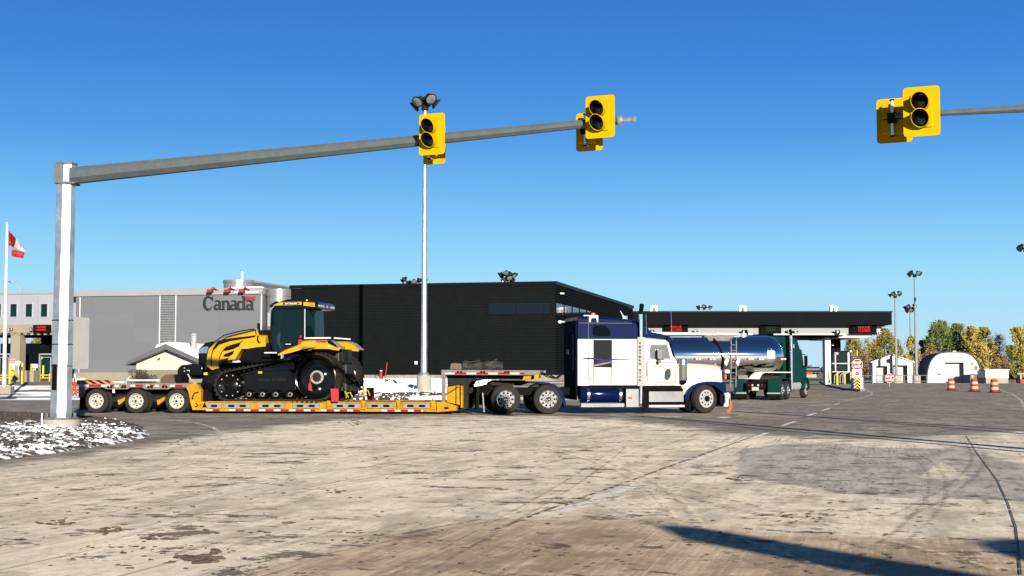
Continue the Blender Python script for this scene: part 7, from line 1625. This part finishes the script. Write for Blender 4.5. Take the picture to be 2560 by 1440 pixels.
# island, end barrier and its signs
isp = [G(*q) for q in ((2052, 957), (2075, 967), (2116, 975.5), (2150, 979), (2163, 976), (2158, 966), (2140, 957), (2110, 953), (2056, 953))]
mb = MB(); n = len(isp); mb.add([(p.x, p.y, -.05) for p in isp]+[(p.x, p.y, .15) for p in isp], [tuple(range(n, 2*n))]+[(i, (i+1) % n, (i+1) % n+n, i+n) for i in range(n)]); o = mb.build("traffic_island", CONCL, smooth=0, bevel=.02); tag(o, kind='structure')
me = o.data
b0 = at(2145, 928, 104.5); KB = Fr((b0.x, b0.y), -8)
t = frthing(KB, "concrete_barrier", "white concrete island nose with black and yellow chevrons", "barrier")
xb0, xb1 = KB.x(2133.5), KB.x(2157); mb = MB(); zt7 = KB.z(2145, 943)
mb.prism([(xb0, 0), (xb1, 0), (xb1, zt7), (xb0, zt7)], 0, .5); mb.loft([[(xb0, .5, 0), (xb0, .5, zt7), (xb1, .5, zt7), (xb1, .5, 0)], [(xb0, 2.2, 0), (xb0, 2.2, zt7-.1), (xb1, 2.2, zt7-.1), (xb1, 2.2, 0)]]); mb.build("body", WHITE, t, smooth=0, bevel=.03)
mb = MB(); px0, px1 = KB.x(2134.5), KB.x(2150); zz = .06; hh = zt7-.1; mb.box(px0, px1, -.012, -.0, .04, zt7-.04); mb.mi(1)
xm = (px0+px1)/2; k = 0
while zz+k*.24 < hh-.1:
    z = zz+k*.24; e = .11; top = min(z+.24+e, zt7-.05); mb.prism([(px0, z), (xm, z+.2), (px1, z), (px1, z+e), (xm, min(z+.2+e, zt7-.05)), (px0, z+e)], -.017, -.013); k += 1
mb.build("chevron_panel", [BOLYEL, BLACK], t, smooth=0)
stopsign("bilingual red stop sign above the chevron barrier on the island", 2143, 911.5, 26.5, 104.9, .0)
c = at(2143, 934, 104.6); t = thing("notice_board", "white notice board with a red disc between the stop sign and the chevrons", "sign", (c.x, c.y, c.z)); mb = MB(); mb.box(-.37, .37, 0, .03, -.34, .34); mb.build("panel", WHITEG, t, smooth=0); mb = MB(); mb.prism(arcp(-.0, .0, .15, 0, 360, 20)[:-1], -.006, 0); mb.build("red_disc", mat("sign_red", (.70, .012, .02)), t, smooth=0)
mb = MB(); mb.box(-.08, .08, -.009, -.006, -.03, .03).box(-.2, .25, -.006, 0, .22, .25).box(-.15, .2, -.006, 0, -.26, -.24); mb.build("notice_lines", mat("notice_grey", (.45, .42, .42), .6), t, smooth=0)
c = at(2139, 895, 106); t = thing("height_display", "black box display behind the stop sign under a yellow pole tip", "display", (c.x, c.y, c.z)); mb = MB(); mb.box(-.25, .25, 0, .15, -.4, .17); mb.build("box", BLACK, t, smooth=0); mb = MB(); mb.box(-.2, .05, -.006, 0, .0, .1); mb.build("legend", GREYALU, t, smooth=0)
mb = MB(); c2 = at(2145, 876, 106); mb.cyl((0, 0, .1), (0, 0, c2.z), .06, n=10); o = mb.build("yellow_pole", BOLYEL, loc=(c2.x, 106.3, 0)); tag(o, "slim yellow pole whose tip rises behind the island's stop sign", "pole")
stopsign("low red stop sign in front of the white double garage", 2223.5, 945.5, 22, 128, .0)
for a, y1_, y0_, r_, lb in ((2073, 958, 929, .10, "yellow bollard right in front of the white canopy column"), (2093, 962, 928, .12, "yellow bollard between the canopy column and the handrail"), (2112, 960, 930, .09, "yellow bollard on the island behind the handrail"), (2127, 950, 928, .08, "olive-shaded yellow bollard nearest the chevron barrier")):
    bollard(a, y1_, y0_, r_, lb, Y=128 if a != 2093 else 124)
t = thing("handrail", "curved silver handrails between the yellow bollards on the island", "railing", at(2095, 960, 126)); o0 = t.location
for a in (2086, 2100, 2107): mb = MB(); pts = [at(x, y, 126)-o0 for x, y in ((a, 958), (a, 940), (a+4, 935), (a+14, 931))]; mb.tube(pts, .05, 8); mb.build("rail", CHROMED, t)
# drums on the right
barrel("orange and white drum, leftmost of three, before the arched shed's big door", 2378, 976, .98); barrel("orange and white drum with a dirty lower half, middle of three", 2436, 979, .98); barrel("orange and white drum, rightmost of three, before the low white cabin", 2486, 981.5, .98)
# pedestrian sign and brown plate
c = at(2440, 920, 130); t = thing("pedestrian_sign", "white square sign with a black walking figure before the arched shed", "sign", (c.x, c.y, 0)); s_ = .27; z = c.z
mb = MB(); mb.prism(rrect(-s_, s_, z-s_, z+s_, .03), 0, .02); mb.build("panel", mat("sign_back", (.62, .62, .60)), t, smooth=0)
mb = MB(); k = .036
mb.prism(arcp(.01, z+.19, .035, 0, 360, 10)[:-1], -.006, 0); mb.ribbon([(.01, z+.15), (0, z+.0)], .08, -.006, 0).ribbon([(0, z+.0), (.06, z-.1), (.08, z-.22)], .05, -.006, 0).ribbon([(0, z+.0), (-.05, z-.1), (-.13, z-.2)], .05, -.006, 0).ribbon([(.0, z+.13), (.09, z+.05), (.15, z+.03)], .035, -.006, 0).ribbon([(.0, z+.13), (-.09, z+.08), (-.12, z+.0)], .035, -.006, 0); mb.build("walking_figure", BLACK, t, smooth=0)
mb = MB(); mb.cyl((0, .04, 0), (0, .04, z), .03, n=8); mb.build("post", GALV, t)
c = at(2432, 943, 132); t = thing("notice_board", "dark brown notice plate with a pale emblem left below the walking-figure sign", "sign", (c.x, c.y, c.z)); mb = MB(); mb.box(-.26, .26, 0, .03, -.38, .36); mb.build("panel", mat("dark_brown", (.09, .075, .055), .6), t, smooth=0); mb = MB(); mb.prism(arcp(-.03, .1, .12, 0, 360, 12)[:-1], -.006, 0).box(-.12, .08, -.006, 0, -.12, -.04); mb.build("emblem", mat("emblem_cream", (.5, .42, .28), .6), t, smooth=0)
mb = MB(); mb.cyl((0, .05, -c.z), (0, .05, -.3), .04, n=6); mb.build("post", GALV, t)
# pipe fence before the garages
FEN = mat("fence_grey", (.34, .36, .38), .8, 0, .2, 3, spec=.05)
KF = Fr(at(2240, 928, 158), 0); t = frthing(KF, "pipe_fence", "low grey two-rail pipe fence in front of the white garages", "fence")
xa, xb = KF.x(2156), KF.x(2318)
for z in (KF.z(2240, 938.5), KF.z(2240, 953)): mb = MB(); mb.tube([(xa, 0, z), (xb, 0, z)], .035, 6); mb.build("rail", FEN, t)
for px_ in (2157, 2180, 2206, 2232, 2260, 2296, 2316): mb = MB(); mb.cyl((KF.x(px_), 0, 0), (KF.x(px_), 0, KF.z(2240, 937.5)), .045, n=6); mb.build("post", FEN, t)
# white double garage
KD = Fr(at(2181, 928, 176), -12); X = KD.x; Z = KD.z
t = frthing(KD, "double_garage", "white gabled garage with two roller doors, left of the arched shed", "building")
WB = mat("white_siding", (.74, .75, .78), .6, 0, .05, .8, k=.45); x0, x1 = X(2181.5), X(2281.5); ze = Z(2181, 905); za = Z(2234, 889); xm = (x0+x1)/2
d1 = (X(2190), X(2218), Z(2204, 915)); d2 = (X(2232), X(2268), Z(2250, 913))
mb = MB(); pts = [(x0, 0), (x0, ze), (xm, za), (x1, ze), (x1, 0), (d2[1], 0), (d2[1], d2[2]), (d2[0], d2[2]), (d2[0], 0), (d1[1], 0), (d1[1], d1[2]), (d1[0], d1[2]), (d1[0], 0)]
mb.prism(pts, 0, .35); mb.prism([(x0, 0), (x0, ze), (xm, za), (x1, ze), (x1, 0)], 1.0, 10); mb.box(x0, x0+.2, .35, 1, 0, ze).box(x1-.2, x1, .35, 1, 0, ze).box(x0, x1, .35, 1.0, ze-.5, ze); mb.build("wall", WB, t, smooth=0)
mb = MB(); mb.prism([(x0-.25, ze-.1), (xm, za+.08), (x1+.25, ze-.1), (x1+.25, ze), (xm, za+.2), (x0-.25, ze)], -.2, 10.1); mb.build("roof", WHITE, t, smooth=0)
for a, b, c_ in (d1, d2): mb = MB(); mb.box(a, b, .9, 1.0, 0, c_); mb.build("roller_door", CREAM if 0 else mat("door_white", (.70, .70, .66), .5, 0, .05, 1), t, smooth=0)
c = KD.L(2226, 901, -.4); mb = MB(); mb.box(c[0]-.22, c[0]+.22, -.5, -.1, c[1]-.2, c[1]+.2).tube([(c[0], -.2, c[1]), (c[0]-.2, 0, c[1]-.4)], .04); mb.build("flood_lamp", DARKST, t, smooth=0)
# arched shed
KQ = Fr(at(2318, 928, 176), -12); X = KQ.x; Z = KQ.z
t = frthing(KQ, "arched_shed", "white fabric arched storage shed with a large recessed door", "building")
x0, x1 = X(2316), X(2455.5); xm = (x0+x1)/2; hw = (x1-x0)/2; zt8 = Z(2386, 881)
arch = [(xm+hw*.97*math.copysign(abs(math.cos(a))**.62, math.cos(a)), max(0, zt8*abs(math.sin(a))**.80)) for a in [PI*i/30 for i in range(31)]]
dx0, dx1, dz = X(2362), X(2409), Z(2386, 906)
mb = MB(); left = [p for p in arch]
def archz(x): 
    best = min(arch, key=lambda p: abs(p[0]-x)); return best[1]
L_ = [p for p in arch if p[0] < dx0]; R_ = [p for p in arch if p[0] > dx1]; M_ = [p for p in arch if dx0 <= p[0] <= dx1]
full = arch+[(dx0, 0), (dx0, dz), (dx1, dz), (dx1, 0)]
mb.prism(full, 0, .3); mb.prism(arch, 1.0, 14.9); mb.build("end_wall", WB, t, smooth=0)
mb = MB(); mb.box(dx0, dx1-.001, .9, .99, 0, dz); mb.build("roller_door", WB, t, smooth=0)
big = [(xm+(a-xm)*1.035, b*1.03) for a, b in arch]; ring = big+arch[::-1]; mb = MB(); mb.prism(ring, -.15, 0.0); mb.prism(ring, .001, 15); mb.build("arched_cover", mat("grey_blue_fabric", (.10, .11, .16), .8, 0, .1, 1), t, smooth=0)
mb = MB()
for px_, py_ in ((2347, 935.5), (2430, 909.5)): c = KQ.L(px_, py_); mb.box(c[0]-.14, c[0]+.14, -.04, 0, c[1]-.12, c[1]+.12)
mb.build("wall_vent", GREYALU, t, smooth=0); mb = MB(); c = KQ.L(2386, 879.5); mb.box(c[0]-.2, c[0]+.2, -.2, .1, c[1]-.02, c[1]+.12); mb.build("ridge_vent", WHITE, t, smooth=0)
# low white cabin and clutter at the right edge
KW = Fr(at(2462, 928, 168), -5); X = KW.x; Z = KW.z
t = frthing(KW, "site_cabin", "low white cabin with a beige base right of the arched shed", "cabin")
mb = MB(); mb.box(X(2463), X(2521), 0, 4, Z(2490, 945), Z(2490, 925)); mb.build("upper_wall", WB, t, smooth=0); mb = MB(); mb.box(X(2464), X(2520), .03, 4, .0, Z(2490, 945)); mb.build("lower_wall", mat("beige_panel", (.50, .44, .36), .7), t, smooth=0)
mb = MB(); mb.prism([(X(2458), Z(2490, 923)), (X(2522), Z(2490, 923.5)), (X(2522), Z(2490, 925.5)), (X(2462), Z(2490, 926))], -.3, 4.2); mb.build("roof", WHITE, t, smooth=0)
c = G(2528, 957.5); t = thing("trailer_cart", "small dark trailer with black wheels parked right of the low white cabin", "trailer", (c.x, c.y, 0))
mb = MB(); mb.box(-.3, 3.2, 0, 1.4, .45, .6).tube([(-.3, .7, .5), (-.9, .7, .9)], .06, 6).prism([(-.2, .6), (.1, 1.2), (.5, .6)], .3, 1.1); mb.build("body", BLACKM, t, smooth=0)
for x_ in (.9, 1.7): mb = MB(); mb.lathe([(.15, 0), (.33, 0), (.35, .05), (.35, .2), (.33, .25), (.15, .25)], c=(x_, -.26, .36), n=18); mb.build("wheel", RUBBERD, t)
mb = MB(); mb.lathe([(.22, .0), (.22, .04), (.15, .05), (.12, .2), (.001, .25)], c=(.25, -.5, 0), axis='z', n=12); o = mb.build("orange_cone", ORANGE, smooth=40, loc=(c.x, c.y, 0)); tag(o, "squat orange cone in front of the small dark trailer at the right edge", "cone")
c = at(2553, 935, 172); mb = MB(); mb.box(-.5, 1.5, 0, .3, -.05, .1).box(-.1, .1, .1, .2, -c.z, -.05).box(1.0, 1.2, .1, .2, -c.z, -.05); o = mb.build("barrier_board", CONCL, smooth=0, loc=c); tag(o, "pale board on two legs cut by the right edge beyond the dark trailer", "barricade")
c = at(2558, 950, 165); mb = MB(); mb.box(-.35, .4, 0, .6, -c.z+.02, .1); o = mb.build("red_crate", RED, smooth=0, bevel=.03, loc=c); tag(o, "small red crate at the very right edge below the pale board", "crate")
# distant railway tank cars and treeline
Yt = 640
def car(px_, lb):
    p = at(px_, 930.5, Yt); t = thing("rail_tank_car", lb, "rail car", (p.x, p.y, 0), 0, "tank cars on the distant railway")
    mb = MB(); mb.cyl((0, 0, 2.3), (11.5, 0, 2.3), 1.25, n=16).cyl((5.3, 0, 3.4), (5.3, 0, 3.9), .4, n=8).box(.2, 11.3, -.8, .8, .85, 1.05); mb.build("tank", mat("far_navy", (.03, .04, .075), .5), t)
    mb = MB()
    for x_ in (1, 2.6, 9, 10.6): mb.cyl((x_, -.8, .5), (x_, .8, .5), .45, n=10)
    mb.build("wheel", BLACKM, t)
for k in range(7): car(1985+k*68.0-66, ["distant navy rail tank car hidden mostly by the green tractor", "distant navy rail tank car just right of the green tractor", "distant navy rail tank car left of the white canopy column", "distant navy rail tank car behind the lane 9 booth", "distant rail tank car behind the chevron barrier trees", "distant rail tank car behind the garage", "distant rail tank car behind the light masts"][k])
mb = MB(); c = G(2028, 944); 
mb.prism([(-1.2, 0), (1.3, 0), (1.2, .8), (-1.1, .8)], 0, .4); o = mb.build("jersey_barrier", CONCL, smooth=0, bevel=.03, loc=(c.x, c.y, 0)); tag(o, "distant pale jersey barrier left of the white canopy column", "barrier")
mb = MB(); c = G(2018, 943); mb.prism([(-.7, .9), (.7, .9), (.7, 1.4), (-.7, 1.4)], 0, .05); mb.cyl((0, .1, 0), (0, .1, 1), .05, n=6); o = mb.build("hazard_board", ORANGE, smooth=0, loc=(c.x, c.y-2, 0)); tag(o, "small orange hazard board at the far end of lane 8", "sign")
# ================================================================ TREES
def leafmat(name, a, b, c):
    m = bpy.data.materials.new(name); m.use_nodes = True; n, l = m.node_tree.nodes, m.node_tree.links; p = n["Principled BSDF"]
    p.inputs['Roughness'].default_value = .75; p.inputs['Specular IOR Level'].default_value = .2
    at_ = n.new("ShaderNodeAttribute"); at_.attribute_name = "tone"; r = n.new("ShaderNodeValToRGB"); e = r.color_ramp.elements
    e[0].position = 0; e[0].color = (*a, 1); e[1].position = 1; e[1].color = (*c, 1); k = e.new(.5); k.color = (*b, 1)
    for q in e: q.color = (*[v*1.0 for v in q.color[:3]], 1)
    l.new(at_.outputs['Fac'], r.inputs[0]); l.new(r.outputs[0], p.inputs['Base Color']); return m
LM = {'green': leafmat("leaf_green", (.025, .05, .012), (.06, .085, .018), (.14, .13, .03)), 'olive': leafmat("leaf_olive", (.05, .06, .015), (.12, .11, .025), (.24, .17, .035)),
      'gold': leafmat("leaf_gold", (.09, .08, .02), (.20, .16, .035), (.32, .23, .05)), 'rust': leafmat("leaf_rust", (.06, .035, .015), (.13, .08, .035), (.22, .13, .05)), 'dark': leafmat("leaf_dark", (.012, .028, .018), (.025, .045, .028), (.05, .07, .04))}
BARK = mat("bark", (.10, .085, .07), .9, 0, .3, 8); PALEB = mat("pale_bark", (.22, .20, .18), .9, 0, .3, 8)
rnd = random.Random(11)
def tree(label, px, ptop, Y, wpx, kind, nleaf=2600, bare=False, group=None, trunkm=None):
    b = at(px, 928, Y); b.z = 0; hgt = at(px, ptop, Y).z; W = wpx/F*Y/2
    name = "bare_tree" if bare else "autumn_tree"; t = thing(name, label, "tree", b, 0, group)
    mb = MB(); s = rnd.uniform(-.3, .3); tr = [(0, 0, 0), (s*.3, 0, hgt*.3), (s, s*.5, hgt*.62), (s*1.1, s, hgt*.92)]
    mb.tube(tr, [.17*hgt/10, .12*hgt/10, .07*hgt/10, .02], 7); ends = []
    nb = 16 if not bare else 44
    for i in range(nb):
        f = rnd.uniform(.22, .92); z0 = hgt*f; a = rnd.uniform(0, 2*PI); prof = math.sin(PI*min(1, (f-.1)*1.05))**.7; L = W*prof*rnd.uniform(.6, 1.05)+.2
        p0 = Vector((s*f, 0, z0)); p2 = p0+Vector((math.cos(a)*L, math.sin(a)*L, L*rnd.uniform(.4, 1.1)));
        if p2.z > hgt: p2.z = hgt*rnd.uniform(.9, 1)
        p1 = p0.lerp(p2, .5)+Vector((0, 0, -.1*L)); mb.tube([p0, p1, p2], [.05, .03, .012] if not bare else [.045, .03, .014], 4); ends.append(p2)
        if bare:
            for _ in range(3): q = p0.lerp(p2, rnd.uniform(.4, .9)); e = q+Vector((rnd.uniform(-.7, .7), rnd.uniform(-.7, .7), rnd.uniform(.5, 1.5))); mb.tube([q, e], [.02, .008], 3)
    mb.build("trunk", trunkm or (PALEB if bare else BARK), t)
    if bare and nleaf == 0: return
    # leaf clumps spread through an uneven crown
    cl = []
    ncl = int(40+W*14)
    for i in range(ncl):
        f = rnd.uniform(.10, .97); prof = (math.sin(PI*min(1, max(0, (f-.02)))**.85))**.6
        a = rnd.uniform(0, 2*PI); r = W*prof*math.sqrt(rnd.random()); cl.append((Vector((r*math.cos(a)+s*f, r*math.sin(a), hgt*f)), rnd.uniform(.28, .62)*(W/3)**.4, rnd.random()))
    # pointed leaders
    for i in range(9): a = rnd.uniform(0, 2*PI); r = W*.6*rnd.random(); cl.append((Vector((r*math.cos(a), r*math.sin(a), hgt*rnd.uniform(.88, 1.0))), .2, rnd.random()))
    n = int(nleaf*2.4); C = np.array([[*c, r_, tn] for c, r_, tn in cl]); rs = np.random.RandomState(rnd.randint(0, 99999)); I = rs.randint(0, len(cl), n)
    D = rs.normal(size=(n, 3)); D /= np.linalg.norm(D, axis=1)[:, None]; rad = C[I, 3]*rs.rand(n)**.4*1.25
    P = C[I, :3]+rs.normal(size=(n, 3))*C[I, 3][:, None]*np.array([.62, .62, .85]); P[:, 2] = np.clip(P[:, 2], .3, hgt*1.02)
    U = rs.normal(size=(n, 3)); U /= np.linalg.norm(U, axis=1)[:, None]; V_ = np.cross(U, rs.normal(size=(n, 3))); V_ /= np.linalg.norm(V_, axis=1)[:, None]
    sz = (rs.rand(n)*.08+.05)[:, None]*(Y/230)**.5
    Vx = np.stack([P-U*sz-V_*sz*.6, P+U*sz-V_*sz*.6, P+U*sz*.8+V_*sz*.7, P-U*sz*.8+V_*sz*.7], 1).reshape(-1, 3)
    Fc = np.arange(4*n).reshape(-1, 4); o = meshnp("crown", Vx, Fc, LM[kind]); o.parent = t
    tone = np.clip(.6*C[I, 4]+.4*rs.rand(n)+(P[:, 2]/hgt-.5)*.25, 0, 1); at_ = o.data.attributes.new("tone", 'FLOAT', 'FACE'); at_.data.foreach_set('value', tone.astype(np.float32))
    o.data.polygons.foreach_set('use_smooth', [False]*n)
G1 = "autumn poplars behind the garages"
tree("olive and rust tree seen under the canopy's right end", 2135, 840, 215, 46, 'olive', 2600, group=G1)
tree("bare pale tree between the two trees under the canopy end", 2168, 848, 225, 34, 'gold', 250, bare=True, group=G1)
tree("broad green-olive tree rising behind the white garage's left half", 2212, 824, 215, 78, 'olive', 4200, group=G1)
tree("rust-brown low tree beside the garage's left wall", 2160, 882, 205, 44, 'rust', 2000, group=G1)
tree("rusty undergrowth tree directly left of the garage", 2130, 900, 200, 34, 'rust', 1500, group=G1)
tree("narrow golden tree between the garage roof and the tall masts", 2281, 842, 225, 34, 'gold', 2200, group=G1)
tree("dark bluish tree right behind the tall mast", 2309, 853, 235, 36, 'dark', 1900, group=G1)
tree("large green poplar with a rusty lower left, above the arched shed", 2350, 803, 225, 76, 'green', 5200, group=G1)
tree("rust-coloured tree at the left shoulder of the arched shed", 2326, 862, 212, 40, 'rust', 1600, group=G1)
tree("tall green poplar behind the crown of the arched shed", 2392, 812, 230, 66, 'green', 4200, group=G1)
tree("golden-olive poplar behind the arched shed's right shoulder", 2428, 818, 225, 56, 'gold', 3600, group=G1)
tree("yellow-green poplar above the pedestrian sign", 2466, 820, 225, 50, 'olive', 3400, group=G1)
tree("low golden tree behind the arched shed's right edge", 2450, 860, 212, 50, 'gold', 2200, group=G1)
tree("bare grey tree behind the low white cabin", 2497, 838, 228, 40, 'rust', 260, bare=True, group=G1)
tree("low brown tree behind the low white cabin", 2500, 888, 215, 56, 'rust', 1900, group=G1)
tree("olive tree filling in behind the cabin's right end", 2524, 866, 222, 34, 'green', 1500, group=G1)
tree("tall yellow-green poplar near the right edge", 2546, 820, 222, 46, 'gold', 3400, group=G1)
tree("tall green poplar cut by the right edge", 2578, 806, 224, 50, 'olive', 3400, group=G1)
for px_, pt, w_, kd, lb in ((2372, 830, 50, 'olive', "olive poplar between the two tallest green poplars"), (2414, 835, 46, 'green', "green poplar squeezed behind the arched shed's right half"), (2447, 838, 40, 'green', "green-topped tree just left of the yellow-green poplar"), (2482, 858, 36, 'olive', "short olive tree right of the yellow-green poplar"), (2190, 850, 50, 'gold', "gold-tinted tree left of the broad green-olive tree"), (2238, 850, 40, 'green', "small green tree peeking over the garage's right roof slope"), (2330, 835, 44, 'green', "green tree left of the largest poplar above the arched shed"), (2560, 850, 40, 'green', "green tree low at the right edge behind the tall poplars")):
    tree(lb, px_, pt, 232, w_, kd, 2000, group=G1)
tree("olive tree glimpsed through the old lane opening at the far left", 100, 838, 190, 60, 'olive', 1600)
mbx = MB(); mbx.box(-90, 60, 0, 6, 0, 1.0)
rs = np.random.RandomState(3); n = 9000; Yh = 1500
P = np.stack([rs.uniform(-700, 1100, n), Yh+rs.uniform(-10, 10, n), np.abs(rs.normal(size=n))*2.2+.3], 1); sz = rs.rand(n)[:, None]*1.2+.8
U = np.array([[1., 0, 0]]); V_ = np.array([[0., 0, 1.]]); Vx = np.stack([P-U*sz, P+U*sz*.8-V_*sz*.3, P+V_*sz, P-U*sz*.5+V_*sz*.6], 1).reshape(-1, 3)
o = meshnp("far_treeline", Vx, np.arange(4*n).reshape(-1, 4), mat("far_trees", (.05, .06, .07), .9)); tag(o, kind='stuff')
